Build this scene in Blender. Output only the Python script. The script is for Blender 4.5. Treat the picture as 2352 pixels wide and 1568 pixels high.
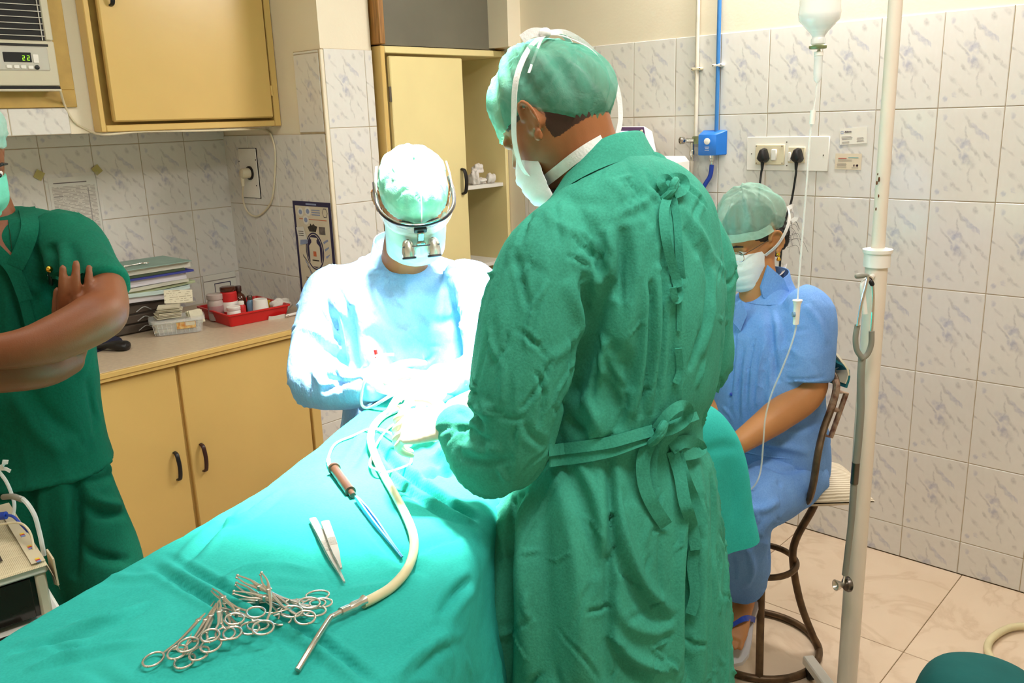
import bpy, bmesh, math, random
import numpy as np
from mathutils import Vector, Matrix
from mathutils.bvhtree import BVHTree
random.seed(7); rng = np.random.default_rng(7)
for o in list(bpy.data.objects): bpy.data.objects.remove(o)
scene = bpy.context.scene
COL = scene.collection
PI = math.pi
def V(*a): return np.array(a, float)
# ------------------------------------------------------------------ camera
CAM = V(0, 0, 1.645); FPX = 2004.33
_y, _p, _r = math.radians(42.5986), math.radians(14.4463), math.radians(-1.9871)
cF = V(math.cos(_p)*math.cos(_y), math.cos(_p)*math.sin(_y), -math.sin(_p))
_R = np.cross(cF, [0, 0, 1]); _R /= np.linalg.norm(_R); _U = np.cross(_R, cF)
cR = math.cos(_r)*_R + math.sin(_r)*_U; cU = -math.sin(_r)*_R + math.cos(_r)*_U
HX = V(math.cos(_y), math.sin(_y), 0)
cd = bpy.data.cameras.new('camera'); cam = bpy.data.objects.new('camera', cd); COL.objects.link(cam)
cd.sensor_width = 36; cd.lens = 36*FPX/2352; cd.clip_start = .01
cam.matrix_world = Matrix(((cR[0], cU[0], -cF[0], CAM[0]), (cR[1], cU[1], -cF[1], CAM[1]), (cR[2], cU[2], -cF[2], CAM[2]), (0, 0, 0, 1)))
scene.camera = cam
# ------------------------------------------------------------------ world, lights, exposure
w = bpy.data.worlds.new('world'); scene.world = w; w.use_nodes = True
w.node_tree.nodes['Background'].inputs[0].default_value = (1, .95, .88, 1); w.node_tree.nodes['Background'].inputs[1].default_value = .05
scene.view_settings.view_transform = 'Standard'; scene.view_settings.look = 'None'; scene.view_settings.gamma = 1
scene.view_settings.exposure = 0.35; scene.view_settings.use_curve_mapping = False
def area(name, loc, target, sx, sy, power, col):
    l = bpy.data.lights.new(name, 'AREA'); l.shape = 'RECTANGLE'; l.size = sx; l.size_y = sy; l.energy = power; l.color = col
    o = bpy.data.objects.new(name, l); COL.objects.link(o); o.location = loc
    o.rotation_euler = (Vector(target)-Vector(loc)).to_track_quat('-Z', 'Y').to_euler(); return o
LIGHT_CEIL = area('ceiling_fill_light', (1.15, .25, 2.72), (1.3, .55, 0), 1.2, .3, 24, (1, .935, .885))  # unseen fill light, added to brighten the back of the green gown
LIGHT_CEIL2 = area('ceiling_fill_light', (.55, 1.9, 2.74), (.9, 2.2, 0), 1.2, .2, 8, (1, .935, .885))  # second unseen fill, added to lift the cabinets at the upper left
LIGHT_WALL = area('wall_tube_light', (2.98, 1.25, 2.62), (1.6, 1.3, .6), 1.2, .12, 30, (1, .935, .885))
SITE = V(1.26, 1.42, 1.05); LAMP = V(1.33, 1.32, 2.48)
_s = bpy.data.lights.new('surgical_lamp_light', 'SPOT'); _s.energy = 1250; _s.color = (1, .98, .93); _s.spot_size = math.radians(44); _s.spot_blend = .8; _s.shadow_soft_size = .12
LIGHT_OP = bpy.data.objects.new('surgical_lamp_light', _s); COL.objects.link(LIGHT_OP); LIGHT_OP.location = LAMP
LIGHT_OP.rotation_euler = (Vector(SITE)-Vector(LAMP)).to_track_quat('-Z', 'Y').to_euler()
# ------------------------------------------------------------------ measuring helpers (pixel of the 2352x1568 frame -> point at a real distance)
def ray(a, b): return cF + cR*(a-1176)/FPX - cU*(b-784)/FPX
def on(a, b, x=None, y=None, z=None):
    q = ray(a, b)
    t = (x-CAM[0])/q[0] if x is not None else (y-CAM[1])/q[1] if y is not None else (z-CAM[2])/q[2]
    return CAM + q*t
def H(a, b, h):                      # point at horizontal distance h in front of the camera
    q = ray(a, b); return CAM + q*(h/(q@HX))
# ------------------------------------------------------------------ materials
def lin(c):
    c = np.array(c, float)/255.; return tuple(np.where(c <= .04045, c/12.92, ((c+.055)/1.055)**2.4)) + (1.,)
class N:
    def __init__(s, name):
        s.m = bpy.data.materials.new(name); s.m.use_nodes = True; s.t = s.m.node_tree
        s.b = s.t.nodes['Principled BSDF']; s.out = s.t.nodes['Material Output']
    def n(s, typ, **k):
        x = s.t.nodes.new(typ)
        for a, v in k.items():
            if a.startswith('i_'):
                kk = a[2:]; x.inputs[int(kk) if kk.isdigit() else kk.replace('_', ' ')].default_value = v
            else: setattr(x, a, v)
        return x
    def l(s, a, b): s.t.links.new(a, b)
    def math(s, op, a, b=None, c=None):
        x = s.n('ShaderNodeMath', operation=op)
        for i, v in enumerate((a, b, c)):
            if v is None: continue
            if isinstance(v, (int, float)): x.inputs[i].default_value = v
            else: s.l(v, x.inputs[i])
        return x.outputs[0]
    def mix(s, f, a, b):
        x = s.n('ShaderNodeMix', data_type='RGBA')
        for i, v in ((0, f), (6, a), (7, b)):
            if isinstance(v, (int, float, tuple)): x.inputs[i].default_value = v
            else: s.l(v, x.inputs[i])
        return x.outputs[2]
def P(nt, **k):
    for a, v in k.items(): nt.b.inputs[a.replace('_', ' ')].default_value = v
def mat(name, col, rough=.6, metal=0., var=.06, vs=12., bump=0., bs=60., spec=.5, alpha=1., trans=0., ior=1.45, sheen=0., col2=None, coat=0., aniso=None, detail=4, vmap=None):
    n = N(name); P(n, Roughness=rough, Metallic=metal, Specular_IOR_Level=spec, Alpha=alpha, Transmission_Weight=trans, IOR=ior, Sheen_Weight=sheen, Coat_Weight=coat)
    tc = n.n('ShaderNodeTexCoord'); co = tc.outputs['Object']
    if aniso:
        mp = n.n('ShaderNodeMapping'); n.l(co, mp.inputs[0]); mp.inputs['Scale'].default_value = aniso; co = mp.outputs[0]
    nz = n.n('ShaderNodeTexNoise', i_Scale=vs, i_Detail=detail); n.l(co, nz.inputs['Vector'])
    c = lin(col); d = lin(col2) if col2 is not None else tuple(x*(1-2.2*var) for x in c[:3])+(1,)
    rp = n.n('ShaderNodeMapRange', i_1=.32, i_2=.68); n.l(nz.outputs['Fac'], rp.inputs[0])
    n.l(n.mix(rp.outputs[0], d, c), n.b.inputs['Base Color'])
    if bump:
        nb = n.n('ShaderNodeTexNoise', i_Scale=bs, i_Detail=5); n.l(co, nb.inputs['Vector'])
        bp = n.n('ShaderNodeBump', i_Strength=bump, i_Distance=.01); n.l(nb.outputs['Fac'], bp.inputs['Height']); n.l(bp.outputs[0], n.b.inputs['Normal'])
    return n.m
def cloth(name, col, col2, wr=.5, wscale=9., fine=.25, rough=.9, stretch=(1, 1, .45), trans=0., sheen=.0):
    """woven cloth: mottled dye, crumple relief, weave"""
    n = N(name); P(n, Roughness=rough, Specular_IOR_Level=.2, Sheen_Weight=sheen)
    co = n.n('ShaderNodeTexCoord').outputs['Object']
    mp = n.n('ShaderNodeMapping'); n.l(co, mp.inputs[0]); mp.inputs['Scale'].default_value = stretch
    a = n.n('ShaderNodeTexNoise', i_Scale=wscale, i_Detail=5, i_Distortion=.25); n.l(mp.outputs[0], a.inputs['Vector'])
    b = n.n('ShaderNodeTexNoise', i_Scale=260., i_Detail=2); n.l(co, b.inputs['Vector'])
    c = n.n('ShaderNodeTexNoise', i_Scale=wscale*2.7, i_Detail=3, i_Distortion=.3); n.l(mp.outputs[0], c.inputs['Vector'])
    h = n.math('ADD', n.math('MULTIPLY', a.outputs['Fac'], 1.), n.math('MULTIPLY', c.outputs['Fac'], .45))
    b1 = n.n('ShaderNodeBump', i_Strength=wr, i_Distance=.03); n.l(h, b1.inputs['Height'])
    b2 = n.n('ShaderNodeBump', i_Strength=fine, i_Distance=.002); n.l(b.outputs['Fac'], b2.inputs['Height']); n.l(b1.outputs[0], b2.inputs['Normal'])
    n.l(b2.outputs[0], n.b.inputs['Normal'])
    f = n.math('ADD', n.math('MULTIPLY', a.outputs['Fac'], .55), n.math('MULTIPLY', b.outputs['Fac'], .45))
    rp = n.n('ShaderNodeMapRange', i_1=.35, i_2=.65); n.l(f, rp.inputs[0])
    n.l(n.mix(rp.outputs[0], lin(col2), lin(col)), n.b.inputs['Base Color'])
    if trans:
        tr = n.n('ShaderNodeBsdfTranslucent', i_Color=lin(col)); mx = n.n('ShaderNodeMixShader', i_0=trans)
        n.l(n.b.outputs[0], mx.inputs[1]); n.l(tr.outputs[0], mx.inputs[2]); n.l(mx.outputs[0], n.out.inputs[0])
    return n.m
def emit(name, col, s):
    n = N(name); P(n, Emission_Color=lin(col), Emission_Strength=s, Base_Color=lin(col)); 
    z = n.n('ShaderNodeTexNoise', i_Scale=5.); n.l(n.math('MULTIPLY_ADD', z.outputs['Fac'], .1, .2), n.b.inputs['Roughness']); return n.m
# ------------------------------------------------------------------ mesh helpers
class MB:
    def __init__(s): s.v = []; s.f = []; s.k = []
    def add(s, vs, fs, k=0):
        o = len(s.v); s.v += [tuple(map(float, p)) for p in vs]; s.f += [tuple(i+o for i in f) for f in fs]; s.k += [k]*len(fs); return s
    def box(s, c, d, R=None, k=0, bev=0.):
        c = np.array(c, float); hx, hy, hz = [q/2 for q in d]
        if bev <= 0:
            vs = [V(x, y, z) for z in (-hz, hz) for x, y in ((-hx, -hy), (hx, -hy), (hx, hy), (-hx, hy))]
            fs = [(3, 2, 1, 0), (4, 5, 6, 7), (0, 1, 5, 4), (1, 2, 6, 5), (2, 3, 7, 6), (3, 0, 4, 7)]
        else:
            b = min(bev, hx*.9, hy*.9, hz*.9); vs = []; fs = []; idx = {}
            for sx in (-1, 1):
                for sy in (-1, 1):
                    for sz in (-1, 1):
                        for ax in range(3):
                            p = V(sx*hx, sy*hy, sz*hz)
                            for q, sg in enumerate((sx, sy, sz)):
                                if q != ax: p[q] -= sg*b
                            idx[sx, sy, sz, ax] = len(vs); vs.append(p)
            I = lambda a, b_, c_, ax: idx[a, b_, c_, ax]
            for sg in (-1, 1):
                for ax in range(3):
                    q = []
                    for u_, v_ in ((-1, -1), (1, -1), (1, 1), (-1, 1)):
                        t = [0, 0, 0]; t[ax] = sg; t[(ax+1) % 3] = u_; t[(ax+2) % 3] = v_; q.append(I(*t, ax))
                    fs.append(tuple(q) if sg > 0 else tuple(q[::-1]))
            for ax in range(3):
                a1, a2 = (ax+1) % 3, (ax+2) % 3
                for s1 in (-1, 1):
                    for s2 in (-1, 1):
                        t0 = [0]*3; t0[ax] = -1; t0[a1] = s1; t0[a2] = s2; t1 = list(t0); t1[ax] = 1
                        q = (I(*t0, a1), I(*t1, a1), I(*t1, a2), I(*t0, a2))
                        fs.append(q if s1*s2 < 0 else q[::-1])
            for k3 in [(a, b_, c_) for a in (-1, 1) for b_ in (-1, 1) for c_ in (-1, 1)]:
                q = (I(*k3, 0), I(*k3, 1), I(*k3, 2)); fs.append(q if k3[0]*k3[1]*k3[2] > 0 else q[::-1])
        if R is not None: vs = [R @ p for p in vs]
        return s.add([p+c for p in vs], fs, k)
    def loft(s, rings, k=0, cap=True, closed=True):
        n = len(rings[0]); vs = [p for r_ in rings for p in r_]; fs = []
        for i in range(len(rings)-1):
            for j in range(n if closed else n-1):
                a, b = i*n+j, i*n+(j+1) % n; fs.append((a, b, b+n, a+n))
        if cap and closed:
            c0 = np.mean(rings[0], 0); c1 = np.mean(rings[-1], 0); vs = vs+[c0, c1]; L = len(vs); m = (len(rings)-1)*n
            for j in range(n): fs.append(((j+1) % n, j, L-2)); fs.append((m+j, m+(j+1) % n, L-1))
        return s.add(vs, fs, k)
    def tube(s, path, rad, n=10, k=0, ell=None, up=None, round_=False):
        path = [np.array(p, float) for p in path]; m = len(path)
        rad = list(rad) if hasattr(rad, '__len__') else [rad]*m
        if round_ and m > 1:
            def capr(p, q, r0):
                d = (p-q)/max(1e-9, np.linalg.norm(p-q)); return [(p+d*r0*.95, r0*.25), (p+d*r0*.75, r0*.68), (p+d*r0*.4, r0*.92)]
            a = capr(path[0], path[1], rad[0]); b = capr(path[-1], path[-2], rad[-1])[::-1]
            path = [x[0] for x in a]+path+[x[0] for x in b]; rad = [x[1] for x in a]+rad+[x[1] for x in b]; m = len(path)
        T = []
        for i in range(m):
            t = path[min(i+1, m-1)]-path[max(i-1, 0)]; T.append(t/max(1e-9, np.linalg.norm(t)))
        u = np.array(up, float) if up is not None else (V(0, 0, 1) if abs(T[0][2]) < .9 else V(1, 0, 0))
        rings = []
        for i in range(m):
            u = u-T[i]*(u@T[i]); u /= max(1e-9, np.linalg.norm(u)); w_ = np.cross(T[i], u)
            e = ell[i] if (ell is not None and hasattr(ell[0] if hasattr(ell, '__len__') else 0, '__len__')) else (ell or (1, 1))
            rings.append([path[i]+rad[i]*(e[0]*math.cos(a)*u+e[1]*math.sin(a)*w_) for a in np.linspace(0, 2*PI, n, endpoint=False)])
        return s.loft(rings, k)
    def lathe(s, prof, c=(0, 0, 0), ax=(0, 0, 1), n=24, k=0, cap=True):
        ax = np.array(ax, float); ax /= np.linalg.norm(ax); u = V(1, 0, 0) if abs(ax[0]) < .9 else V(0, 1, 0)
        u = u-ax*(u@ax); u /= np.linalg.norm(u); w_ = np.cross(ax, u); c = np.array(c, float)
        return s.loft([[c+ax*z+r_*(math.cos(a)*u+math.sin(a)*w_) for a in np.linspace(0, 2*PI, n, endpoint=False)] for r_, z in prof], k, cap)
    def ell(s, c, rad, R=None, n=16, m=10, k=0):
        c = np.array(c, float); R = np.eye(3) if R is None else R; rings = []
        for i in range(1, m):
            t = PI*i/m
            rings.append([c+R @ V(rad[0]*math.sin(t)*math.cos(a), rad[1]*math.sin(t)*math.sin(a), -rad[2]*math.cos(t)) for a in np.linspace(0, 2*PI, n, endpoint=False)])
        return s.loft(rings, k)
    def prism(s, poly, o, ux, uy, depth, k=0):
        o = np.array(o, float); ux = np.array(ux, float); uy = np.array(uy, float); nn = np.cross(ux, uy); nn /= np.linalg.norm(nn)
        a = [o+ux*p[0]+uy*p[1] for p in poly]; b = [p+nn*depth for p in a]; n = len(poly)
        return s.add(a+b, [tuple(range(n))[::-1], tuple(range(n, 2*n))]+[(i, (i+1) % n, n+(i+1) % n, n+i) for i in range(n)], k)
    def ribbon(s, path, width, wdir, th=.0012, k=0, roll=None):
        """flat tape along a path; wdir = direction of its width (one vector or one per point)"""
        path = [np.array(p, float) for p in path]; m = len(path); rings = []
        for i in range(m):
            t = path[min(i+1, m-1)]-path[max(i-1, 0)]; t /= max(1e-9, np.linalg.norm(t))
            wd = np.array(wdir[i] if hasattr(wdir[0], '__len__') else wdir, float); wd = wd-t*(wd@t); wd /= max(1e-9, np.linalg.norm(wd)); nn = np.cross(t, wd)
            wv = (width[i] if hasattr(width, '__len__') else width)/2
            rings.append([path[i]+wd*wv+nn*th/2, path[i]-wd*wv+nn*th/2, path[i]-wd*wv-nn*th/2, path[i]+wd*wv-nn*th/2])
        return s.loft(rings, k)
    def build(s, name, m, parent=None, smooth=True, ang=40):
        me = bpy.data.meshes.new(name); me.from_pydata(s.v, [], s.f)
        for x in (m if isinstance(m, (list, tuple)) else [m]): me.materials.append(x)
        if any(s.k): me.polygons.foreach_set('material_index', s.k)
        bm = bmesh.new(); bm.from_mesh(me); bmesh.ops.recalc_face_normals(bm, faces=bm.faces); bm.to_mesh(me); bm.free()
        if smooth:
            me.polygons.foreach_set('use_smooth', [True]*len(me.polygons))
            if ang and hasattr(me, 'set_sharp_from_angle'): me.set_sharp_from_angle(angle=math.radians(ang))
        o = bpy.data.objects.new(name, me); COL.objects.link(o)
        if parent is not None: put(o, parent)
        return o
def put(o, parent):
    bpy.context.view_layer.update() if False else None
    o.parent = parent; o.matrix_parent_inverse = Matrix.Translation(-Vector(PLOC.get(parent.name, (0, 0, 0)))); return o
PLOC = {}
def tag(o, label, cat, group=None):
    o['label'] = label; o['category'] = cat
    if group: o['group'] = group
    return o
def thing(name, label, cat, loc=(0, 0, 0), group=None):
    o = bpy.data.objects.new(name, None); COL.objects.link(o); o.location = tuple(map(float, loc)); o.empty_display_size = .05
    a = np.array(loc, float); b = PLOC.get(getattr(o.parent, 'name', ''), None); PLOC[o.name] = tuple(a); return tag(o, label, cat, group)
def struct(o): o['kind'] = 'structure'; return o
def spline(pts, n=8):
    p = [np.array(q, float) for q in pts]; p = [2*p[0]-p[1]]+p+[2*p[-1]-p[-2]]; out = []
    for i in range(1, len(p)-2):
        for t in np.linspace(0, 1, n, endpoint=False):
            out.append(.5*((2*p[i])+(-p[i-1]+p[i+1])*t+(2*p[i-1]-5*p[i]+4*p[i+1]-p[i+2])*t*t+(-p[i-1]+3*p[i]-3*p[i+1]+p[i+2])*t**3))
    return out+[p[-2]]
def interp(xs, ys, n): return list(np.interp(np.linspace(0, len(ys)-1, n), np.arange(len(ys)), ys)) if xs is None else list(np.interp(n, xs, ys))
def rotm(ax, ang): return np.array(Matrix.Rotation(ang, 3, Vector(ax)))
def basis(x, y, z): return np.array([x, y, z], float).T
def unit(v): v = np.array(v, float); return v/max(1e-9, np.linalg.norm(v))
def hd(deg): return V(math.cos(math.radians(deg)), math.sin(math.radians(deg)), 0)
# --- closed shapes -> one continuous surface
def remesh(mb, vox, smooth=3):
    me = bpy.data.meshes.new('tmp'); me.from_pydata(mb.v, [], mb.f)
    bm = bmesh.new(); bm.from_mesh(me); bmesh.ops.recalc_face_normals(bm, faces=bm.faces); bm.to_mesh(me); bm.free()
    o = bpy.data.objects.new('tmp', me); COL.objects.link(o)
    md = o.modifiers.new('r', 'REMESH'); md.mode = 'VOXEL'; md.voxel_size = vox
    dg = bpy.context.evaluated_depsgraph_get(); r_ = bpy.data.meshes.new_from_object(o.evaluated_get(dg))
    v = np.empty(len(r_.vertices)*3); r_.vertices.foreach_get('co', v); v = v.reshape(-1, 3)
    f = [tuple(p.vertices) for p in r_.polygons]
    bpy.data.objects.remove(o); bpy.data.meshes.remove(me); bpy.data.meshes.remove(r_)
    return Surf(v, f).smooth(smooth)
_G = np.random.default_rng(1).normal(size=(512, 3)); _G /= np.linalg.norm(_G, axis=1)[:, None]; _PM = np.random.default_rng(2).permutation(512)
def pnoise(p):
    i = np.floor(p).astype(int); f = p-i; w_ = f*f*f*(f*(f*6-15)+10); out = 0.
    for dx in (0, 1):
        for dy in (0, 1):
            for dz in (0, 1):
                h = _PM[(_PM[(_PM[(i[:, 0]+dx) & 511]+i[:, 1]+dy) & 511]+i[:, 2]+dz) & 511]; g = (_G[h]*(f-V(dx, dy, dz))).sum(1)
                out = out+g*(w_[:, 0] if dx else 1-w_[:, 0])*(w_[:, 1] if dy else 1-w_[:, 1])*(w_[:, 2] if dz else 1-w_[:, 2])
    return out
class Surf:
    def __init__(s, v, f):
        s.v = np.array(v, float); s.f = f
        e = set()
        for q in f:
            for i in range(len(q)): a, b = q[i], q[(i+1) % len(q)]; e.add((a, b) if a < b else (b, a))
        s.g = None; s.e = np.array(list(e)); s.deg = np.bincount(s.e.ravel(), minlength=len(s.v)).astype(float)
    def avg(s, x):
        o = np.zeros_like(x); np.add.at(o, s.e[:, 0], x[s.e[:, 1]]); np.add.at(o, s.e[:, 1], x[s.e[:, 0]])
        return o/np.maximum(s.deg, 1)[:, None]
    def smooth(s, n, w_=.6):
        for _ in range(n): s.v += w_*(s.avg(s.v)-s.v)
        return s
    def normals(s):
        q = np.array([f[:4] if len(f) > 3 else (f[0], f[1], f[2], f[2]) for f in s.f]); v = s.v
        n = np.cross(v[q[:, 2]]-v[q[:, 0]], v[q[:, 3]]-v[q[:, 1]] if True else 0)
        bad = q[:, 2] == q[:, 3]
        n[bad] = np.cross(v[q[bad, 1]]-v[q[bad, 0]], v[q[bad, 2]]-v[q[bad, 0]])
        o = np.zeros_like(v)
        for i in range(4): np.add.at(o, q[:, i], n)
        return o/np.maximum(np.linalg.norm(o, axis=1), 1e-12)[:, None]
    def near(s, lo, hi):
        C_ = .06
        if s.g is None:
            k = np.floor(s.v/C_).astype(int); od = np.lexsort((k[:, 2], k[:, 1], k[:, 0])); ks = k[od]; br = np.nonzero((np.diff(ks, axis=0) != 0).any(1))[0]+1
            s.g = {tuple(ks[a]): od[a:b] for a, b in zip(np.r_[0, br], np.r_[br, len(od)])}
        a, b = np.floor(np.asarray(lo)/C_).astype(int), np.floor(np.asarray(hi)/C_).astype(int); L = [s.g[x, y, z] for x in range(a[0], b[0]+1) for y in range(a[1], b[1]+1) for z in range(a[2], b[2]+1) if (x, y, z) in s.g]
        return np.concatenate(L) if L else np.zeros(0, int)
    def bvh(s): return BVHTree.FromPolygons([tuple(p) for p in s.v], s.f)
    def fold(s, poly, width, depth, taper=True, kind='ridge', nrm=None):
        """raise a fold (depth>0) or press a crease (depth<0) along a 3-D line lying on the cloth"""
        poly = np.array(poly, float); nrm = s.normals() if nrm is None else nrm
        L = len(poly)-1; idx = s.near(poly.min(0)-3*width, poly.max(0)+3*width)
        if len(idx) == 0: return s
        best = np.full(len(idx), 9e9); tt = np.zeros(len(idx)); q = s.v[idx]
        for i in range(L):
            a, b = poly[i], poly[i+1]; d = b-a
            t = np.clip(((q-a)@d)/max(1e-9, d@d), 0, 1); dist = np.linalg.norm(q-(a+t[:, None]*d), axis=1)
            m_ = dist < best; best[m_] = dist[m_]; tt[m_] = (i+t[m_])/L
        x = best/width; pr = np.exp(-x*x) if kind == 'ridge' else np.exp(-1.5*x)-.35*np.exp(-((x-1.7)/.8)**2)
        if taper: pr = pr*(np.clip(4*tt*(1-tt), 0, 1) if kind == 'crisp' else np.sqrt(np.clip(4*tt*(1-tt), 0, 1)))
        s.v[idx] += nrm[idx]*(pr*depth)[:, None]; return s
    def wrinkles(s, n, seed, length=(.04, .12), width=(.003, .007), depth=.003, down=(0, 0, -1), spread=.6, where=None):
        """many short crisp creases in random places, running mostly along 'down'"""
        rs = np.random.default_rng(seed); nrm = s.normals(); pool = np.arange(len(s.v)) if where is None else np.nonzero(where(s.v))[0]; v0 = s.v.copy()
        for k in range(n):
            i = rs.choice(pool); d = np.array(down, float)+rs.normal(0, spread, 3); L = rs.uniform(*length); pts = [v0[i]]; st = L/5
            for q in range(5):
                nn = nrm[i]; d = d-nn*(d@nn); d /= max(1e-9, np.linalg.norm(d)); p = pts[-1]+d*st
                m_ = s.near(p-.01, p+.01)
                if len(m_) == 0: break
                i = m_[np.argmin(((v0[m_]-p)**2).sum(1))]; pts.append(v0[i]); d = d+rs.normal(0, .18, 3)
            if len(pts) > 2: s.fold(pts, rs.uniform(*width), depth*rs.uniform(.5, 1.2)*(-1 if rs.random() < .62 else 1), nrm=nrm, kind='crisp')
        return s
    def noise(s, amp, scale, stretch=(1, 1, 1), seed=0, mask=None):
        nrm = s.normals(); st = np.array(stretch)*scale; off = V(seed*3.7, seed*1.3, seed*7.1)
        val = pnoise(s.v*st+off)
        if mask is not None: val = val*mask
        s.v += nrm*(val*amp)[:, None]; return s
    def crease(s, amp, scale, stretch=(1, 1, 1), seed=0, mask=None):
        nrm = s.normals(); q = s.v*(np.array(stretch)*scale)+V(seed*2.1, seed*5.3, seed*1.9); q = q+.35*np.stack([pnoise(q*.6+9), pnoise(q*.6+31), pnoise(q*.6+57)], 1)
        a = 1-np.abs(pnoise(q))*3.2; val = np.maximum(a, -.2)**2*np.sign(a)-.35
        if mask is not None: val = val*mask
        s.v += nrm*(val*amp)[:, None]; return s
    def build(s, name, m, parent=None, k=None, hair=None):
        me = bpy.data.meshes.new(name); me.from_pydata([tuple(p) for p in s.v], [], s.f)
        for x in (m if isinstance(m, (list, tuple)) else [m]): me.materials.append(x)
        if k is not None: me.polygons.foreach_set('material_index', k)
        me.polygons.foreach_set('use_smooth', [True]*len(me.polygons))
        if hair is not None: at = me.attributes.new('hair', 'FLOAT', 'POINT'); at.data.foreach_set('value', np.asarray(hair, dtype=np.float32))
        o = bpy.data.objects.new(name, me); COL.objects.link(o)
        if parent is not None: put(o, parent)
        return o
# ------------------------------------------------------------------ shared materials
M = {}
M['cream'] = mat('cream_wall_paint', (238, 226, 202), .55, var=.03, vs=3, bump=.06, bs=90)
M['grout'] = mat('grout', (190, 172, 140), .9, var=.1, vs=30)
M['yellow'] = mat('yellow_cabinet_enamel', (222, 186, 112), .28, var=.03, vs=4, bump=.03, bs=25, coat=.2)
M['yellow_pale'] = mat('pale_yellow_enamel', (238, 220, 160), .35, var=.03, vs=4, bump=.03, bs=25)
M['ochre'] = mat('ochre_board', (196, 160, 84), .55, var=.1, vs=14)
M['wood'] = mat('varnished_wood', (176, 122, 58), .45, var=.2, vs=20, aniso=(8, 8, .6))
M['white'] = mat('white_enamel', (236, 232, 224), .3, var=.03)
M['white_plastic'] = mat('white_plastic', (238, 234, 226), .35, var=.02)
M['ivory'] = mat('ivory_plastic', (226, 214, 184), .4, var=.04)
M['black'] = mat('black_plastic', (26, 24, 24), .4, var=.1)
M['black_rubber'] = mat('black_rubber', (18, 17, 18), .55, var=.1)
M['brown_plastic'] = mat('brown_plastic', (62, 30, 22), .35, var=.15)
M['steel'] = mat('polished_steel', (214, 208, 198), .26, .85, var=.05, vs=30)
M['chrome'] = mat('chrome', (214, 210, 204), .14, 1., var=.04)
M['dark_steel'] = mat('dark_steel', (120, 112, 104), .35, 1., var=.15)
M['brass'] = mat('old_brass', (150, 160, 120), .45, .7, var=.2, vs=40)
M['gold'] = mat('gold', (232, 180, 70), .25, 1., var=.05)
M['grey_rubber'] = mat('grey_rubber_tube', (140, 138, 126), .5, var=.06)
M['blue_plastic'] = mat('blue_plastic', (38, 120, 214), .35, var=.05)
M['blue_hose'] = mat('blue_hose', (36, 70, 178), .45, var=.08)
M['blue_pipe'] = mat('blue_pipe_paint', (60, 128, 196), .4, var=.06)
M['red_plastic'] = mat('red_plastic', (206, 30, 28), .35, var=.05)
M['paper'] = mat('white_paper', (232, 230, 222), .8, var=.04)
M['paper2'] = mat('cream_paper', (222, 214, 186), .8, var=.06)
M['gauze'] = mat('white_gauze', (236, 230, 222), .95, var=.06, bump=.4, bs=70)
M['clear'] = mat('clear_plastic', (245, 248, 246), .08, trans=.0, alpha=.28, var=.01, spec=.7)
M['tube_clear'] = mat('clear_tubing', (240, 240, 236), .15, alpha=.5, var=.02)
M['glass_grey'] = mat('frosted_grey_glass', (116, 112, 98), .3, var=.06, vs=5)
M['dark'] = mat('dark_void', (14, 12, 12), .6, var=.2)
M['floor_tile'] = None
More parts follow.
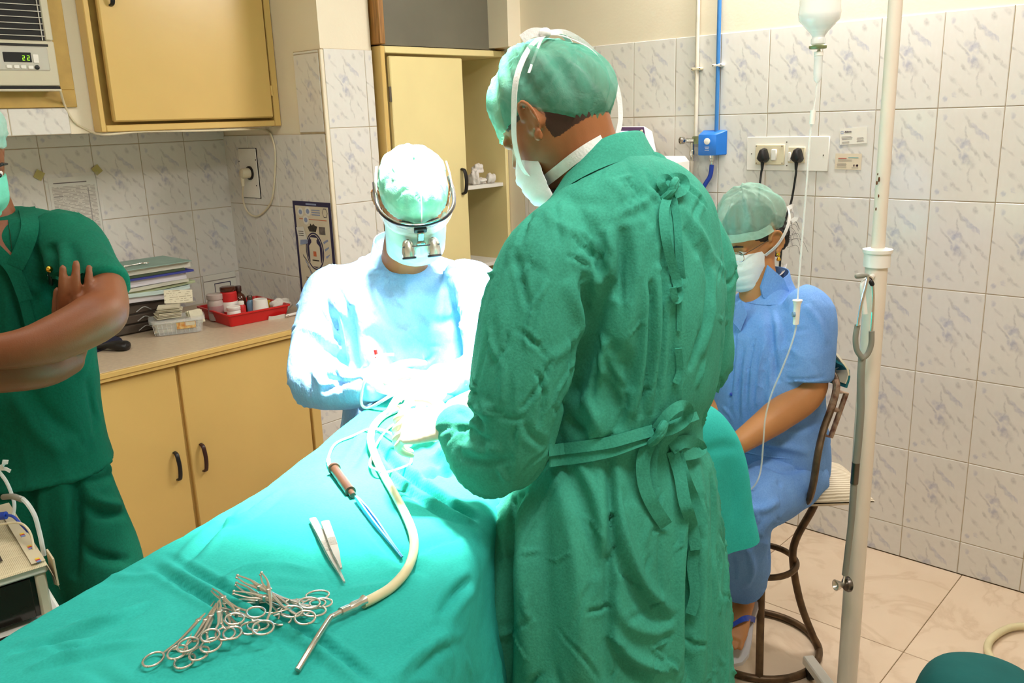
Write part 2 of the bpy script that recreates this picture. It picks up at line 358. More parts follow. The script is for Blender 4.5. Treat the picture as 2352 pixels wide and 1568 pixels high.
def tile_mat():
    n = N('marbled_wall_tile'); P(n, Roughness=.16, Specular_IOR_Level=.5)
    tc = n.n('ShaderNodeTexCoord'); sep = n.n('ShaderNodeSeparateXYZ'); n.l(tc.outputs['Object'], sep.inputs[0])
    # per-tile offset of the wobble so neighbours are not identical in fine grain
    nz = n.n('ShaderNodeTexNoise', i_Scale=26., i_Detail=5); n.l(tc.outputs['Object'], nz.inputs['Vector'])
    wob = n.n('ShaderNodeVectorMath', operation='SUBTRACT'); n.l(nz.outputs['Color'], wob.inputs[0]); wob.inputs[1].default_value = (.5, .5, .5)
    sc = n.n('ShaderNodeVectorMath', operation='SCALE', i_Scale=.034); n.l(wob.outputs[0], sc.inputs[0])
    ad = n.n('ShaderNodeVectorMath', operation='ADD'); n.l(tc.outputs['Object'], ad.inputs[0]); n.l(sc.outputs[0], ad.inputs[1])
    s2 = n.n('ShaderNodeSeparateXYZ'); n.l(ad.outputs[0], s2.inputs[0])
    X, Z = s2.outputs[0], s2.outputs[2]
    def stroke(u, v, ang, L, W):      # u,v in 0..1 of the tile (v down), ang in degrees below horizontal
        cx, cz = (u-.5)*.2, (.5-v)*.3; a = math.radians(-ang); ca, sa = math.cos(a), math.sin(a)
        dx = n.math('SUBTRACT', X, cx); dz = n.math('SUBTRACT', Z, cz)
        p = n.math('ADD', n.math('MULTIPLY', dx, ca/L/1.25), n.math('MULTIPLY', dz, sa/L/1.25)); q = n.math('ADD', n.math('MULTIPLY', dx, -sa/W/1.55), n.math('MULTIPLY', dz, ca/W/1.55))
        r2 = n.math('ADD', n.math('MULTIPLY', p, p), n.math('MULTIPLY', q, q))
        return n.math('SUBTRACT', 1., r2)
    def union(lst):
        o = lst[0]
        for x in lst[1:]: o = n.math('MAXIMUM', o, x)
        mr = n.n('ShaderNodeMapRange', i_1=-.35, i_2=1., interpolation_type='SMOOTHSTEP'); n.l(o, mr.inputs[0]); return mr.outputs[0]
    blue = union([stroke(.45, .385, 50, .023, .012), stroke(.64, .24, 52, .030, .006), stroke(.50, .53, 60, .018, .008), stroke(.13, .09, 60, .010, .006),
                  stroke(.25, .86, 50, .008, .006), stroke(.09, .91, 50, .009, .007), stroke(.40, .50, 60, .016, .004), stroke(.74, .30, 55, .02, .0035)])
    grey = union([stroke(.56, .58, 45, .022, .012), stroke(.60, .44, 55, .026, .004), stroke(.38, .60, 55, .022, .004), stroke(.22, .20, 55, .02, .003), stroke(.78, .72, 50, .022, .003), stroke(.52, .17, 55, .032, .004), stroke(.91, .06, 55, .013, .007), stroke(.72, .10, 60, .012, .006),
                  stroke(.28, .77, 52, .036, .005), stroke(.40, .86, 40, .02, .003), stroke(.31, .40, 58, .034, .0035), stroke(.86, .54, 52, .03, .0035), stroke(.10, .46, 45, .02, .003),
                  stroke(.46, .28, 95, .024, .0025), stroke(.55, .70, 92, .026, .0025), stroke(.86, .90, 55, .011, .006), stroke(.60, .82, 55, .018, .003), stroke(.68, .50, 60, .022, .003)])
    br = n.n('ShaderNodeTexNoise', i_Scale=55., i_Detail=3); n.l(tc.outputs['Object'], br.inputs['Vector'])
    bk = n.n('ShaderNodeMapRange', i_1=.28, i_2=.72); n.l(br.outputs['Fac'], bk.inputs[0])
    base = n.mix(n.n('ShaderNodeTexNoise', i_Scale=9.).outputs['Fac'], lin((222, 218, 212)), lin((230, 227, 222)))
    c1 = n.mix(n.math('MULTIPLY', n.math('MULTIPLY', grey, bk.outputs[0]), .50), base, lin((150, 146, 148)))
    c2 = n.mix(n.math('MULTIPLY', n.math('MULTIPLY', blue, bk.outputs[0]), .58), c1, lin((128, 136, 178)))
    n.l(c2, n.b.inputs['Base Color']); return n.m
M['tile'] = tile_mat()
def floor_mat():
    n = N('beige_marbled_floor_tile'); P(n, Roughness=.22)
    co = n.n('ShaderNodeTexCoord').outputs['Object']
    a = n.n('ShaderNodeTexNoise', i_Scale=3.2, i_Detail=7, i_Distortion=1.4); n.l(co, a.inputs['Vector'])
    oi = n.n('ShaderNodeObjectInfo'); b = n.n('ShaderNodeTexNoise', i_Scale=2.2, i_Detail=8, i_Distortion=2.2, noise_dimensions='4D'); n.l(co, b.inputs['Vector']); n.l(n.math('MULTIPLY', oi.outputs['Random'], 20.), b.inputs['W'])
    v = n.math('SUBTRACT', 1., n.math('MULTIPLY', n.math('ABSOLUTE', n.math('SUBTRACT', b.outputs['Fac'], .5)), 22.)); v = n.math('MAXIMUM', v, 0.)
    c = n.mix(a.outputs['Fac'], lin((226, 206, 182)), lin((206, 182, 154)))
    n.l(n.mix(n.math('MULTIPLY', v, .3), c, lin((176, 146, 118))), n.b.inputs['Base Color']); return n.m
M['floor_tile'] = floor_mat()
# ------------------------------------------------------------------ the room
XR, YL, XP, YB, ZL, YU = 3.147, 3.687, 2.133, 2.912, 1.637, 3.28
def plane_box(name, a, b, m, **k):
    a = np.array(a, float); b = np.array(b, float)
    return struct(MB().box((a+b)/2, b-a, **k).build(name, m, smooth=False))
wall_right = plane_box('wall_right', (XR, -1.3, 0), (XR+.12, 3.4, 2.9), M['cream'])
wall_left = plane_box('wall_left', (-1.2, YL, 0), (XP, YL+.1, 1.66), M['cream'])
wall_upper = plane_box('wall_upper', (-1.2, YU, ZL), (XP, YL+.1, 2.9), M['cream'])
wall_pillar = plane_box('wall_pillar', (XP, YB, 0), (2.383, YL+.1, 2.9), M['cream'])
wall_back = plane_box('wall_back', (2.383, 3.30, 0), (XR+.12, 3.40, 2.9), M['cream'])
wall_corner = plane_box('wall_corner', (3.062, 2.775, 1.95), (XR, 3.3, 2.9), M['cream'])
wall_behind = plane_box('wall_behind', (-1.2, -1.4, 0), (XR+.12, -1.3, 2.9), M['cream'])
wall_side = plane_box('wall_side', (-1.3, -1.4, 0), (-1.2, YL+.1, 2.9), M['cream'])
ceiling = plane_box('ceiling', (-1.3, -1.4, 2.9), (XR+.12, YL+.1, 3.0), M['white'])
floor = plane_box('floor', (-1.3, -1.4, -.1), (XR+.12, YL+.1, -.006), M['grout'])
# wall tiles 200 x 300: full-tile origin, geometry cut where the tile is cut
_tm = {}
def tile(parent, c, face, cut=(0, 0, 1, 1)):
    """c: centre of the full tile on the wall plane, face: heading of the outward normal; cut: kept part (u0,v0,u1,v1), v up"""
    key = tuple(round(x, 3) for x in cut)
    if key not in _tm:
        g = .0011; x0, z0, x1, z1 = -.1+.2*cut[0]+g, -.15+.3*cut[1]+g, -.1+.2*cut[2]-g, -.15+.3*cut[3]-g; e = .0018; d = .006
        vs = [(x0, 0, z0), (x1, 0, z0), (x1, 0, z1), (x0, 0, z1), (x0, -d+e, z0), (x1, -d+e, z0), (x1, -d+e, z1), (x0, -d+e, z1), (x0+e, -d, z0+e), (x1-e, -d, z0+e), (x1-e, -d, z1-e), (x0+e, -d, z1-e)]
        fs = [(8, 9, 10, 11)]
        for i in range(4): j = (i+1) % 4; fs += [(i, j, 4+j, 4+i), (4+i, 4+j, 8+j, 8+i)]
        me = bpy.data.meshes.new('tile'); me.from_pydata(vs, [], fs); me.materials.append(M['tile']); me.update(); _tm[key] = me
    o = bpy.data.objects.new('tile', _tm[key]); COL.objects.link(o); o.parent = parent
    j = rng.normal(0, .0022, 2)
    o.location = tuple(c); o.rotation_euler = (j[0], 0, math.radians(face+90)+j[1]); return o
def tile_field(parent, org, udir, face, u0, u1, z0, z1, ju, jz, skip=None):
    """fill u0..u1 x z0..z1; a joint passes at u=ju and z=jz"""
    i = math.floor((u0-ju)/.2+1e-6)
    while ju+.2*i < u1-1e-4:
        a = ju+.2*i; k = math.floor((z0-jz)/.3+1e-6)
        while jz+.3*k < z1-1e-4:
            b = jz+.3*k
            cu = (max(0, (u0-a)/.2), max(0, (z0-b)/.3), min(1, (u1-a)/.2), min(1, (z1-b)/.3))
            if (cu[2]-cu[0])*.2 > .008 and (cu[3]-cu[1])*.3 > .008 and not (skip and skip(a+.1, b+.15)):
                s = 1 if FLIP[face] > 0 else -1
                if s < 0: cu = (1-cu[2], cu[1], 1-cu[0], cu[3])
                p = np.array(org, float)+np.array(udir, float)*(a+.1); p[2] = b+.15; tile(parent, p, face, cu)
            k += 1
        i += 1
FLIP = {180: -1, -90: 1}
def bed(parent, a, b):
    a = np.array(a, float); b = np.array(b, float); return MB().box((a+b)/2, b-a).build('grout_bed', M['grout'], parent, smooth=False)
bed(wall_right, (XR-.0035, -.3, 0), (XR, 2.775, 1.922))
tile_field(wall_right, (XR, 0, 0), (0, 1, 0), 180, -.25, 2.775, 0, 1.924, 1.9526, 1.924)
bed(wall_left, (.3, YL-.0035, .8), (XP, YL, ZL))
tile_field(wall_left, (0, YL, 0), (1, 0, 0), -90, .534, XP, .85, ZL, 1.334, 1.588)
bed(wall_upper, (.5, YU-.0035, ZL), (1.305, YU, 1.727))
tile_field(wall_upper, (0, YU, 0), (1, 0, 0), -90, .70, 1.305, ZL, 1.727, 1.11, 1.588)
bed(wall_pillar, (XP-.0035, YB, 0), (XP, YL, 1.604)); bed(wall_pillar, (XP-.0035, YB, 1.6), (XP, 3.087, 1.922)); bed(wall_pillar, (XP, YB-.0035, 0), (2.383, YB, 1.924))
tile_field(wall_pillar, (XP, 0, 0), (0, 1, 0), 180, 2.922, 3.087, 1.604, 1.920, 2.887, 1.610)
tile_field(wall_pillar, (XP, 0, 0), (0, 1, 0), 180, 2.922, YL, .85, 1.604, 2.887, 1.604)
tile_field(wall_pillar, (0, YB, 0), (1, 0, 0), -90, 2.143, 2.383, 0, 1.924, 2.143, 1.624)
MB().box((XP+.001, YB-.002, .96), (.016, .012, 1.92), bev=.003).build('corner_bead', M['cream'], wall_pillar)
# floor tiles 600 x 600
_fme = MB().box((0, 0, -.005), (.5975, .5975, .01), bev=.0012).build('floor_tile', M['floor_tile'], smooth=False); _first = True
for i in range(-7, 2):
    for j in range(-4, 6):
        x, y = 2.54+.6*i+.3, .735+.6*j+.3
        if x-.3 > XR or y-.3 > YL: continue
        if y > 2.9 or x < -.9 or y < -1.2: continue
        if not (x+.3 <= XR+.2): continue
        o = _fme if _first else _fme.copy()
        if not _first: COL.objects.link(o)
        _first = False; o.parent = floor; o.location = (x, y, 0)
# small jamb beside the counter, tiled
jamb = plane_box('wall_jamb', (1.978, 2.935, 0), (XP-.001, 3.2, .80), M['cream'])
bed(jamb, (1.978, 2.9315, 0), (XP-.001, 2.935, .80)); tile_field(jamb, (0, 2.935, 0), (1, 0, 0), -90, 1.978, XP-.002, 0, .80, 1.978, .124)
# window above the cabinet
win = struct(thing('window_1', 'wood framed grey glass pane above the yellow cabinet', 'window', (2.77, 2.9, 1.95)))
def fr(a, b, m, p, name='window_frame', bev=.004): a = np.array(a, float); b = np.array(b, float); return MB().box((a+b)/2, b-a, bev=bev).build(name, m, p)
fr((2.392, 2.865, 1.945), (2.425, 2.93, 2.9), M['wood'], win); fr((3.10, 2.865, 1.945), (3.128, 2.93, 2.9), M['wood'], win); fr((3.128, 2.872, 1.945), (3.146, 2.93, 2.9), M['wood'], win)
fr((2.425, 2.865, 2.84), (3.10, 2.93, 2.9), M['wood'], win); fr((2.425, 2.895, 1.945), (3.10, 2.905, 2.84), M['glass_grey'], win, 'pane', 0)
for k in ('label', 'category'): del win[k]
# ------------------------------------------------------------------ fixed furniture and what hangs on the walls
def bx(name, a, b, m, p, bev=.003, k=None): a = np.minimum(a, b); c = np.maximum(a, b) if False else None; return None
def bxx(name, a, b, m, p=None, bev=.003):
    a = np.array(a, float); b = np.array(b, float); lo, hi = np.minimum(a, b), np.maximum(a, b)
    return MB().box((lo+hi)/2, hi-lo, bev=bev).build(name, m, p, smooth=bev > 0)
def textmesh(txt, size, o, ux, uy, m, parent, name='lettering', th=.0004, align='LEFT', bold=0.):
    cu = bpy.data.curves.new('t', 'FONT'); cu.body = txt; cu.size = size; cu.extrude = th; cu.align_x = align; cu.offset = bold; cu.resolution_u = 3
    ob = bpy.data.objects.new('t', cu); COL.objects.link(ob); dg = bpy.context.evaluated_depsgraph_get()
    me = bpy.data.meshes.new_from_object(ob.evaluated_get(dg)); bpy.data.objects.remove(ob); bpy.data.curves.remove(cu)
    B = basis(unit(ux), unit(uy), unit(np.cross(ux, uy))); o = np.array(o, float)
    for v in me.vertices: v.co = Vector(o+B @ np.array(v.co))
    me.materials.clear(); me.materials.append(m); r_ = bpy.data.objects.new(name, me); COL.objects.link(r_)
    if parent is not None: put(r_, parent)
    return r_
def handle_bow(name, c, L, out, m, parent, along=(0, 0, 1), r=.006):
    c = np.array(c, float); out = unit(out); al = unit(along)
    pts = spline([c-al*L/2, c-al*L*.42+out*.018, c+out*.027, c+al*L*.42+out*.018, c+al*L/2], 5)
    return MB().tube(pts, [r*1.1]*len(pts), 8, ell=(1.25, .7), up=np.cross(out, al)).build(name, m, parent)
def print_mat(name, base, ink, pitch, ax='Z', fill=.45, brk=60., dens=.5, margin=None):
    n = N(name); P(n, Roughness=.8, Specular_IOR_Level=.2); co = n.n('ShaderNodeTexCoord').outputs['Object']; s = n.n('ShaderNodeSeparateXYZ'); n.l(co, s.inputs[0])
    a = {'X': 0, 'Y': 1, 'Z': 2}[ax]; fr_ = n.math('FRACT', n.math('MULTIPLY', s.outputs[a], 1/pitch)); line = n.math('LESS_THAN', fr_, fill)
    row = n.math('FLOOR', n.math('MULTIPLY', s.outputs[a], 1/pitch))
    mp = n.n('ShaderNodeMapping'); n.l(co, mp.inputs[0]); sc = [1., 1., 1.]; sc[a] = .001; mp.inputs['Scale'].default_value = sc
    nz = n.n('ShaderNodeTexNoise', i_Scale=brk, i_Detail=1, noise_dimensions='4D'); n.l(mp.outputs[0], nz.inputs['Vector']); n.l(n.math('MULTIPLY', row, 1.37), nz.inputs['W'])
    g = n.math('MULTIPLY', line, n.math('GREATER_THAN', nz.outputs['Fac'], dens))
    n.l(n.mix(g, lin(base), lin(ink)), n.b.inputs['Base Color']); return n.m
# --- counter
ZC = .868; YF = 2.9
counter = thing('counter_cabinet', 'yellow enamelled base cabinet with two visible doors along the left wall', 'cabinet', (1.1, 3.3, 0))
bxx('body', (.15, YF+.022, .07), (1.976, YL-.002, .835), M['yellow'], counter); bxx('plinth', (.15, YF+.06, 0), (1.976, YL-.02, .07), M['ochre'], counter, 0)
for x0, x1, hx, hm in ((.32, .855, .80, M['black']), (.868, 1.386, 1.341, M['black']), (1.400, 1.925, 1.443, M['brown_plastic'])):
    d = bxx('door', (x0, YF, .085), (x1, YF+.021, .828), M['yellow'], counter, .004); handle_bow('handle', (hx, YF, .465), .105, (0, -1, 0), hm, d)
bxx('end_stile', (1.935, YF-.002, .0), (1.976, YF+.03, .835), M['yellow'], counter)
M['laminate'] = mat('beige_laminate', (206, 186, 160), .35, var=.06, vs=60, bump=.03)
wt = thing('worktop', 'beige counter worktop with a yellow front edge', 'worktop', (1.1, 3.3, .836))
bxx('slab', (.15, YF-.012, .852), (XP-.004, YL-.004, ZC), M['laminate'], wt); bxx('edge_strip', (.15, YF-.028, .850), (XP-.02, YF-.012, ZC), M['yellow'], wt, .002); bxx('edge_strip', (.15, YF-.022, .836), (XP-.02, YF+.02, .8495), M['yellow'], wt, .002)
# --- upper cabinet
uc = thing('wall_cabinet', 'yellow wall cabinet with one raised door above the counter', 'cabinet', (1.76, 3.25, ZL))
X0, X1, YA = 1.386, XP-.002, 3.218
bxx('stile', (X0, YA, ZL+.002), (X0+.020, YU-.002, 2.75), M['yellow'], uc); bxx('stile', (X1-.03, YA, ZL+.002), (X1, YU-.002, 2.75), M['yellow'], uc)
bxx('rail', (X0+.02, YA, ZL+.002), (X1-.03, YU-.002, ZL+.026), M['yellow'], uc); bxx('rail', (X0+.02, YA, 2.72), (X1-.03, YU-.002, 2.75), M['yellow'], uc)
bxx('back', (X0+.02, YU-.012, ZL+.026), (X1-.03, YU-.004, 2.72), M['ochre'], uc, 0)
d = bxx('door', (X0+.046, YA-.012, ZL+.036), (X1-.040, YA+.012, 2.71), M['yellow'], uc, .006); handle_bow('handle', (1.477, YA-.012, 2.12), .105, (0, -1, 0), M['black'], d)
for z in (1.78, 2.55): MB().lathe([(.006, -.02), (.006, .02)], (X1-.035, YA-.004, z), n=10).build('hinge', M['yellow'], uc)
# --- air conditioner
ac = thing('air_conditioner', 'beige window air conditioner with a green 22 display beside the wall cabinet', 'air conditioner', (1.0, 3.24, 1.79))
M['ac'] = mat('ac_beige_plastic', (206, 198, 174), .45, var=.03, vs=6); M['ac2'] = mat('ac_panel_plastic', (196, 192, 180), .45, var=.03)
YAC = 3.22
def acp(a, b): q = on(a, b, y=YAC); return q[0], q[2]
bxx('casing', (.70, YAC+.012, 1.788), (1.274, YU-.001, 2.15), M['ac'], ac, .008)
xr, zr = acp(104, 93); bxx('grille_recess', (.73, YAC+.002, zr), (xr, YAC+.02, 2.14), M['dark'], ac, 0)
bxx('fascia', (.70, YAC, 1.797), (1.272, YAC+.014, zr-.001), M['ac'], ac, .004); bxx('fascia', (xr+.001, YAC, zr), (1.272, YAC+.014, 2.15), M['ac'], ac, .004)
for i in range(9): bxx('louvre', (.73, YAC-.002, zr+.012+.0195*i), (xr, YAC+.012, zr+.0145+.0195*i), M['ac2'], ac, 0)
bxx('louvre_strut', (acp(90, 50)[0], YAC-.001, zr), (acp(92, 50)[0], YAC+.01, 2.14), M['ac2'], ac, 0)
cp = bxx('control_panel', (.86, YAC-.004, acp(60, 163)[1]), (acp(113, 140)[0], YAC+.006, acp(60, 106)[1]), M['ac2'], ac, .006)
bxx('panel_rim', (.86, YAC-.0015, acp(60, 106)[1]), (acp(116, 140)[0], YAC+.002, acp(60, 100)[1]), M['black'], ac, .001)
xa, za = acp(8, 142); xb, zb = acp(69, 121); bxx('display', (xa, YAC-.006, za), (xb, YAC-.002, zb), M['dark'], cp, .001)
M['led'] = emit('green_led', (150, 235, 40), 1.6)
def seg(px0, px1, py0, py1):
    x0_, z1_ = acp(px0, py0); x1_, z0_ = acp(px1, py1); t = .0013; zm = (z0_+z1_)/2; mb = MB()
    for a, b in (((x0_, z1_-t), (x1_, z1_)), ((x1_-t, zm), (x1_, z1_)), ((x0_, zm-t/2), (x1_, zm+t/2)), ((x0_, z0_), (x0_+t, zm)), ((x0_, z0_), (x1_, z0_+t))):
        mb.box(((a[0]+b[0])/2, YAC-.0064, (a[1]+b[1])/2), (b[0]-a[0], .0006, b[1]-a[1]))
    return mb.build('digit_two', M['led'], cp, smooth=False)
seg(49, 56, 128, 139); seg(60, 67, 128, 139)
for a, b in ((14, 153), (31, 153.5), (47, 154), (64, 155)): xa, za = acp(a, b+4); xb, zb = acp(a+11, b-4); bxx('button', (xa, YAC-.008, za), (xb, YAC-.003, zb), M['white_plastic'], cp, .0015)
xa, za = acp(84, 155); MB().lathe([(.0075, 0), (.0075, .003), (.006, .004)], (xa, YAC-.004, za), (0, -1, 0), 18).build('knob', M['black'], cp)
xa, za = acp(76, 145); xb, zb = acp(86, 125); bxx('button', (xa, YAC-.007, za), (xb, YAC-.003, zb), M['white_plastic'], cp, .0015)
bxx('outlet_slot', (.70, YAC-.001, 1.787), (1.270, YAC+.012, 1.796), M['dark'], ac, 0); bxx('outlet_lip', (.70, YAC-.006, 1.780), (1.272, YAC+.014, 1.7875), M['ac'], ac, .002)
for a, b in (((.62, YU-.012, 1.728), (1.337, YU-.001, 1.787)), ((1.274, YU-.012, 1.787), (1.337, YU-.001, 2.25))): bxx('surround', a, b, M['ochre'], ac, .002)
# --- tall cabinet in the back corner
tc_ = thing('tall_cabinet', 'tall pale yellow cabinet standing open beside the pillar', 'cabinet', (2.77, 3.0, 0))
CX0, CX1, CY, CZ = 2.400, XR-.003, 2.872, 1.94
bxx('side_panel', (CX0, CY, 0), (CX0+.022, 3.29, CZ), M['yellow'], tc_); bxx('side_panel', (CX1-.02, CY, 0), (CX1, 3.29, CZ), M['yellow_pale'], tc_)
bxx('top_rail', (CX0+.022, CY, CZ-.028), (CX1-.02, 3.29, CZ), M['yellow_pale'], tc_); bxx('back_panel', (CX0+.022, 3.275, 0), (CX1-.02, 3.288, CZ-.028), M['yellow_pale'], tc_, 0)
bxx('bottom_panel', (CX0+.022, CY, .06), (CX1-.02, 3.27, .08), M['yellow_pale'], tc_, 0)
dd = bxx('door', (2.434, CY-.012, .09), (2.850, CY+.010, CZ-.040), M['yellow_pale'], tc_, .004); handle_bow('handle', (2.816, CY-.012, 1.368), .11, (0, -1, 0), M['black'], dd, r=.0075)
zs = on(1100, 428, y=CY+.02)[2]
bxx('shelf', (2.424, CY+.02, zs-.012), (CX1-.021, 3.27, zs+.006), M['white'], tc_, .002); bxx('shelf', (2.424, CY+.02, .95), (CX1-.021, 3.27, .968), M['white'], tc_, .002); bxx('shelf', (2.424, CY+.02, .5), (CX1-.021, 3.27, .518), M['white'], tc_, .002)
for z in (1.75, .3): MB().lathe([(.006, -.03), (.006, .03)], (2.430, CY-.006, z), n=10).build('hinge', M['dark_steel'], tc_)
# gauze packs on the shelf
def crumple(name, c, sx, sy, sz, m, seed, parent=None, rot=0.):
    mb = MB(); mb.ell((0, 0, 0), (1, 1, 1), n=26, m=16); s = Surf(np.array(mb.v), mb.f); rs = np.random.default_rng(seed)
    d = rs.normal(size=(9, 3)); d /= np.linalg.norm(d, axis=1)[:, None]; dd_ = s.v @ d.T
    s.v *= (1-.35*np.clip(dd_-.55, 0, 1).sum(1))[:, None]; s.v *= (1+.13*np.sin(s.v@d[0]*9+seed)+.09*np.sin(s.v@d[1]*15))[:, None]
    s.v = s.v*V(sx, sy, sz) @ rotm((0, 0, 1), rot).T; s.v[:, 2] = np.maximum(s.v[:, 2], -sz*.62); s.v += np.array(c)+V(0, 0, sz*.62)
    return s.build(name, m, parent)
gz = zs+.007
for i, (a, sz, sx, lb) in enumerate(((1090, .042, .05, 'rumpled white gauze pack topmost against the cabinet door'), (1105, .02, .075, 'flat white gauze pack in the shelf pile next to the door'), (1128, .028, .06, 'white gauze bundle in the middle of the cabinet shelf'), (1148, .034, .055, 'white gauze bundle at the right of the shelf pile'), (1160, .026, .05, 'white gauze bundle on the shelf beside the bent head'))):
    y_ = 2.925+.018*(i % 2); p_ = on(a, 410, y=y_); 
    tag(crumple('gauze_pack', (p_[0], y_, gz), sx*.62, .032, sz, M['gauze'], i+3, rot=i*.7), lb, 'gauze', 'gauze packs on the cabinet shelf')
p_ = on(1098, 375, y=2.95); tag(crumple('gauze_pack', (p_[0], 2.955, gz+.05), .035, .03, .026, M['gauze'], 21), 'small white gauze roll lying on top of the shelf pile', 'gauze', 'gauze packs on the cabinet shelf')
sl = thing('steel_rod_holder', 'thin dark steel rod standing inside the lower cabinet compartment', 'rod', (2.96, 3.1, .969))
MB().lathe([(.012, 0), (.012, .16), (.009, .165), (.009, .2)], (2.96, 3.1, .969), n=12).build('barrel', M['dark_steel'], sl); MB().tube([(2.925, 3.09, .969), (2.928, 3.09, 1.12)], .003, 8).build('pin', M['dark_steel'], sl)
# --- pipes, tap, alarm box, sockets, cards on the right wall
def rw(a, b, o=0.): return on(a, b, x=XR-.006-o)
def vpipe(name, lab, a, r, m, z0, off):
    q = rw(a, 200, off); y = q[1]; t = thing(name, lab, 'pipe', (XR-.006-off, y, z0)); MB().tube([(XR-.006-off, y, z0), (XR-.006-off, y, 2.9)], r, 12).build('pipe', m, t)
    return t, y
M['pipe_white'] = mat('white_pipe_paint', (226, 218, 200), .5, var=.08, vs=20)
pw, yw = vpipe('gas_pipe', 'white painted gas pipe running up the tiled wall above the brass tap', 1600, .0075, M['pipe_white'], 1.545, .012)
pb, yb = vpipe('gas_pipe', 'blue painted gas pipe running up the tiled wall to the blue box', 1648, .0078, M['blue_pipe'], 1.55, .012)
for t, y, z in ((pw, yw, 1.800), (pb, yb, 1.808)):
    c = MB().box((XR-.016, y, z), (.02, .046, .011), bev=.003).build('clamp', M['ivory'] if t is pw else M['white_plastic'], t)
    for s in (-1, 1): MB().lathe([(.0022, 0), (.0022, .002)], (XR-.026, y+s*.017, z), (-1, 0, 0), 8).build('screw', M['dark_steel'], c)
tap = thing('gas_tap', 'green brass and chrome gas outlet tap under the white pipe', 'tap', (XR-.03, yw, 1.5))
zt = rw(1600, 322)[2]
MB().prism([(-.018, -.014), (.018, -.014), (.022, 0), (.012, .016), (-.012, .016), (-.022, 0)], (XR-.008, yw-.006, zt), (0, 1, 0), (0, 0, 1), -.022).build('flange', M['brass'], tap)
MB().tube([(XR-.03, yw, zt), (XR-.036, yw+.03, zt+.001)], [.008, .010], 12).build('neck', M['chrome'], tap)
MB().lathe([(.013, 0), (.0145, .004), (.0145, .018), (.009, .02), (.008, .012)], (XR-.045, yw+.036, zt+.001), unit((-.75, .5, 0)), 20).build('wheel', M['chrome'], tap)
MB().lathe([(.0075, 0), (.0085, -.012), (.0085, -.03), (.0105, -.032), (.0105, -.05), (.0065, -.053), (.0065, -.062), (.005, -.066), (.006, -.069), (.004, -.078)], (XR-.03, yw+.008, zt-.008), n=16).build('coupling', M['chrome'], tap)
yh = yw+.008; hose = MB().tube(spline([(XR-.03, yh, zt-.08), (XR-.032, yh+.003, zt-.16), (XR-.036, yh+.03, zt-.32), (XR-.045, yh+.05, zt-.6), (XR-.05, yh+.06, zt-.8)], 8), .0085, 10).build('gas_hose', M['pipe_white'])
tag(hose, 'white rubber hose hanging from the brass gas tap', 'hose')
ab = thing('alarm_box', 'blue plastic valve box with a round white button under the blue pipe', 'valve box', (XR-.04, yb, 1.45))
q0 = rw(1625, 352); zlo, zhi = rw(1650, 356)[2], rw(1650, 300)[2]
yA, yB_ = rw(1670, 330)[1], rw(1625, 330)[1]+.02
P_ = [(XR-.007, yB_), (XR-.007, yA), (XR-.052, yA+.022), (XR-.058, yB_-.03), (XR-.052, yB_-.006)]
mb = MB(); top = [(-.0, 0)]; 
r0 = [V(x, y, zlo+.004) for x, y in P_]; r1 = [V(x, y, zhi-(.016 if i > 1 else 0)) for i, (x, y) in enumerate(P_)]; cc = np.mean(r0, 0)
mb.loft([[cc+(p-cc)*V(.94, .94, 1)-V(0, 0, .003) for p in r0], r0, r1, [np.mean(r1, 0)+(p-np.mean(r1, 0))*.93+V(0, 0, .003) for p in r1]]).build('housing', M['blue_plastic'], ab)
fo = unit(V(XR-.058, yB_-.03, 0)-V(XR-.052, yA+.022, 0)); fn = V(fo[1], -fo[0], 0); fn = fn if fn@V(-1, 0, 0) > 0 else -fn
# front facet turned to the room: white button and lettering
bc = (V(XR-.055, (yA+.022+yB_-.03)/2, 0)); bc[2] = zlo+.055
MB().lathe([(.0125, -.002), (.0125, .0022), (.011, .003)], bc+fo*.010, fn, 22).build('button', M['white_plastic'], ab)
for i, tx in enumerate(('------', '- - -', '------')):
    MB().box(bc+fo*.010+V(0, 0, -.022-.006*i)+fn*.0008, (.0006, .018-.004*(i % 2), .0016), R=np.array(Matrix.Rotation(math.atan2(fo[1], fo[0])-PI/2, 3, 'Z'))).build('print_line', M['white_plastic'], ab, smooth=False)
yq = yb+.010; MB().lathe([(.011, 0), (.011, -.012), (.009, -.014), (.009, -.024), (.006, -.026), (.0065, -.034), (.005, -.040)], (XR-.03, yq, zlo+.002), n=16).build('coupling', M['chrome'], ab)
bh = MB().tube(spline([(XR-.03, yq, zlo-.036), (XR-.031, yq+.006, zlo-.08), (XR-.036, yq+.034, zlo-.13), (XR-.045, yq+.08, zlo-.25), (XR-.05, yq+.11, zlo-.5), (XR-.05, yq+.12, zlo-.7)], 8), .0088, 10).build('gas_hose', M['blue_hose'])
tag(bh, 'dark blue rubber hose hanging from the blue valve box', 'hose')
sp = thing('socket_panel', 'white wall panel with two power sockets and a switch', 'socket', (XR-.01, 1.47, 1.412))
a, b = rw(1718, 313), rw(1903, 395); 
bxx('base_plate', (XR-.0065, a[1], b[2]+.002), (XR-.012, b[1], a[2]-.002), M['white_plastic'], sp, .004)
def plate(p0, p1):
    a, b = rw(*p0), rw(*p1); return bxx('socket_plate', (XR-.012, a[1], b[2]), (XR-.019, b[1], a[2]), M['ivory'], sp, .002)
pl1 = plate((1739, 332), (1804, 378)); pl2 = plate((1814, 337), (1851, 374))
a, b = rw(1776, 342), rw(1788, 368); bxx('rocker', (XR-.019, a[1], b[2]), (XR-.026, b[1], a[2]), M['white_plastic'], pl1, .003)
a, b = rw(1815, 349), rw(1820, 370); bxx('rocker', (XR-.019, a[1], b[2]), (XR-.024, b[1], a[2]), M['white_plastic'], pl2, .002)
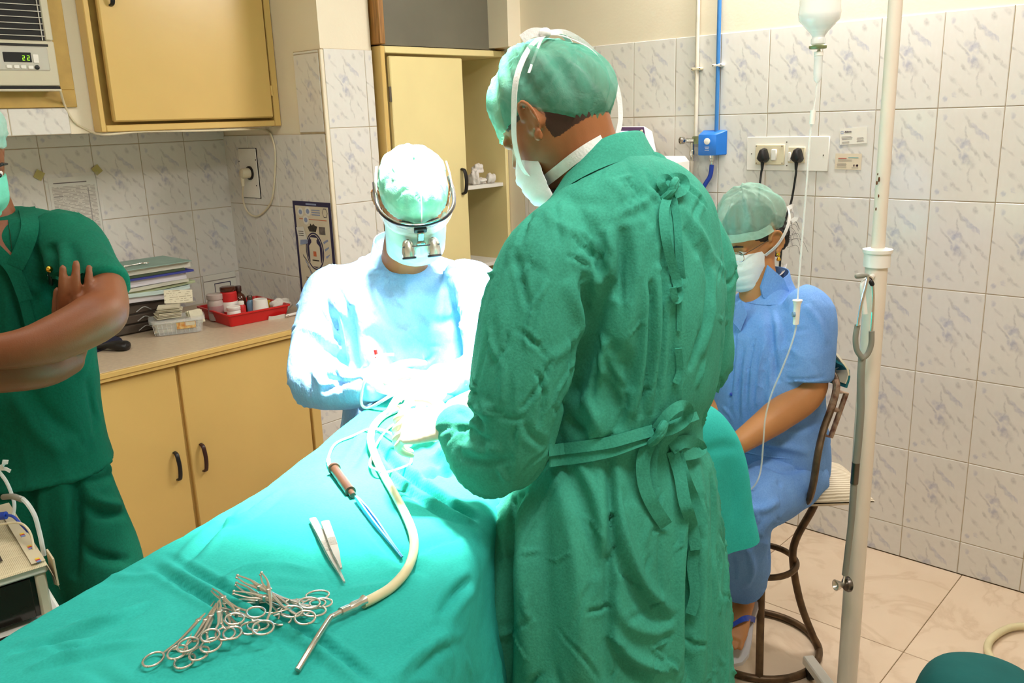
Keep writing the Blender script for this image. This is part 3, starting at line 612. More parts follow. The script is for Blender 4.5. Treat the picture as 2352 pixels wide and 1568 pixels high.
for pp, pa in (((1741, 335), pl1), ((1800, 335), pl1), ((1741, 374), pl1), ((1800, 374), pl1), ((1728, 353), sp), ((1893, 356), sp), ((1809, 326), sp), ((1809, 380), sp)):
    c = rw(*pp); MB().lathe([(.0022, 0), (.0022, .0015)], (XR-.0193 if pa is not sp else XR-.0122, c[1], c[2]), (-1, 0, 0), 8).build('screw', M['dark_steel'], pa)
def plug(pa, pb_, lab, lab2, end):
    c = rw(pa, pb_, .02); t = thing('power_plug', lab, 'plug', (XR-.02, c[1], c[2]))
    pr = [(0, .028), (.010, .024), (.017, .006), (.022, -.012), (.016, -.020), (.008, -.026), (-.008, -.026), (-.016, -.020), (-.022, -.012), (-.017, .006), (-.010, .024)]
    rings = [[V(XR-.0195-dx, c[1]+k*s_*p[0] if False else c[1]+s_*p[0], c[2]+s_*p[1]) for p in pr] for dx, s_ in ((0, .9), (.004, 1.), (.02, .95), (.032, .78), (.036, .5))]
    MB().loft(rings).build('body', M['black'], t); MB().tube([(XR-.036, c[1], c[2]-.015), (XR-.038, c[1], c[2]-.05)], [.008, .0045], 10).build('strain_relief', M['black_rubber'], t)
    cb = MB().tube(spline([(XR-.038, c[1], c[2]-.048)]+[V(*e) for e in end], 10), .0042, 8).build('power_cable', M['black_rubber']); tag(cb, lab2, 'cable')
def cw(a, b, o): q = rw(a, b, o); return (q[0], q[1], q[2])
plug(1755, 357, 'black three pin plug in the socket beside the switch', 'black cable falling from the plug beside the switch', [cw(1748, 400, .034), cw(1744, 440, .05), cw(1735, 560, .08), cw(1725, 760, .10), cw(1720, 1000, .10)])
plug(1833, 357, 'black three pin plug in the single socket at the right', 'black cable falling from the right hand plug behind the seated person', [cw(1828, 400, .034), cw(1818, 460, .04), cw(1800, 530, .06), cw(1785, 700, .08), cw(1775, 1000, .10)])
# business cards
M['card_white'] = mat('card_white', (236, 232, 222), .6, var=.02); M['card_cream'] = mat('card_cream', (226, 212, 188), .6, var=.03)
M['ink_dark'] = mat('dark_ink', (70, 50, 60), .8); M['ink_grey'] = mat('grey_ink', (150, 142, 140), .8); M['ink_blue'] = mat('blue_ink', (120, 140, 190), .8); M['ink_teal'] = mat('teal_ink', (60, 150, 160), .8); M['ink_red'] = mat('red_ink', (190, 70, 60), .8)
UY, UZ = V(0, -1, 0), V(0, 0, 1)
def card(name, lab, c, w_, h_, ang, m):
    t = thing(name, lab, 'card', c); ux = math.cos(ang)*UY+math.sin(ang)*UZ; uz = -math.sin(ang)*UY+math.cos(ang)*UZ; B = basis(ux, uz, np.cross(ux, uz))
    MB().box(np.array(c, float), (w_, h_, .0008), R=B).build('sheet', m, t, smooth=False)
    def rect(u, v, a, b, mm, nm='print_line'): MB().box(np.array(c)+ux*u+uz*v+B[:, 2]*.0006, (a, b, .0004), R=B).build(nm, mm, t, smooth=False)
    return t, rect, (np.array(c, float), ux, uz, B[:, 2])
c = rw(1960, 312, .0012)
t, rect, fr_ = card('business_card', 'white business card with a blue square logo taped to the tiles', c, .096, .056, .06, M['card_white'])
for u, v, a, b in ((-.0395, .0175, .009, .0012), (-.0395, .0105, .009, .0012), (-.0435, .014, .0012, .0075), (-.0355, .014, .0012, .0075)): rect(u, v, a, b, M['ink_blue'], 'logo')
textmesh('Abbott', .0085, fr_[0]+fr_[1]*-.031+fr_[2]*.013+fr_[3]*.0008, fr_[1], fr_[2], M['ink_dark'], t, bold=.0002)
for i, (u, w_) in enumerate(((-.024, .034), (-.022, .038), (-.022, .036))): rect(u, -.001-.0045*i, w_, .0016, M['ink_grey'])
for i in range(2): rect(-.027, -.0185-.004*i, .026, .0014, M['ink_grey'])
for i in range(4): rect(.0245, -.008-.004*i, .022+.003*(i % 2), .0014, M['ink_grey'])
c = rw(1948, 371, .0012)
t, rect, fr_ = card('business_card', 'cream business card with two small round emblems taped below the white card', c, .094, .056, -.01, M['card_cream'])
rect(-.021, .011, .030, .002, M['ink_red']); rect(.018, .0135, .036, .0022, M['ink_teal'])
for i in range(2): rect(-.012, .006-.004*i, .05, .0012, M['ink_grey'])
for i in range(4): rect(-.022, -.006-.0045*i, .032+.003*(i % 2), .0012, M['ink_grey'])
MB().lathe([(.0042, 0), (.0042, .0006), (.002, .0006), (.002, 0)], fr_[0]+fr_[1]*.033-fr_[2]*.013+fr_[3]*.0004, fr_[3], 20).build('emblem', M['ink_dark'], t); rect(.022, -.013, .004, .007, M['ink_dark'], 'emblem'); rect(.026, -.021, .024, .0012, M['ink_grey'])
ws = thing('wall_bracket', 'small white plastic bracket on the tiles behind the drip stand', 'bracket', rw(2040, 375))
c = rw(2041, 375); bxx('base', (XR-.0062, c[1]-.010, c[2]-.036), (XR-.014, c[1]+.010, c[2]+.036), M['white_plastic'], ws, .002); bxx('clip', (XR-.014, c[1]-.005, c[2]-.028), (XR-.02, c[1]+.005, c[2]+.012), M['ivory'], ws, .002); bxx('clip', (XR-.014, c[1]-.008, c[2]+.022), (XR-.02, c[1]+.008, c[2]+.034), M['white_plastic'], ws, .002)
# --- monitor and white machine behind the gowned back (on a cart)
XM = 2.95
cart = thing('equipment_cart', 'white equipment cart against the tiled wall behind the green gown', 'cart', (XM, 2.05, 0))
bxx('deck', (2.72, 1.86, 1.16), (3.04, 2.35, 1.19), M['white'], cart); bxx('deck', (2.72, 1.86, .3), (3.04, 2.35, .33), M['white'], cart)
for x in (2.74, 3.02):
    for y in (1.88, 2.33): MB().tube([(x, y, .05), (x, y, 1.16)], .012, 10).build('post', M['white'], cart); MB().lathe([(.018, -.012), (.022, -.006), (.022, .006), (.018, .012)], (x, y, .0226), (0, 1, 0), 16).build('caster', M['black_rubber'], cart)
mach = thing('white_machine', 'rounded white machine housing showing above the gowned shoulder', 'machine', (2.9, 1.98, 1.19))
pq = on(1545, 380, x=2.9); ptop = on(1510, 362, x=2.9)
MB().box((2.90, pq[1]+.12, (1.191+ptop[2])/2), (.28, .24, ptop[2]-1.191), bev=.02).build('housing', M['white_plastic'], mach); MB().tube([(2.8, pq[1]+.02, ptop[2]+.001), (2.86, pq[1]+.07, ptop[2]+.001)], .0015, 6).build('seam_line', M['ink_blue'], mach)
mon = thing('patient_monitor', 'purple bezelled monitor with a lit screen behind the gowned shoulder', 'monitor', (2.95, 2.1, 1.45))
A, B_, C_, D_ = on(1417, 293, x=3.0), on(1479, 293, x=2.98), on(1489, 335, x=2.94), on(1425, 338, x=2.96)
ux = unit(B_-A); uz = unit(A-D_); W_ = np.linalg.norm(B_-A); Hh = np.linalg.norm(A-D_); nn = np.cross(ux, uz); R_ = basis(ux, uz, nn); ctr = (A+B_+C_+D_)/4
M['purple'] = mat('purple_bezel', (92, 66, 104), .4, var=.06); M['screen'] = emit('lit_screen', (196, 214, 255), 2.2)
MB().box(ctr-nn*.03, (W_+.012, Hh+.012, .06), R=R_, bev=.006).build('casing', M['white_plastic'], mon); fb = MB().box(ctr+nn*.001, (W_, Hh, .004), R=R_, bev=.001).build('bezel', M['purple'], mon)
MB().box(ctr+nn*.0035-ux*.014, (W_*.62, Hh*.58, .002), R=R_).build('screen', M['screen'], fb, smooth=False)
for i, v in enumerate((.28, 0, -.24)): MB().lathe([(.007-.0008*i, 0), (.006, .002)], ctr+nn*.003+ux*W_*.39+uz*Hh*v, nn, 16).build('button', M['ivory'], fb)
MB().tube([ctr-nn*.05-uz*Hh*.4, V(2.93, ctr[1], ptop[2]+.03), V(2.93, ctr[1], ptop[2])], .014, 10).build('stand', M['white'], mon)
# --- socket, plug, cable and poster on the pillar side
def pw_(a, b, o=0.): return on(a, b, x=XP-.006-o)
ws2 = thing('wall_socket', 'white wall socket plate with a round black socket on the pillar', 'socket', pw_(574, 398))
a, b = pw_(549, 341), pw_(600, 455); bxx('dark_edge', (XP-.0062, a[1]+.002, b[2]-.002), (XP-.0072, b[1]-.003, a[2]+.002), M['dark'], ws2, 0); bxx('plate', (XP-.0072, a[1]+.003, b[2]), (XP-.012, b[1], a[2]), M['white_plastic'], ws2, .003)  # thin dark sheet showing as an edge round the plate
c = pw_(577, 397); MB().lathe([(.030, 0), (.030, .005), (.022, .007), (.020, .003)], (XP-.012, c[1], c[2]), (-1, 0, 0), 26).build('socket_ring', M['black'], ws2)
for pp in ((552, 370), (590, 367), (592, 426)): q = pw_(*pp); MB().lathe([(.003, 0), (.003, .001)], (XP-.0121, q[1], q[2]), (-1, 0, 0), 8).build('screw', M['dark'], ws2)
pg = thing('power_plug', 'ivory power plug in the pillar wall socket', 'plug', (XP-.03, c[1], c[2]))
MB().lathe([(.022, 0), (.023, .02), (.021, .035), (.012, .042)], (XP-.0155, c[1], c[2]), unit((-1, .15, 0)), 22).build('body', M['ivory'], pg); MB().tube([(XP-.045, c[1]+.01, c[2]-.012), (XP-.046, c[1]+.012, c[2]-.055)], [.010, .007], 10).build('strain_relief', M['ivory'], pg)
uu = lambda a, b, o: tuple(pw_(a, b, o))
pts = [on(138, 207, y=YAC-.004), on(150, 245, y=YU-.008), on(172, 280, y=YU-.006), on(205, 300, y=YU-.004), on(240, 309, y=YU-.05), on(330, 302, y=YA+.01), on(470, 300, y=YA+.01), on(560, 297, y=YA+.01)]
pts += [uu(606, 298, .006), uu(622, 310, .006), uu(632, 350, .006), uu(630, 420, .006), uu(622, 465, .006), uu(600, 492, .006), uu(582, 496, .006), uu(566, 482, .008), uu(558, 455, .02), (XP-.046, c[1]+.012, c[2]-.05)]
cbl = MB().tube(spline(pts, 6), .0042, 8).build('power_cable', M['ivory']); tag(cbl, 'ivory cable looping from the air conditioner down to the pillar socket', 'cable')
pt = thing('wall_poster', 'dark blue bordered poster of a bottle in an oval on the pillar', 'poster', pw_(720, 575))
M['navy'] = mat('navy_print', (44, 38, 78), .5); M['poster_cream'] = mat('poster_cream', (222, 212, 190), .5, var=.04); M['print_grey'] = mat('grey_print', (120, 112, 108), .6, var=.25, vs=40); M['print_blue'] = mat('pale_blue_print', (150, 164, 200), .6, var=.1); M['print_orange'] = mat('orange_print', (206, 110, 70), .6); M['print_dark'] = mat('dark_glove_print', (66, 58, 50), .6, var=.3, vs=60)
PO = V(XP-.0075, 3.184, .905); PW, PH = .262, .428
def pr(u0, v0, u1, v1, m, l=1, name='print'): bxx(name, (PO[0]-.0003*l, PO[1]-u0*PW, PO[2]+v0*PH), (PO[0]-.0003*l-.0003, PO[1]-u1*PW, PO[2]+v1*PH), m, pt, 0)
def prp(poly, m, l, name='print'): MB().prism(poly, (PO[0]-.0003*l, PO[1], PO[2]), (0, -PW, 0), (0, 0, PH), -.0003 if np.cross((0, -PW, 0), (0, 0, PH))[0] > 0 else .0003).build(name, m, pt, smooth=False)
bxx('sheet', (PO[0]+.0012, PO[1], PO[2]), (PO[0]-.0003, PO[1]-PW, PO[2]+PH), M['navy'], pt, 0); pr(.06, .03, .94, .955, M['poster_cream'])
el = lambda cx, cy, rx, ry, n=28, a0=0, a1=2*PI: [(cx+rx*math.cos(t), cy+ry*math.sin(t)) for t in np.linspace(a0, a1, n, endpoint=False)]
prp(el(.5, .52, .24, .185), M['navy'], 3); prp(el(.5, .52, .215, .170), M['poster_cream'], 4); prp(el(.5, .52, .205, .163), M['navy'], 5)
prp([(.36, .40), (.36, .57), (.43, .605), (.43, .64), (.57, .64), (.57, .605), (.64, .57), (.64, .40), (.58, .37), (.42, .37)], M['poster_cream'], 6, 'bottle_print'); pr(.41, .635, .59, .655, M['poster_cream'], 7); pr(.46, .47, .54, .52, M['print_orange'], 7); pr(.42, .425, .6, .437, M['print_dark'], 7)
prp([(.40, .71), (.36, .755), (.42, .765), (.44, .79), (.48, .77), (.52, .79), (.56, .77), (.62, .765), (.57, .71)], M['print_dark'], 3, 'glove_print'); pr(.66, .69, .82, .765, M['print_grey'], 3)
for cx, cy in ((.2, .895), (.4, .905), (.33, .82)): prp(el(cx, cy, .08, .045, 18), M['paper'], 3, 'sticker'); prp(el(cx, cy, .045, .024, 12), M['print_blue'], 4)
for i in range(3): pr(.5, .915-.022*i, .72, .925-.022*i, M['print_blue'], 3, 'print_line')
prp(el(.85, .90, .07, .05, 6), M['print_grey'], 3); prp(el(.85, .90, .058, .04, 6), M['poster_cream'], 4); pr(.15, .825, .88, .832, M['print_orange'], 2, 'print_line')
prp([(.1, .56), (.05, .74), (.25, .755), (.34, .60)], M['paper'], 8, 'sticker'); prp([(.12, .57), (.14, .62), (.34, .63), (.33, .59)], M['print_blue'], 9)
for i in range(3): pr(.1, .70-.02*i, .24, .708-.02*i, M['print_grey'], 9, 'print_line')
for i in range(3): prp([(.74+.02*i, .62-.07*i), (.86+.02*i, .65-.07*i), (.88, .635-.07*i), (.76+.02*i, .60-.07*i)], M['print_blue'], 3)
for i in range(4): prp([(.16+.05*i, .48-.05*i), (.30+.04*i, .40-.05*i), (.31+.04*i, .385-.05*i), (.17+.05*i, .455-.05*i)], M['print_blue'] if i % 2 else M['print_grey'], 3)
for i in range(3): pr(.2, .245-.02*i, .4+.04*i, .252-.02*i, M['print_grey'], 3, 'print_line')
pr(.17, .185, .9, .192, M['ink_red'], 3, 'print_line'); pr(.17, .06, .93, .165, M['navy'], 3); pr(.2, .075, .42, .15, M['poster_cream'], 4); pr(.36, .967, .64, .983, M['print_blue'], 2, 'print_line')
# --- plastic sleeve with a list on the left wall
sv = thing('taped_list', 'printed list in a clear plastic sleeve taped to the tiles', 'notice', on(165, 480, y=YL-.008))
a, b = on(97, 402, y=YL-.008), on(238, 562, y=YL-.008); xa, xb, za, zb = a[0]+.005, 1.545, 1.185, a[2]
M['list'] = print_mat('printed_list', (222, 216, 206), (164, 158, 152), .0056, 'Z', .42, 70., .44)
bxx('sheet', (xa+.012, YL-.008, za+.012), (xb-.012, YL-.0072, zb-.015), M['paper'], sv, 0); bxx('print_block', (xa+.022, YL-.0084, za+.02), (xb-.02, YL-.008, zb-.05), M['list'], sv, 0); bxx('print_line', (xa+.03, YL-.0085, zb-.038), (xb-.05, YL-.008, zb-.034), M['ink_dark'], sv, 0)
for z_ in (zb-.09, zb-.16): bxx('print_line', (xa+.026, YL-.0086, z_), (xa+.06, YL-.0083, z_+.004), M['ink_grey'], sv, 0)
bxx('print_column', (xb-.05, YL-.0086, za+.03), (xb-.046, YL-.0083, zb-.06), M['ink_grey'], sv, 0)
mb = MB(); gx = 12; gz_ = 16; vv = []
for i in range(gx+1):
    for k in range(gz_+1): vv.append((xa+(xb-xa)*i/gx, YL-.011-.003*abs(math.sin(i*1.3+k*.9))-.003*abs(math.sin(k*2.1-i*.7)), za+(zb-za)*k/gz_))
mb.add(vv, [(i*(gz_+1)+k, (i+1)*(gz_+1)+k, (i+1)*(gz_+1)+k+1, i*(gz_+1)+k+1) for i in range(gx) for k in range(gz_)])
M['sleeve'] = mat('glossy_clear_sleeve', (250, 250, 248), .05, alpha=.16, spec=.9, var=.01); mb.build('sleeve', M['sleeve'], sv)
M['tape'] = mat('yellowed_tape', (206, 194, 120), .45, var=.08, alpha=.8)
for a, b, an in ((90, 402, .6), (223, 390, -.6), (238, 553, .7)):
    q = on(a, b, y=YL-.0135); MB().box(q, (.032, .0006, .034), R=rotm((0, 1, 0), an)).build('tape', M['tape'], sv, smooth=False)
# ------------------------------------------------------------------ things on the counter
def cz(a, b, z=ZC): return on(a, b, z=z)
# drawer unit (clear/dark plastic)
M['dark_clear'] = mat('smoky_clear_plastic', (96, 84, 74), .12, alpha=.75, var=.15, vs=8, spec=.6)
du = thing('plastic_drawer_unit', 'smoky clear plastic drawer unit under the pile of papers', 'drawer unit', (1.46, 3.45, ZC))
q = cz(300, 768); dx0, dx1, dy0, dy1 = q[0]-.10, q[0]+.16, q[1]-.01, q[1]+.2; zt_ = on(330, 685, y=dy0)[2]-.012
bxx('case', (dx0, dy0+.012, ZC), (dx1, dy1, zt_), M['dark_clear'], du, .006)
for i in range(3):
    z0 = ZC+.006+(zt_-ZC-.01)/3*i; d = bxx('drawer', (dx0+.006, dy0, z0), (dx1-.006, dy0+.012, z0+(zt_-ZC-.01)/3-.006), M['dark_clear'], du, .003)
    MB().tube(spline([(q[0]+.06-.03, dy0-.002, z0+.006), (q[0]+.06, dy0-.008, z0+.022), (q[0]+.09, dy0-.002, z0+.006)], 5), .0018, 6).build('pull_rim', M['clear'], d)
# paper pile
cols = [((150, 176, 164), 'green cardboard file topmost on the pile'), ((226, 222, 206), 'thick white bound report under the green file'), ((70, 84, 60), 'dark green magazine in the paper pile'), ((60, 66, 150), 'blue and yellow magazine in the paper pile'), ((222, 216, 222), 'thick white paper wad in the pile'), ((206, 204, 186), 'cream paper folder low in the pile'), ((180, 190, 150), 'pale green folder low in the pile'), ((206, 226, 220), 'bluish white paper sheaf near the pile bottom'), ((226, 220, 222), 'curled white paper sheaf at the pile bottom')]
th = [.004, .022, .010, .008, .026, .012, .010, .016, .024]; z = zt_+.001; px0 = dx0-.01; pxw = .36
tot = sum(th); items = list(zip(cols, th))[::-1]
for i, ((c, lb), t) in enumerate(items):
    m_ = mat('paper_'+str(i), c, .75, var=.12, vs=8, aniso=(1, 1, 40)); o = rng.normal(0, .006, 2); wv = .012*max(0, (5-i)/5)
    mb = MB(); rings = []; nn = 14
    for k in range(nn+1):
        u = k/nn; x = px0+.02*(i % 3)-.0+pxw*u*(.92+.02*(i % 4)); zb_ = z+wv*math.sin(u*5+i)*.4; y0, y1 = dy0-.03+o[1]-.012*(i > 6), dy0+.2+o[1]
        rings.append([V(x, y0, zb_), V(x, y1, zb_), V(x, y1, zb_+t*.96), V(x, y0, zb_+t*.96)])
    ob = mb.loft(rings).build('paper_file' if i > 5 else 'paper_sheaf', m_, smooth=False); tag(ob, lb, 'papers' if i < 6 else 'file', 'papers piled on the drawer unit'); z += t+.0008
ZP = z
m_ = mat('red_corner', (186, 74, 54), .6)
# scissors on the file
def clamp(name, lab, o, ang, L=.15, spread=.5, ring=.013, curved=0., R=None, m=None, kind='clamp', group=None, open_=.12, fen=False, tilt=0.):
    """ring handled clamp lying flat: o = tip point, ang = heading from tip to rings"""
    t = thing(name, lab, kind, o, group); m = m or M['steel']; d = hd(ang); s_ = V(-d[1], d[0], 0); up = V(0, 0, 1); o = np.array(o, float); rr = ring
    def lp(u, v, w=0.): return o+d*u+s_*v+up*(w+tilt*u)
    J = L*.36
    for sg in (-1, 1):
        hz = .0016*sg+.0032
        cen = lp(L-.2*rr, -open_*(L-J)*sg-sg*rr*.75, hz); n = 26
        pth = [lp(0, .001*sg, hz), lp(J*.5, (.0035 if fen else .0022)*sg+curved*0, hz), lp(J, .0, hz), lp(J+(L-J)*.5, -open_*.45*(L-J)*sg, hz), cen-d*rr*1.28*.80+s_*sg*rr*.60]
        rd = [.0013, .0016, .0034, .0019, .0018]; 
        sh = MB().tube(spline(pth, 5), interp(None, rd, 21), 8, ell=(.8, 1)).build('shank', m, t)
        if fen: MB().ell(lp(-.001, .001*sg, hz), (.0024, .0024, .002), n=10, m=8).build('jaw_tooth', m, t)
        rp = [cen+d*rr*1.28*math.cos(a)+s_*rr*math.sin(a) for a in np.linspace(0, 2*PI, n)]
        MB().tube(rp, .0017, 8, up=up).build('finger_ring', m, t)
    rz = lp(L-rr*2.3, 0, .0032); MB().box(rz, (.0035, open_*(L-J)*1.55, .0022), R=basis(d, s_, up), bev=.0006).build('ratchet', m, t)
    MB().lathe([(.0042, -.0005), (.0042, .0068), (.003, .0075)], lp(J, 0, 0), n=12).build('pivot', m, t)
    return t
q = V(px0+.07, dy0+.0, 0); q2 = V(px0+.21, dy0+.03, 0); an = math.degrees(math.atan2(q2[1]-q[1], q2[0]-q[0]))
clamp('scissors', 'slim steel scissors lying on the green file', (q[0], q[1], ZP+.001), an, L=np.linalg.norm(q2-q), ring=.011, open_=.06, kind='scissors')
# telephone
ph = thing('telephone', 'dark blue push button telephone half hidden behind the crossed arms', 'telephone', cz(262, 790))
q = cz(260, 800); Rz = rotm((0, 0, 1), .5); M['phone'] = mat('dark_blue_phone', (30, 34, 58), .35, var=.1)
pts0 = [V(-.085, -.09, 0), V(.085, -.09, 0), V(.085, .09, 0), V(-.085, .09, 0)]; pts1 = [V(-.08, -.085, .022), V(.08, -.085, .022), V(.08, .085, .055), V(-.08, .085, .055)]; cq = V(q[0]-.05, q[1]+.10, ZC)
MB().loft([[cq+Rz@p for p in pts0], [cq+Rz@(p*V(1, 1, .7)+V(0, 0, .002)) for p in pts1], [cq+Rz@(p*V(.95, .95, 1)) for p in pts1]]).build('base', M['phone'], ph)
for i in range(4):
    for k in range(3): MB().box(cq+Rz@V(.0+.022*k, -.055+.022*i, .032+.0042*(i+.3)), (.012, .010, .006), R=Rz, bev=.002).build('key', M['ink_grey'], ph)
hs = thing('telephone_handset', 'black telephone handset lying in front of the telephone', 'handset', cz(272, 815))
q1, q2 = cz(222, 806)+V(0, 0, .012), cz(300, 803)+V(0, 0, .016); mid = (q1+q2)/2
hp = spline([q1, q1*.6+q2*.4+V(0, 0, .006), q2*.85+q1*.15, q2], 8); MB().tube(hp, interp(None, [.012, .012, .017, .026, .027, .022, .006], len(hp)), 14, ell=(.7, 1.15)).build('shell', M['black'], hs)
cd_ = MB().tube(spline([q1, q1+V(-.03, -.03, -.006), cz(205, 818)+V(0, 0, .006)], 8), .005, 8).build('cord', M['black_rubber'], hs)
rb = thing('maroon_pouch', 'small maroon pouch at the counter edge beside the telephone', 'pouch', cz(205, 815)); crumple('pouch', cz(196, 808), .035, .03, .024, mat('maroon_cloth', (120, 24, 52), .7), 5, rb)
# clear box with paper packets
bxq = cz(350, 778); 
cb2 = thing('clear_food_box', 'ribbed clear plastic box holding paper packets with a picture label', 'box', cz(410, 770))
qa, qb = cz(352, 776), cz(470, 762); uxd = unit(qb-qa); uyd = V(-uxd[1], uxd[0], 0); wL = np.linalg.norm(qb-qa); dp = .115; cen = qa+uxd*wL/2+uyd*dp/2
def rrect(c, w_, d_, z, r, n=6):
    out = []
    for sx, sy, a0 in ((1, 1, 0), (-1, 1, PI/2), (-1, -1, PI), (1, -1, 1.5*PI)):
        for a in np.linspace(a0, a0+PI/2, n): out.append(c+uxd*(sx*(w_/2-r)+r*math.cos(a))+uyd*(sy*(d_/2-r)+r*math.sin(a))+V(0, 0, z))
    return out
HB = .062
MB().loft([rrect(cen, wL*.9, dp*.9, .002, .02), rrect(cen, wL*1.04, dp*1.03, HB, .025), rrect(cen, wL*1.02, dp*1.0, HB, .024), rrect(cen, wL*.88, dp*.88, .004, .02)], cap=True).build('tub', M['clear'], cb2)
MB().loft([rrect(cen, wL*1.04, dp*1.03, HB-.012, .025), rrect(cen, wL*1.10, dp*1.09, HB-.011, .027), rrect(cen, wL*1.10, dp*1.09, HB, .027), rrect(cen, wL*1.04, dp*1.03, HB+.001, .025)]).build('rim', M['clear'], cb2)
M['picture_label'] = mat('picture_label', (230, 206, 140), .5, col2=(196, 120, 40), vs=60)
MB().box(cen+uxd*wL*.16-uyd*(dp*.505)+V(0, 0, .036), (.07, .001, .026), R=basis(uxd, uyd, V(0, 0, 1))).build('label', M['picture_label'], cb2, smooth=False); MB().box(cen+uxd*wL*.24-uyd*(dp*.51)+V(0, 0, .041), (.035, .001, .014), R=basis(uxd, uyd, V(0, 0, 1))).build('label', M['paper2'], cb2, smooth=False)
for i in range(12): MB().tube([cen+uxd*wL*(-.45+.082*i)-uyd*(dp*.47)+V(0, 0, .006), cen+uxd*wL*(-.45+.082*i)*1.08-uyd*(dp*.515)+V(0, 0, .048)], .0012, 5).build('rib', M['clear'], cb2)
M['packet'] = mat('stained_paper', (222, 214, 188), .8, var=.12, vs=14, bump=.2)
def packet(i, c, w_, d_, t, ang, lb, tilt=0., m=None):
    R_ = basis(uxd, uyd, V(0, 0, 1)) @ rotm((0, 0, 1), ang) @ rotm((1, 0, 0), tilt); mb = MB(); L_ = 9
    for k in range(L_):
        o = rng.normal(0, .0035, 2); mb.box(c+R_@V(o[0], o[1], t*(k+.5)/L_), (w_, d_, t/L_*.75), R=R_)
    return tag(mb.build('paper_packet', m or M['packet'], None, smooth=False), lb, 'papers', 'paper packets in the clear box')
packet(0, cen+V(0, 0, .012)-uxd*.005, wL*.84, dp*.8, .040, 0, 'wad of cream paper packets filling the clear box')
packet(1, cen+V(0, 0, HB+.002)-uxd*.03, .085, .08, .022, .15, 'stack of cream paper packets above the rim of the clear box')
packet(2, cen+V(0, 0, HB+.028)-uxd*.022, .08, .07, .018, -.1, 'second stack of cream paper packets in the clear box')
packet(3, cen+V(0, 0, HB+.046)+uxd*.03+uyd*.03, .085, .006, .001, .05, 'perforated cream paper sheet standing up behind the packets', tilt=0.)
M['note'] = print_mat('dotted_note_paper', (226, 218, 194), (176, 166, 140), .008, 'Z', .3, 90., .5)
ob = MB().box(cen+V(0, 0, HB+.072)+uxd*.018+uyd*.035, (.105, .004, .052), R=basis(uxd, uyd, V(0, 0, 1))@rotm((1, 0, 0), -.25)@rotm((0, 1, 0), .08)).build('paper_note', M['note'], None, smooth=False); tag(ob, 'perforated paper note standing at the top of the clear box', 'papers', 'paper packets in the clear box')
ob = packet(5, cen+V(0, 0, HB-.01)+uxd*.06, .05, .05, .034, .5, 'bundle of upright cream tickets at the right of the clear box', tilt=1.2)
# red tray
ty = thing('red_tray', 'red plastic tray holding medicine jars and a paper cup', 'tray', cz(560, 735))
T0, T1, T2 = cz(530, 752), cz(652, 728), cz(470, 722); T0 = V(*T0); ux_ = unit(T1-T0); uy_ = V(-ux_[1], ux_[0], 0); TW = np.linalg.norm(T1-T0)+.02; TD = .27; TH = .052
def trect(z, e): return [T0+ux_*(-e)+uy_*(-e)+V(0, 0, z), T0+ux_*(TW+e)+uy_*(-e)+V(0, 0, z), T0+ux_*(TW+e)+uy_*(TD+e)+V(0, 0, z), T0+ux_*(-e)+uy_*(TD+e)+V(0, 0, z)]
def bend(rs): 
    out = []
    for r_ in rs:
        q_ = []
        for i in range(4):
            a, b, c_ = r_[i-1], r_[i], r_[(i+1) % 4]; u1, u2 = unit(a-b), unit(c_-b)
            for t in np.linspace(0, 1, 4): q_.append(b+u1*.012*(1-t)**2+u2*.012*t**2)
        out.append(q_)
    return out
MB().loft(bend([trect(.001, -.012), trect(.001, -.004), trect(TH-.008, .006), trect(TH-.006, .012), trect(TH, .012), trect(TH, .004), trect(.006, -.008)])).build('tray_shell', M['red_plastic'], ty)
def inT(a, b, z=.008): q = on(a, b, z=ZC+z); return V(q[0], q[1], ZC+z)
def jar(name, lb, c, prof, m, cap=None, capm=None, label=None, cat='jar', extra=None):
    t = thing(name, lb, cat, c); MB().lathe(prof, c, n=24).build('body', m, t)
    if cap: MB().lathe(cap, c, n=24).build('cap', capm, t)
    if label: MB().lathe(label[0], c, n=24).build('label', label[1], t)
    return t
M['amber'] = mat('amber_glass', (74, 30, 12), .1, var=.1, spec=.7); M['cloudy'] = mat('cloudy_plastic', (206, 188, 180), .3, var=.1, alpha=.8); M['red_label'] = mat('red_label', (200, 34, 34), .5, var=.08, vs=30); M['steelblue'] = mat('pale_blue_glass', (120, 160, 190), .2, var=.1)
jc = T0+ux_*.02+uy_*.16+V(0, 0, .007)
jar('plastic_jar', 'cloudy plastic jar at the left corner of the red tray', jc, [(.030, 0), (.032, .01), (.032, .075), (.028, .085)], M['cloudy'], [(.032, .085), (.033, .087), (.033, .105), (.030, .107)], M['cloudy'], ([(.0325, .03), (.0325, .06)], mat('pink_label', (186, 140, 140), .6, var=.2)))
jar('medicine_jar', 'red and white labelled jar in the red tray', T0+ux_*.075+uy_*.15+V(0, 0, .007), [(.032, 0), (.034, .008), (.034, .105), (.028, .112)], M['red_label'], [(.031, .112), (.032, .114), (.032, .128), (.029, .130)], M['amber'], ([(.0345, .03), (.0345, .07)], M['white_plastic']))
jar('white_jar', 'small white jar in front of the red labelled jar', T0+ux_*.06+uy_*.085+V(0, 0, .007), [(.026, 0), (.027, .004), (.027, .04), (.025, .043)], M['white_plastic'], [(.027, .0435), (.028, .045), (.028, .056), (.026, .058)], M['white_plastic'], ([(.0274, .012), (.0274, .018)], M['red_label']))
jar('amber_bottle', 'amber glass medicine bottle in the red tray', T0+ux_*.125+uy_*.16+V(0, 0, .007), [(.027, 0), (.028, .004), (.028, .07), (.022, .085), (.011, .095), (.011, .105)], M['amber'], [(.0135, .102), (.0135, .122), (.012, .124)], M['brown_plastic'], cat='bottle')
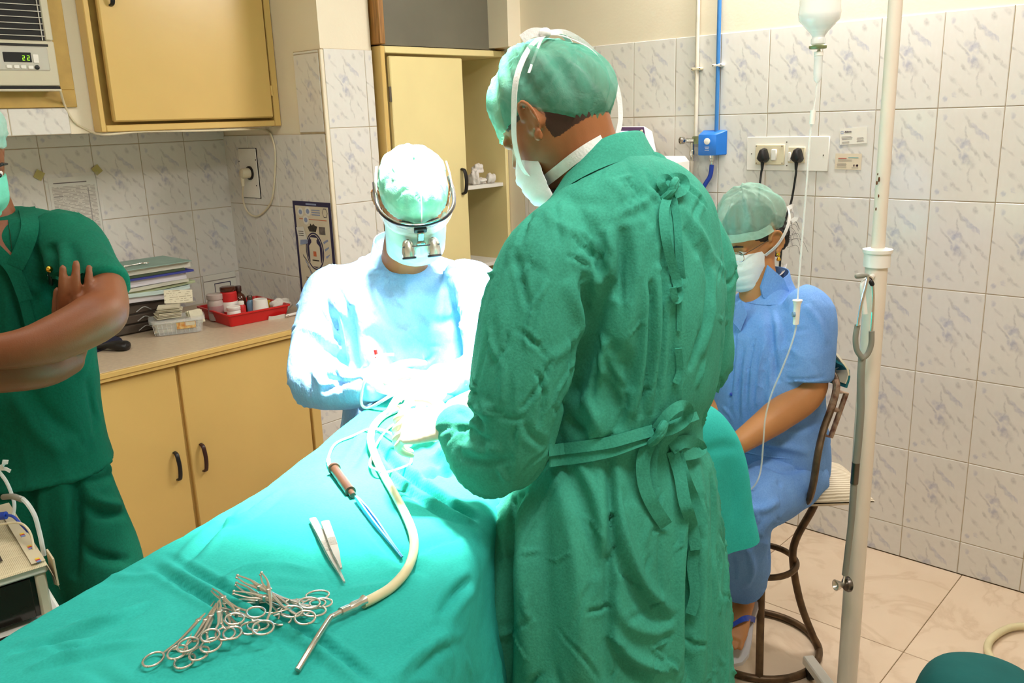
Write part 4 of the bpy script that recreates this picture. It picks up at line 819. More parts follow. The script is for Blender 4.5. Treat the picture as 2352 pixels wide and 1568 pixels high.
jar('small_vial', 'small glass vial with a blue label beside the paper cup', T0+ux_*.155+uy_*.125+V(0, 0, .007), [(.014, 0), (.015, .003), (.015, .055), (.009, .064), (.009, .068)], M['steelblue'], [(.011, .066), (.011, .08), (.010, .082)], M['dark_steel'], cat='vial')
jar('small_red_box', 'small red capped vial between the white jar and amber bottle', T0+ux_*.10+uy_*.095+V(0, 0, .007), [(.016, 0), (.017, .003), (.017, .05), (.012, .058)], M['red_label'], [(.012, .058), (.012, .07), (.010, .072)], M['white_plastic'], cat='vial')
pc = thing('paper_cup', 'white paper cup standing upside down in the red tray', 'cup', T0+ux_*.18+uy_*.085); MB().lathe([(.034, 0), (.0355, .002), (.034, .005), (.029, .062), (.027, .064), (.0265, .0625)], T0+ux_*.18+uy_*.085+V(0, 0, .012), n=28).build('cup_body', M['paper'], pc)
tag(crumple('cotton_wad', T0+ux_*.265+uy_*.075+V(0, 0, .010), .055, .035, .036, M['gauze'], 11), 'white cotton wad at the right end of the red tray', 'cotton')
tag(MB().box(T0+ux_*.235+uy_*.13+V(0, 0, .03), (.03, .014, .05), R=rotm((0, 0, 1), .3), bev=.003).build('carton', mat('yellow_card', (214, 176, 40), .6)), 'small yellow carton behind the cotton wad', 'carton')
for i, (u, v, a, lb) in enumerate(((.10, .035, .4, 'plastic syringe wrapper lying at the front of the red tray'), (.20, .03, -.2, 'crumpled grey wrapper at the front of the red tray'))):
    tag(crumple('wrapper', T0+ux_*u+uy_*v+V(0, 0, .007), .05, .018, .012, M['paper2'] if i else M['cloudy'], 30+i, rot=a), lb, 'wrapper')
gl = thing('syringe_tube', 'white syringe wrapper with a metal ring lying beside the red tray', 'syringe', cz(650, 733))
qa, qb, qc = cz(617, 735)+V(0, 0, .006), cz(655, 730)+V(0, 0, .008), cz(690, 722)+V(0, 0, .009)
MB().ribbon(spline([qa, qa*.7+qb*.3+V(0, 0, -.003), qb], 5), .022, V(0, -.4, 1), .002).build('wrapper', M['paper'], gl); MB().tube([qb, qb*.8+qc*.2], .0085, 12).build('metal_ring', M['steel'], gl); MB().tube([qb*.8+qc*.2, qc], .006, 12).build('barrel', M['white_plastic'], gl)
bk_ = thing('leaning_booklet', 'white booklet with a blue frame leaning on the wall behind the red tray', 'booklet', (2.0, 3.64, ZC))
a, b = on(468, 640, y=YL-.02), on(548, 632, y=YL-.02); bxx('cover', (a[0], YL-.016, ZC), (XP-.03, YL-.010, a[2]+.01), M['paper'], bk_, .001)
xx0, xx1, z1_ = on(493, 655, y=YL-.017)[0], on(530, 650, y=YL-.017)[0], on(510, 648, y=YL-.017)[2]
bxx('frame_print', (xx0, YL-.0166, z1_-.004), (xx1, YL-.016, z1_), M['navy'], bk_, 0); bxx('frame_print', (xx1-.004, YL-.0166, z1_-.06), (xx1, YL-.016, z1_), M['navy'], bk_, 0); bxx('frame_print', (xx0, YL-.0166, z1_-.06), (xx0+.003, YL-.016, z1_), M['navy'], bk_, 0); bxx('print_line', (xx0-.05, YL-.0166, z1_+.012), (xx1+.03, YL-.016, z1_+.016), M['ink_grey'], bk_, 0)
# ------------------------------------------------------------------ people: shared builders
def skin_mat(name, col, col2, rough=.5, hair=(26, 19, 16)):
    n = N(name); P(n, Roughness=rough, Subsurface_Weight=.12, Specular_IOR_Level=.35); n.b.inputs['Subsurface Radius'].default_value = (.012, .005, .003); n.b.inputs['Subsurface Scale'].default_value = .5
    co = n.n('ShaderNodeTexCoord').outputs['Object']; a = n.n('ShaderNodeTexNoise', i_Scale=14., i_Detail=5); n.l(co, a.inputs['Vector'])
    b = n.n('ShaderNodeTexNoise', i_Scale=420., i_Detail=2); n.l(co, b.inputs['Vector'])
    at = n.n('ShaderNodeAttribute', attribute_name='hair'); hz = n.n('ShaderNodeTexNoise', i_Scale=600., i_Detail=2); n.l(co, hz.inputs['Vector'])
    hm = n.n('ShaderNodeMapRange', i_1=.42, i_2=.62); n.l(n.math('ADD', at.outputs['Fac'], n.math('MULTIPLY', n.math('SUBTRACT', hz.outputs['Fac'], .5), .5)), hm.inputs[0])
    n.l(n.mix(hm.outputs[0], n.mix(a.outputs['Fac'], lin(col2), lin(col)), lin(hair)), n.b.inputs['Base Color'])
    bp = n.n('ShaderNodeBump', i_Strength=.12, i_Distance=.002); n.l(b.outputs['Fac'], bp.inputs['Height']); n.l(bp.outputs[0], n.b.inputs['Normal']); return n.m
def ring(c, a, b, heading, tilt=0., n=36, p=2.35):
    t = math.radians(tilt); L = hd(heading-90); Fw = hd(heading)*math.cos(t)-V(0, 0, 1)*math.sin(t); out = []
    for q in np.linspace(0, 2*PI, n, endpoint=False):
        ca, sa = math.cos(q), math.sin(q); s_ = (abs(ca)**p+abs(sa)**p)**(-1/p); out.append(np.array(c)+L*a*ca*s_+Fw*b*sa*s_)
    return out
def ring_px(py, xl, xr, h, heading, k=.7, tilt=0., n=36, p=2.35):
    c = H((xl+xr)/2, py, h); d = (c-CAM)@cF; w_ = (xr-xl)/2*d/FPX; L = hd(heading-90); Fw = hd(heading)
    a = w_/math.sqrt((L@cR)**2+(k*(Fw@cR))**2); return ring(c, a, a*k, heading, tilt, n, p)
def smooth_rings(rs, n=5):
    A = np.array(rs); out = []
    for j in range(A.shape[1]): out.append(spline(list(A[:, j]), n))
    return [list(x) for x in np.array(out).transpose(1, 0, 2)]
def limb(mb, pts, rad, n=6, seg=20, ell=None, round_=True):
    p = spline(pts, n); mb.tube(p, interp(None, list(rad), len(p)), seg, round_=round_, ell=ell); return mb
def head_frame(fwd, up=(0, 0, 1), roll=0.):
    f_ = unit(fwd); r_ = unit(np.cross(f_, up)); u_ = np.cross(r_, f_)
    if roll: R_ = rotm(f_, roll); r_, u_ = R_@r_, R_@u_
    return basis(r_, f_, u_)
def head_local(n=64, m=48, w=.074, d=.096, hgt=.118):
    mb = MB(); mb.ell((0, 0, 0), (1, 1, 1), n=n, m=m); D = np.array(mb.v); x, y, z = D.T
    X, Y_, Z = w*x, d*y, hgt*z; low = np.clip(-z, 0, 1); back = np.clip(-y, 0, 1); fr_ = np.clip(y*2.5, 0, 1)
    X = X*(1-.30*low**1.5); Y_ = np.where(y < 0, Y_*1.04, Y_); Y_ = Y_+.055*back*low**1.2-.010*np.clip(y, 0, 1)*np.clip(1-abs(z+.05)*1.1, 0, 1)
    def g(px, pz, sx, sz): return np.exp(-((X-px)/sx)**2-((Z-pz)/sz)**2)*fr_
    Y_ = Y_+.024*g(0, -.032, .012, .015)+.013*g(0, -.010, .008, .020)+.005*(g(.014, -.036, .007, .007)+g(-.014, -.036, .007, .007))
    for s_ in (-1, 1): Y_ = Y_+.006*g(.030*s_, .020, .020, .008)-.011*g(.031*s_, .001, .016, .011)+.005*g(.044*s_, -.028, .018, .018)
    Y_ = Y_+.007*g(0, -.062, .020, .006)+.006*g(0, -.073, .017, .006)-.004*g(0, -.0675, .02, .003)+.011*g(0, -.100, .020, .014)
    return np.stack([X, Y_, Z], 1), mb.f
def add_head(mb, c, B, scale=1., ears=True, ear_out=25):
    v, f = head_local(); mb.add([np.array(c)+B@(p*scale) for p in v], f)
    if ears:
        for s_ in (-1, 1):
            R_ = rotm((0, 0, 1), s_*math.radians(ear_out)) @ rotm((1, 0, 0), math.radians(-12)); e0 = V(s_*.073, -.004, -.004)
            T = lambda q: np.array(c)+B@((e0+R_@np.array(q, float))*scale)
            def E(a, b): return T((s_*.010+s_*.003, -.012+.019*math.cos(a)*b, .004+.032*math.sin(a)*b))
            mb.loft([[T((s_*(.003+o_), -.010+.016*q*math.cos(a), .002+.028*q*math.sin(a))) for a in np.linspace(0, 2*PI, 18, endpoint=False)] for o_, q in ((-.012, .7), (.002, .85), (.0045, .8))])
            ang = np.linspace(-2.2, 2.75, 22); mb.tube([T((s_*(.0105+.002*math.sin(a)), -.012+.0195*math.cos(a+PI*.0)*(-1), .002+.031*math.sin(a))) for a in ang], [.0042+.0008*math.sin(a) for a in ang], 8, round_=True)
            mb.ell(T((s_*.008, -.003, -.030)), (.007, .010, .011), R=B, n=12, m=8)
            mb.ell(T((s_*.006, .008, -.006)), (.006, .006, .010), R=B, n=10, m=8)
    return mb
def local_pt(c, B, p, s=1.): return np.array(c)+B@(np.array(p, float)*s)
def hair_faces(s, c, B, sc, test):
    L_ = (s.v-np.array(c))@B/sc; near = (np.linalg.norm(L_, axis=1) < .17); h = np.array([1. if near[i] and test(*L_[i]) else 0. for i in range(len(L_))])
    for _ in range(2): h = .5*h+.5*s.avg(h[:, None])[:, 0]
    return h
def surf_on_head(c, B, az, el, off, s=1.):
    """point at azimuth az (0 = face, + = person's left) and elevation el, pushed off the skull"""
    a, e = math.radians(az), math.radians(el); d = V(-math.sin(a)*math.cos(e), math.cos(a)*math.cos(e), math.sin(e))
    p = d*V(.074, .096, .118); low = max(0, -d[2]); p[0] *= 1-.30*low**1.5
    if d[1] < 0: p[1] = p[1]*1.04+.055*(-d[1])*low**1.2
    return np.array(c)+B@((p+unit(p*V(1.6, 1, .8))*off)*s)
def cap_shell(c, B, front, back, puff, m, name, parent, seed=0, top=0., gather=.5, s=1., band=8, side=None, back_puff=0., wr=130):
    """bouffant / tie cap: from a rim plane (elevation front..back) to the crown"""
    n, k = 96, 30; rs = np.random.default_rng(seed); ph = rs.uniform(0, 6.28, 12); rings = []; side = (front+back)/2 if side is None else side
    for j in range(k+1):
        t = j/k; rg = []
        for i in range(n):
            az = 360*i/n; ca = math.cos(math.radians(az)); rim = side+(front-side)*max(0, ca)**1.0+(back-side)*max(0, -ca)**1.0
            el = rim+(89.5-rim)*t
            off = .006+puff*(1-.55*max(0, ca))*math.sin(min(1, t*2.2)*PI/2)*(1-.25*t)+top*math.sin(t*PI/2)**2+back_puff*max(0, -ca)*math.sin(min(1, t*1.6)*PI)
            a = math.radians(az); env = math.sin(min(1., t*1.25)*PI)
            off += gather*.0035*env*(math.sin(a*9+ph[0]+2*t)+.7*math.sin(a*15+ph[1]-3*t)+.5*math.sin(a*23+ph[2]+4*t))+.0022*gather*math.exp(-(t*9)**2)*math.sin(a*46)
            off += gather*.003*math.sin(a*3+ph[3]+t*7)*math.sin(t*PI)
            rg.append(surf_on_head(c, B, az, el, off, s))
        rings.append(rg)
    inner = [[p+(np.array(c)-p)*.02 for p in rings[0]]]
    mb = MB(); mb.loft(inner+rings, cap=False); mb.add([np.mean(rings[-1], 0)]+rings[-1], [(0, 1+i, 1+(i+1) % n) for i in range(n)])
    sf = Surf(np.array(mb.v), mb.f)
    sf.wrinkles(wr, seed+100, (.03, .09), (.003, .006), .0030, B@V(0, 0, -1), 1.0); o = sf.build(name, m, parent); return o, rings
def hand(mb, wrist, fwd, nrm, side, curls, spread=.10, scale=1., thumb=(.6, .5), tdir=None):
    """palm + five fingers. fwd: wrist->knuckles, nrm: out of the back of the hand, side: +1 if thumb lies towards nrm x fwd"""
    f_ = unit(fwd); n_ = unit(np.array(nrm)-f_*(np.array(nrm)@f_)); t_ = np.cross(n_, f_)*side; w_ = np.array(wrist, float); S = scale
    def pt(a, b, c): return w_+(f_*a+t_*b+n_*c)*S
    rings = []
    for a, hw, ht, cb in ((-.02, .026, .020, 0), (.01, .030, .019, .001), (.04, .039, .017, .002), (.07, .043, .015, 0), (.092, .041, .012, -.002), (.10, .035, .008, -.002)):
        rings.append([pt(a, cb+hw*math.cos(q), ht*math.sin(q)*(1 if math.sin(q) > 0 else 1.15)) for q in np.linspace(0, 2*PI, 18, endpoint=False)])
    mb.loft(rings)
    for i, (b0, L_, r_) in enumerate(((.030, (.044, .026, .022), .0088), (.010, (.048, .030, .024), .0092), (-.011, (.044, .028, .023), .0086), (-.030, (.034, .021, .020), .0076))):
        cu = curls[i]; p = pt(.088, b0, 0); d = unit(f_+t_*(spread*(1.2-i*.8))); pts = [p-d*.02*S, p]; ax = np.cross(n_, d)
        for j, l_ in enumerate(L_):
            R_ = rotm(ax, cu[j] if hasattr(cu, '__len__') else cu); d = R_@d; p = p+d*l_*S; pts.append(p)
        q_ = spline(pts, 4); mb.tube(q_, interp(None, [r_*S*1.1, r_*S*1.08, r_*S*1.04, r_*S*.95, r_*S*.8], len(q_)), 12, round_=True)
    p = pt(.022, .028, -.004); d = unit(f_*.55+t_*.8-n_*.35*thumb[1]) if tdir is None else unit(f_*tdir[0]+t_*tdir[1]+n_*tdir[2]); pts = [pt(.01, .012, -.002), p]
    for j, l_ in enumerate((.036, .032, .026)):
        p = p+d*l_*S; pts.append(p); d = unit(d+f_*thumb[0]*.5-t_*.35*thumb[0]-n_*.25*thumb[1])
    q_ = spline(pts, 4); mb.tube(q_, interp(None, [.014*S, .014*S, .0118*S, .0105*S, .0085*S], len(q_)), 12, round_=True)
    return mb
def cast(bv, a, b, off=0.):
    q = unit(ray(a, b)); h = bv.ray_cast(Vector(CAM), Vector(q))
    if h[0] is None: return None
    return np.array(h[0])-q*off
def cast_line(bv, pts, off=0., n=6):
    P2 = spline([V(p[0], p[1], 0) for p in pts], n); out = []
    for p in P2:
        h = cast(bv, p[0], p[1], off)
        if h is not None: out.append(h)
    return out
def folds(s, lst, gain=1., kind='ridge'):
    bv = s.bvh(); ln = [(cast_line(bv, pts), w_, d_) for pts, w_, d_ in lst]; nrm = s.normals()
    for l_, width, depth in ln:
        if len(l_) < 2: continue
        seg = [l_[0]]
        for p in l_[1:]:
            if np.linalg.norm(p-seg[-1]) < .12: seg.append(p)
        if len(seg) > 1: s.fold(seg, width, depth*gain, nrm=nrm, kind=kind)
    return s
def tape(bv, pts, width, off, m, name, parent, wd=None, th=.0015, n=6, lift=None):
    l_ = cast_line(bv, pts, off, n)
    for _ in range(3): l_ = [l_[0]]+[(l_[i-1]+2*l_[i]+l_[i+1])/4 for i in range(1, len(l_)-1)]+[l_[-1]]
    if lift is not None: l_ = [p+unit(CAM-p)*float(np.interp(i/max(1, len(l_)-1)*(len(lift)-1), range(len(lift)), lift)) for i, p in enumerate(l_)]
    wv = []
    for i in range(len(l_)):
        t = unit(l_[min(i+1, len(l_)-1)]-l_[max(i-1, 0)]); v_ = unit(CAM-l_[i]); wv.append(np.cross(t, v_) if wd is None else wd)
    return MB().ribbon(l_, width, wv, th).build(name, m, parent)
def strap(pts, width, m, name, parent, center, th=.0012, n=6):
    l_ = spline(pts, n); wv = []
    for i in range(len(l_)):
        t = unit(l_[min(i+1, len(l_)-1)]-l_[max(i-1, 0)]); wv.append(np.cross(t, unit(l_[i]-np.array(center))))
    return MB().ribbon(l_, width, wv, th).build(name, m, parent)
def strap_cam(pts, width, m, name, parent, th=.0012, n=6):
    l_ = spline(pts, n); wv = [np.cross(unit(l_[min(i+1, len(l_)-1)]-l_[max(i-1, 0)]), unit(CAM-l_[i])) for i in range(len(l_))]
    return MB().ribbon(l_, width, wv, th).build(name, m, parent)
def mask_shell(c, B, m, name, parent, az=72, e0=2, e1=-62, off=.012, seed=0, pleats=3, s=1., nose=.020, chin=.016):
    n, k = 40, 26; rings = []
    for j in range(k+1):
        t = j/k; el = e0+(e1-e0)*t; rg = []
        for i in range(n+1):
            u = i/n*2-1; a_ = az*u*(1-.10*t); o = off+nose*math.exp(-(u/.22)**2)*math.exp(-((t-.28)/.25)**2)+chin*math.exp(-(u/.5)**2)*math.exp(-((t-.85)/.3)**2)-.006*abs(u)**3
            fr_ = (t*pleats*1.35+.2) % 1; o += .0028*(1-fr_)*(1 if .16 < t < .85 else 0)*(1-.5*abs(u))
            rg.append(surf_on_head(c, B, a_, el+3*abs(u)**2*(t-.5)*-8, o, s))
        rings.append(rg)
    mb = MB(); fl = [list(r_) for r_ in rings]; inner = [[p+unit(np.array(c)-p)*.002 for p in r_] for r_ in rings]
    closed = [list(a)+list(b)[::-1] for a, b in zip(fl, inner)]; mb.loft(closed); return mb.build(name, m, parent, ang=60), rings
def mask_rect(c, B, m, name, parent, s=1., z0=-.014, z1=-.128, w0=.067, w1=.060, pleats=3):
    n, k = 36, 26; rings = []
    for j in range(k+1):
        t = j/k; z = z0+(z1-z0)*t; ww = w0+(w1-w0)*t; yc = .016+.012*t; fr_ = float(np.interp(t, [0, .12, .3, .6, .85, 1], [.093, .104, .112, .110, .100, .080])); rg = []
        pl = (t*pleats*1.3+.15) % 1
        for i in range(n+1):
            u = i/n*2-1; a = u*math.radians(86); o = .003*(1-pl)*(.12 < t < .88)*(1-.6*abs(u)); nb = .010*math.exp(-(u/.2)**2)*math.exp(-((t-.2)/.2)**2)
            rg.append(local_pt(c, B, (ww*math.sin(a), yc+(fr_-yc)*max(0, math.cos(a))**.8+o+nb, z+.012*(1-abs(u))*(t < .2)*(1-t*5)-.006*(1-u*u)*t), s))
        rings.append(rg)
    mb = MB(); inner = [[p+unit(np.array(c)-p)*.002 for p in r_] for r_ in rings]; mb.loft([list(a)+list(b)[::-1] for a, b in zip(rings, inner)]); return mb.build(name, m, parent, ang=60), rings
def translucent_cap(name, col, dens, hi=(236, 246, 240)):
    n = N(name); P(n, Roughness=.9, Specular_IOR_Level=.08)
    co = n.n('ShaderNodeTexCoord').outputs['Object']; a = n.n('ShaderNodeTexNoise', i_Scale=26., i_Detail=4, i_Distortion=.6); n.l(co, a.inputs['Vector'])
    b = n.n('ShaderNodeTexNoise', i_Scale=500., i_Detail=1); n.l(co, b.inputs['Vector'])
    rd = n.math('MAXIMUM', n.math('SUBTRACT', 1., n.math('MULTIPLY', n.math('ABSOLUTE', n.math('SUBTRACT', a.outputs['Fac'], .5)), 9.)), 0.)
    n.l(n.mix(n.math('MULTIPLY', rd, .06), lin(col), lin(hi)), n.b.inputs['Base Color'])  # whitish fold highlights painted into the colour along noise ridges
    bp = n.n('ShaderNodeBump', i_Strength=.5, i_Distance=.006); n.l(n.math('ADD', a.outputs['Fac'], n.math('MULTIPLY', b.outputs['Fac'], .15)), bp.inputs['Height']); n.l(bp.outputs[0], n.b.inputs['Normal'])
    n.l(n.math('ADD', dens, n.math('MULTIPLY', rd, .04)), n.b.inputs['Alpha']); return n.m
M['glove'] = mat('latex_glove', (236, 226, 200), .4, var=.05, vs=18, bump=.15, bs=50)
M['hair'] = mat('black_hair', (20, 15, 13), .5, var=.3, vs=120, bump=.6, bs=220)
M['hair_stubble'] = mat('cropped_hair', (62, 40, 30), .7, var=.3, vs=260, bump=.5, bs=300)
M['white_tape'] = mat('white_mask_tape', (238, 238, 236), .8, var=.05, vs=60, bump=.15, bs=200)
M['mask_white'] = mat('white_mask', (236, 240, 240), .85, var=.04, vs=30, bump=.1, bs=200)
M['cap_green'] = translucent_cap('green_nonwoven_cap', (96, 178, 152), .58)
M['cap_green2'] = translucent_cap('pale_green_nonwoven_cap', (158, 202, 184), .50)
M['cap_pale'] = translucent_cap('surgeon_cap', (124, 192, 166), .86)
M['mask_pale'] = mat('pale_green_mask', (206, 232, 220), .85, var=.08, vs=16, col2=(164, 214, 194), bump=.1, bs=200)
M['mask_teal'] = mat('teal_mask', (110, 206, 178), .8, var=.05, vs=30, bump=.1, bs=200)
M['skin1'] = skin_mat('skin_brown', (158, 102, 62), (138, 86, 50), hair=(58, 38, 28)); M['skin2'] = skin_mat('skin_tan', (168, 110, 66), (148, 94, 54)); M['skin3'] = skin_mat('skin_warm', (192, 134, 84), (172, 114, 68)); M['skin4'] = skin_mat('skin_deep', (134, 80, 46), (110, 62, 36))
M['eye_white'] = mat('eye_white', (220, 214, 206), .2); M['eye_dark'] = mat('eye_dark', (24, 16, 12), .15)
M['gown_green'] = cloth('green_cotton_gown', (66, 164, 140), (54, 142, 120), wr=.12, wscale=12, fine=.3)
M['gown_blue'] = cloth('pale_blue_gown', (150, 196, 236), (128, 176, 224), wr=.5, wscale=10, fine=.15)
M['scrub_green'] = cloth('dark_green_scrubs', (8, 98, 74), (4, 80, 60), wr=.22, wscale=7, fine=.15)
M['scrub_blue'] = cloth('blue_cotton_uniform', (120, 164, 224), (102, 146, 212), wr=.3, wscale=9, fine=.3)
def simple_legs(mb, hips, heading, z0, r0=.075, r1=.05, sep=.1, lean=0.):
    L = hd(heading-90)
    for s_ in (-1, 1):
        a = np.array(hips)+L*s_*sep; limb(mb, [a, V(a[0], a[1], .45)+hd(heading)*.01, V(a[0], a[1], .09)], [r0, r0*.8, r1], 5, 16)
    return mb
def shoes(feet, heading, m, parent, name='shoe'):
    for c in feet:
        d = hd(heading); mb = MB(); rings = []
        for u, hw, ht in ((-.085, .026, .045), (-.05, .036, .065), (0, .040, .07), (.06, .044, .05), (.12, .046, .036), (.16, .036, .028), (.178, .018, .018)):
            cc = np.array(c, float)+d*u; l_ = hd(heading-90); rings.append([cc+l_*hw*math.cos(q)+V(0, 0, 1)*(ht*(.5+.5*math.sin(q))) for q in np.linspace(0, 2*PI, 16, endpoint=False)])
        mb.loft(rings).build(name, m, parent)
# ------------------------------------------------------------------ person in the green gown, seen from behind
HG = 88.
pg = thing('person', 'person in a green gown and cap seen from behind, leaning over the table', 'person', (1.30, .93, 0))
hc = H(1268, 280, 1.63); hB = head_frame(hd(101)*math.cos(.50)-V(0, 0, 1)*math.sin(.50), roll=.05)
nk = H(1392, 400, 1.60)
mb = MB(); add_head(mb, hc, hB, 1.03, ear_out=30)
for s_ in (-1, 1): mb.ell(local_pt(hc, hB, (.031*s_, .079, .002), 1.03), (.016, .011, .012), R=hB, n=16, m=10)
limb(mb, [hc+hB@V(0, -.045, -.01), hc*.5+nk*.5+V(0.0, -.012, -.005), nk+V(0, -.01, -.04)], [.062, .064, .075], 6, 22)
tors = [ring_px(440, 1290, 1560, 1.60, HG, .7, 25), ring_px(540, 1290, 1610, 1.59, HG, .56, 15), ring_px(700, 1330, 1600, 1.58, HG, .6), ring_px(900, 1330, 1560, 1.58, HG, .6), ring_px(1080, 1300, 1550, 1.58, HG, .6), ring_px(1200, 1300, 1550, 1.58, HG, .7)]
mb.loft(smooth_rings(tors, 4))
Ls, Le, Lw = H(1300, 560, 1.46), H(1172, 1010, 1.43), H(1040, 975, 1.50)
Rs, Re, Rw = H(1600, 560, 1.72), H(1600, 870, 1.75), V(1.27, 1.24, 1.08)
limb(mb, [Ls, H(1222, 740, 1.435), H(1170, 1025, 1.425), H(1075, 1004, 1.478), Lw], [.040, .036, .034, .030, .026]); limb(mb, [Rs, Rs*.5+Re*.5, Re, Re*.45+Rw*.55, Rw], [.042, .038, .036, .033, .027])
hipz = H(1420, 1180, 1.58); simple_legs(mb, hipz, HG, 0, .085, .05, .10)
body = remesh(mb, .0042, 2); body.build('body', M['skin1'], pg, hair=hair_faces(body, hc, hB, 1.03, lambda x, y, z: (y < -.02 and z > -.040-.10*(y+.08)and abs(x) < .072) or (z > .012 and abs(x) < .078 and y < .06)))
# cap
cap_shell(hc, hB, 4, -24, .020, M['cap_green'], 'surgical_cap', pg, 3, top=.006, gather=1.3, s=1.03, side=10, back_puff=.012)
SH = lambda az, el, off: surf_on_head(hc, hB, az, el, off, 1.03)
# cap tie ends and mask straps
strap([SH(42, -38, .012), SH(52, -24, .012), SH(66, -8, .012), SH(82, 8, .018), SH(100, 26, .034), SH(120, 42, .037), SH(145, 50, .038), SH(175, 50, .037)], .013, M['white_tape'], 'mask_strap', pg, hc)
strap([SH(-100, 18, .03), SH(-135, 44, .034), SH(-165, 52, .036), SH(178, 54, .037), SH(152, 52, .040)], .012, M['white_tape'], 'mask_strap', pg, hc)
k0 = SH(150, 51, .041); MB().ell(k0, (.011, .011, .009), n=12, m=8).build('strap_knot', M['white_tape'], pg)
strap_cam([k0, SH(178, 48, .040), SH(200, 36, .038), SH(212, 20, .038), SH(215, 2, .036), SH(212, -18, .034), SH(208, -32, .03)], .0085, M['white_tape'], 'strap_tail', pg)
strap_cam([k0, SH(136, 54, .046), SH(122, 54, .044)], .016, M['white_tape'], 'strap_tail', pg)
# cap drawstrings
strap([SH(205, 2, .020), SH(185, 22, .034), SH(165, 40, .038), SH(150, 52, .038)], .006, M['white_tape'], 'cap_string', pg, hc); strap([SH(112, 26, .032), SH(136, 44, .038), SH(158, 54, .038)], .005, M['white_tape'], 'cap_string', pg, hc)
mask_rect(hc, hB, M['mask_white'], 'face_mask', pg, .98, z0=-.035, z1=-.130, w0=.056, w1=.054)
tape(body.bvh(), [(1205, 445), (1235, 428), (1275, 398), (1315, 366), (1350, 342), (1385, 322)], .020, .006, M['white_tape'], 'mask_strap', pg)
for s_ in (-1, 1): MB().ell(local_pt(hc, hB, (.031*s_, .070, .001), 1.03), (.012, .012, .012), n=12, m=8).build('eye', M['eye_white'], pg)
# gown: body, both sleeves, skirt as one cloth
R = []
for py, xl, xr, h, k, tl in ((398, 1300, 1478, 1.612, .88, 34), (410, 1275, 1504, 1.610, .86, 32), (434, 1250, 1560, 1.60, .78, 28), (468, 1226, 1608, 1.595, .70, 22), (520, 1215, 1648, 1.59, .66, 15), (600, 1225, 1662, 1.585, .66, 9), (700, 1250, 1668, 1.58, .70, 4), (800, 1262, 1658, 1.58, .72, 0), (900, 1258, 1640, 1.58, .74, 0), (975, 1240, 1610, 1.58, .74, 0), (1030, 1215, 1612, 1.58, .74, 0), (1100, 1165, 1636, 1.58, .76, 0), (1200, 1118, 1652, 1.58, .78, 0), (1320, 1098, 1664, 1.58, .80, 0), (1450, 1091, 1670, 1.58, .82, 0), (1600, 1086, 1676, 1.58, .84, 0), (1800, 1086, 1676, 1.58, .86, 0), (1900, 1090, 1672, 1.58, .86, 0)):
    R.append(ring_px(py, xl, xr, h, HG, k, tl, n=48))
mb = MB(); mb.loft(smooth_rings(R, 4))
sl = [H(1330, 500, 1.50), H(1262, 600, 1.455), H(1222, 740, 1.435), H(1196, 890, 1.42), H(1168, 1030, 1.425), H(1118, 1045, 1.45), H(1072, 1002, 1.48), H(1052, 978, 1.495)]
limb(mb, sl, [.060, .082, .088, .086, .074, .066, .050, .040], 6, 26)
mb.ell(H(1168, 1052, 1.425), (.058, .05, .05))
sr = [H(1565, 500, 1.70), H(1612, 600, 1.72), H(1612, 740, 1.73), H(1600, 850, 1.75), Re*.6+Rw*.4+V(0, 0, -.02), Rw+V(.02, -.03, 0)]
limb(mb, sr, [.055, .070, .066, .064, .055, .038], 6, 24)
g = remesh(mb, .0050, 4)
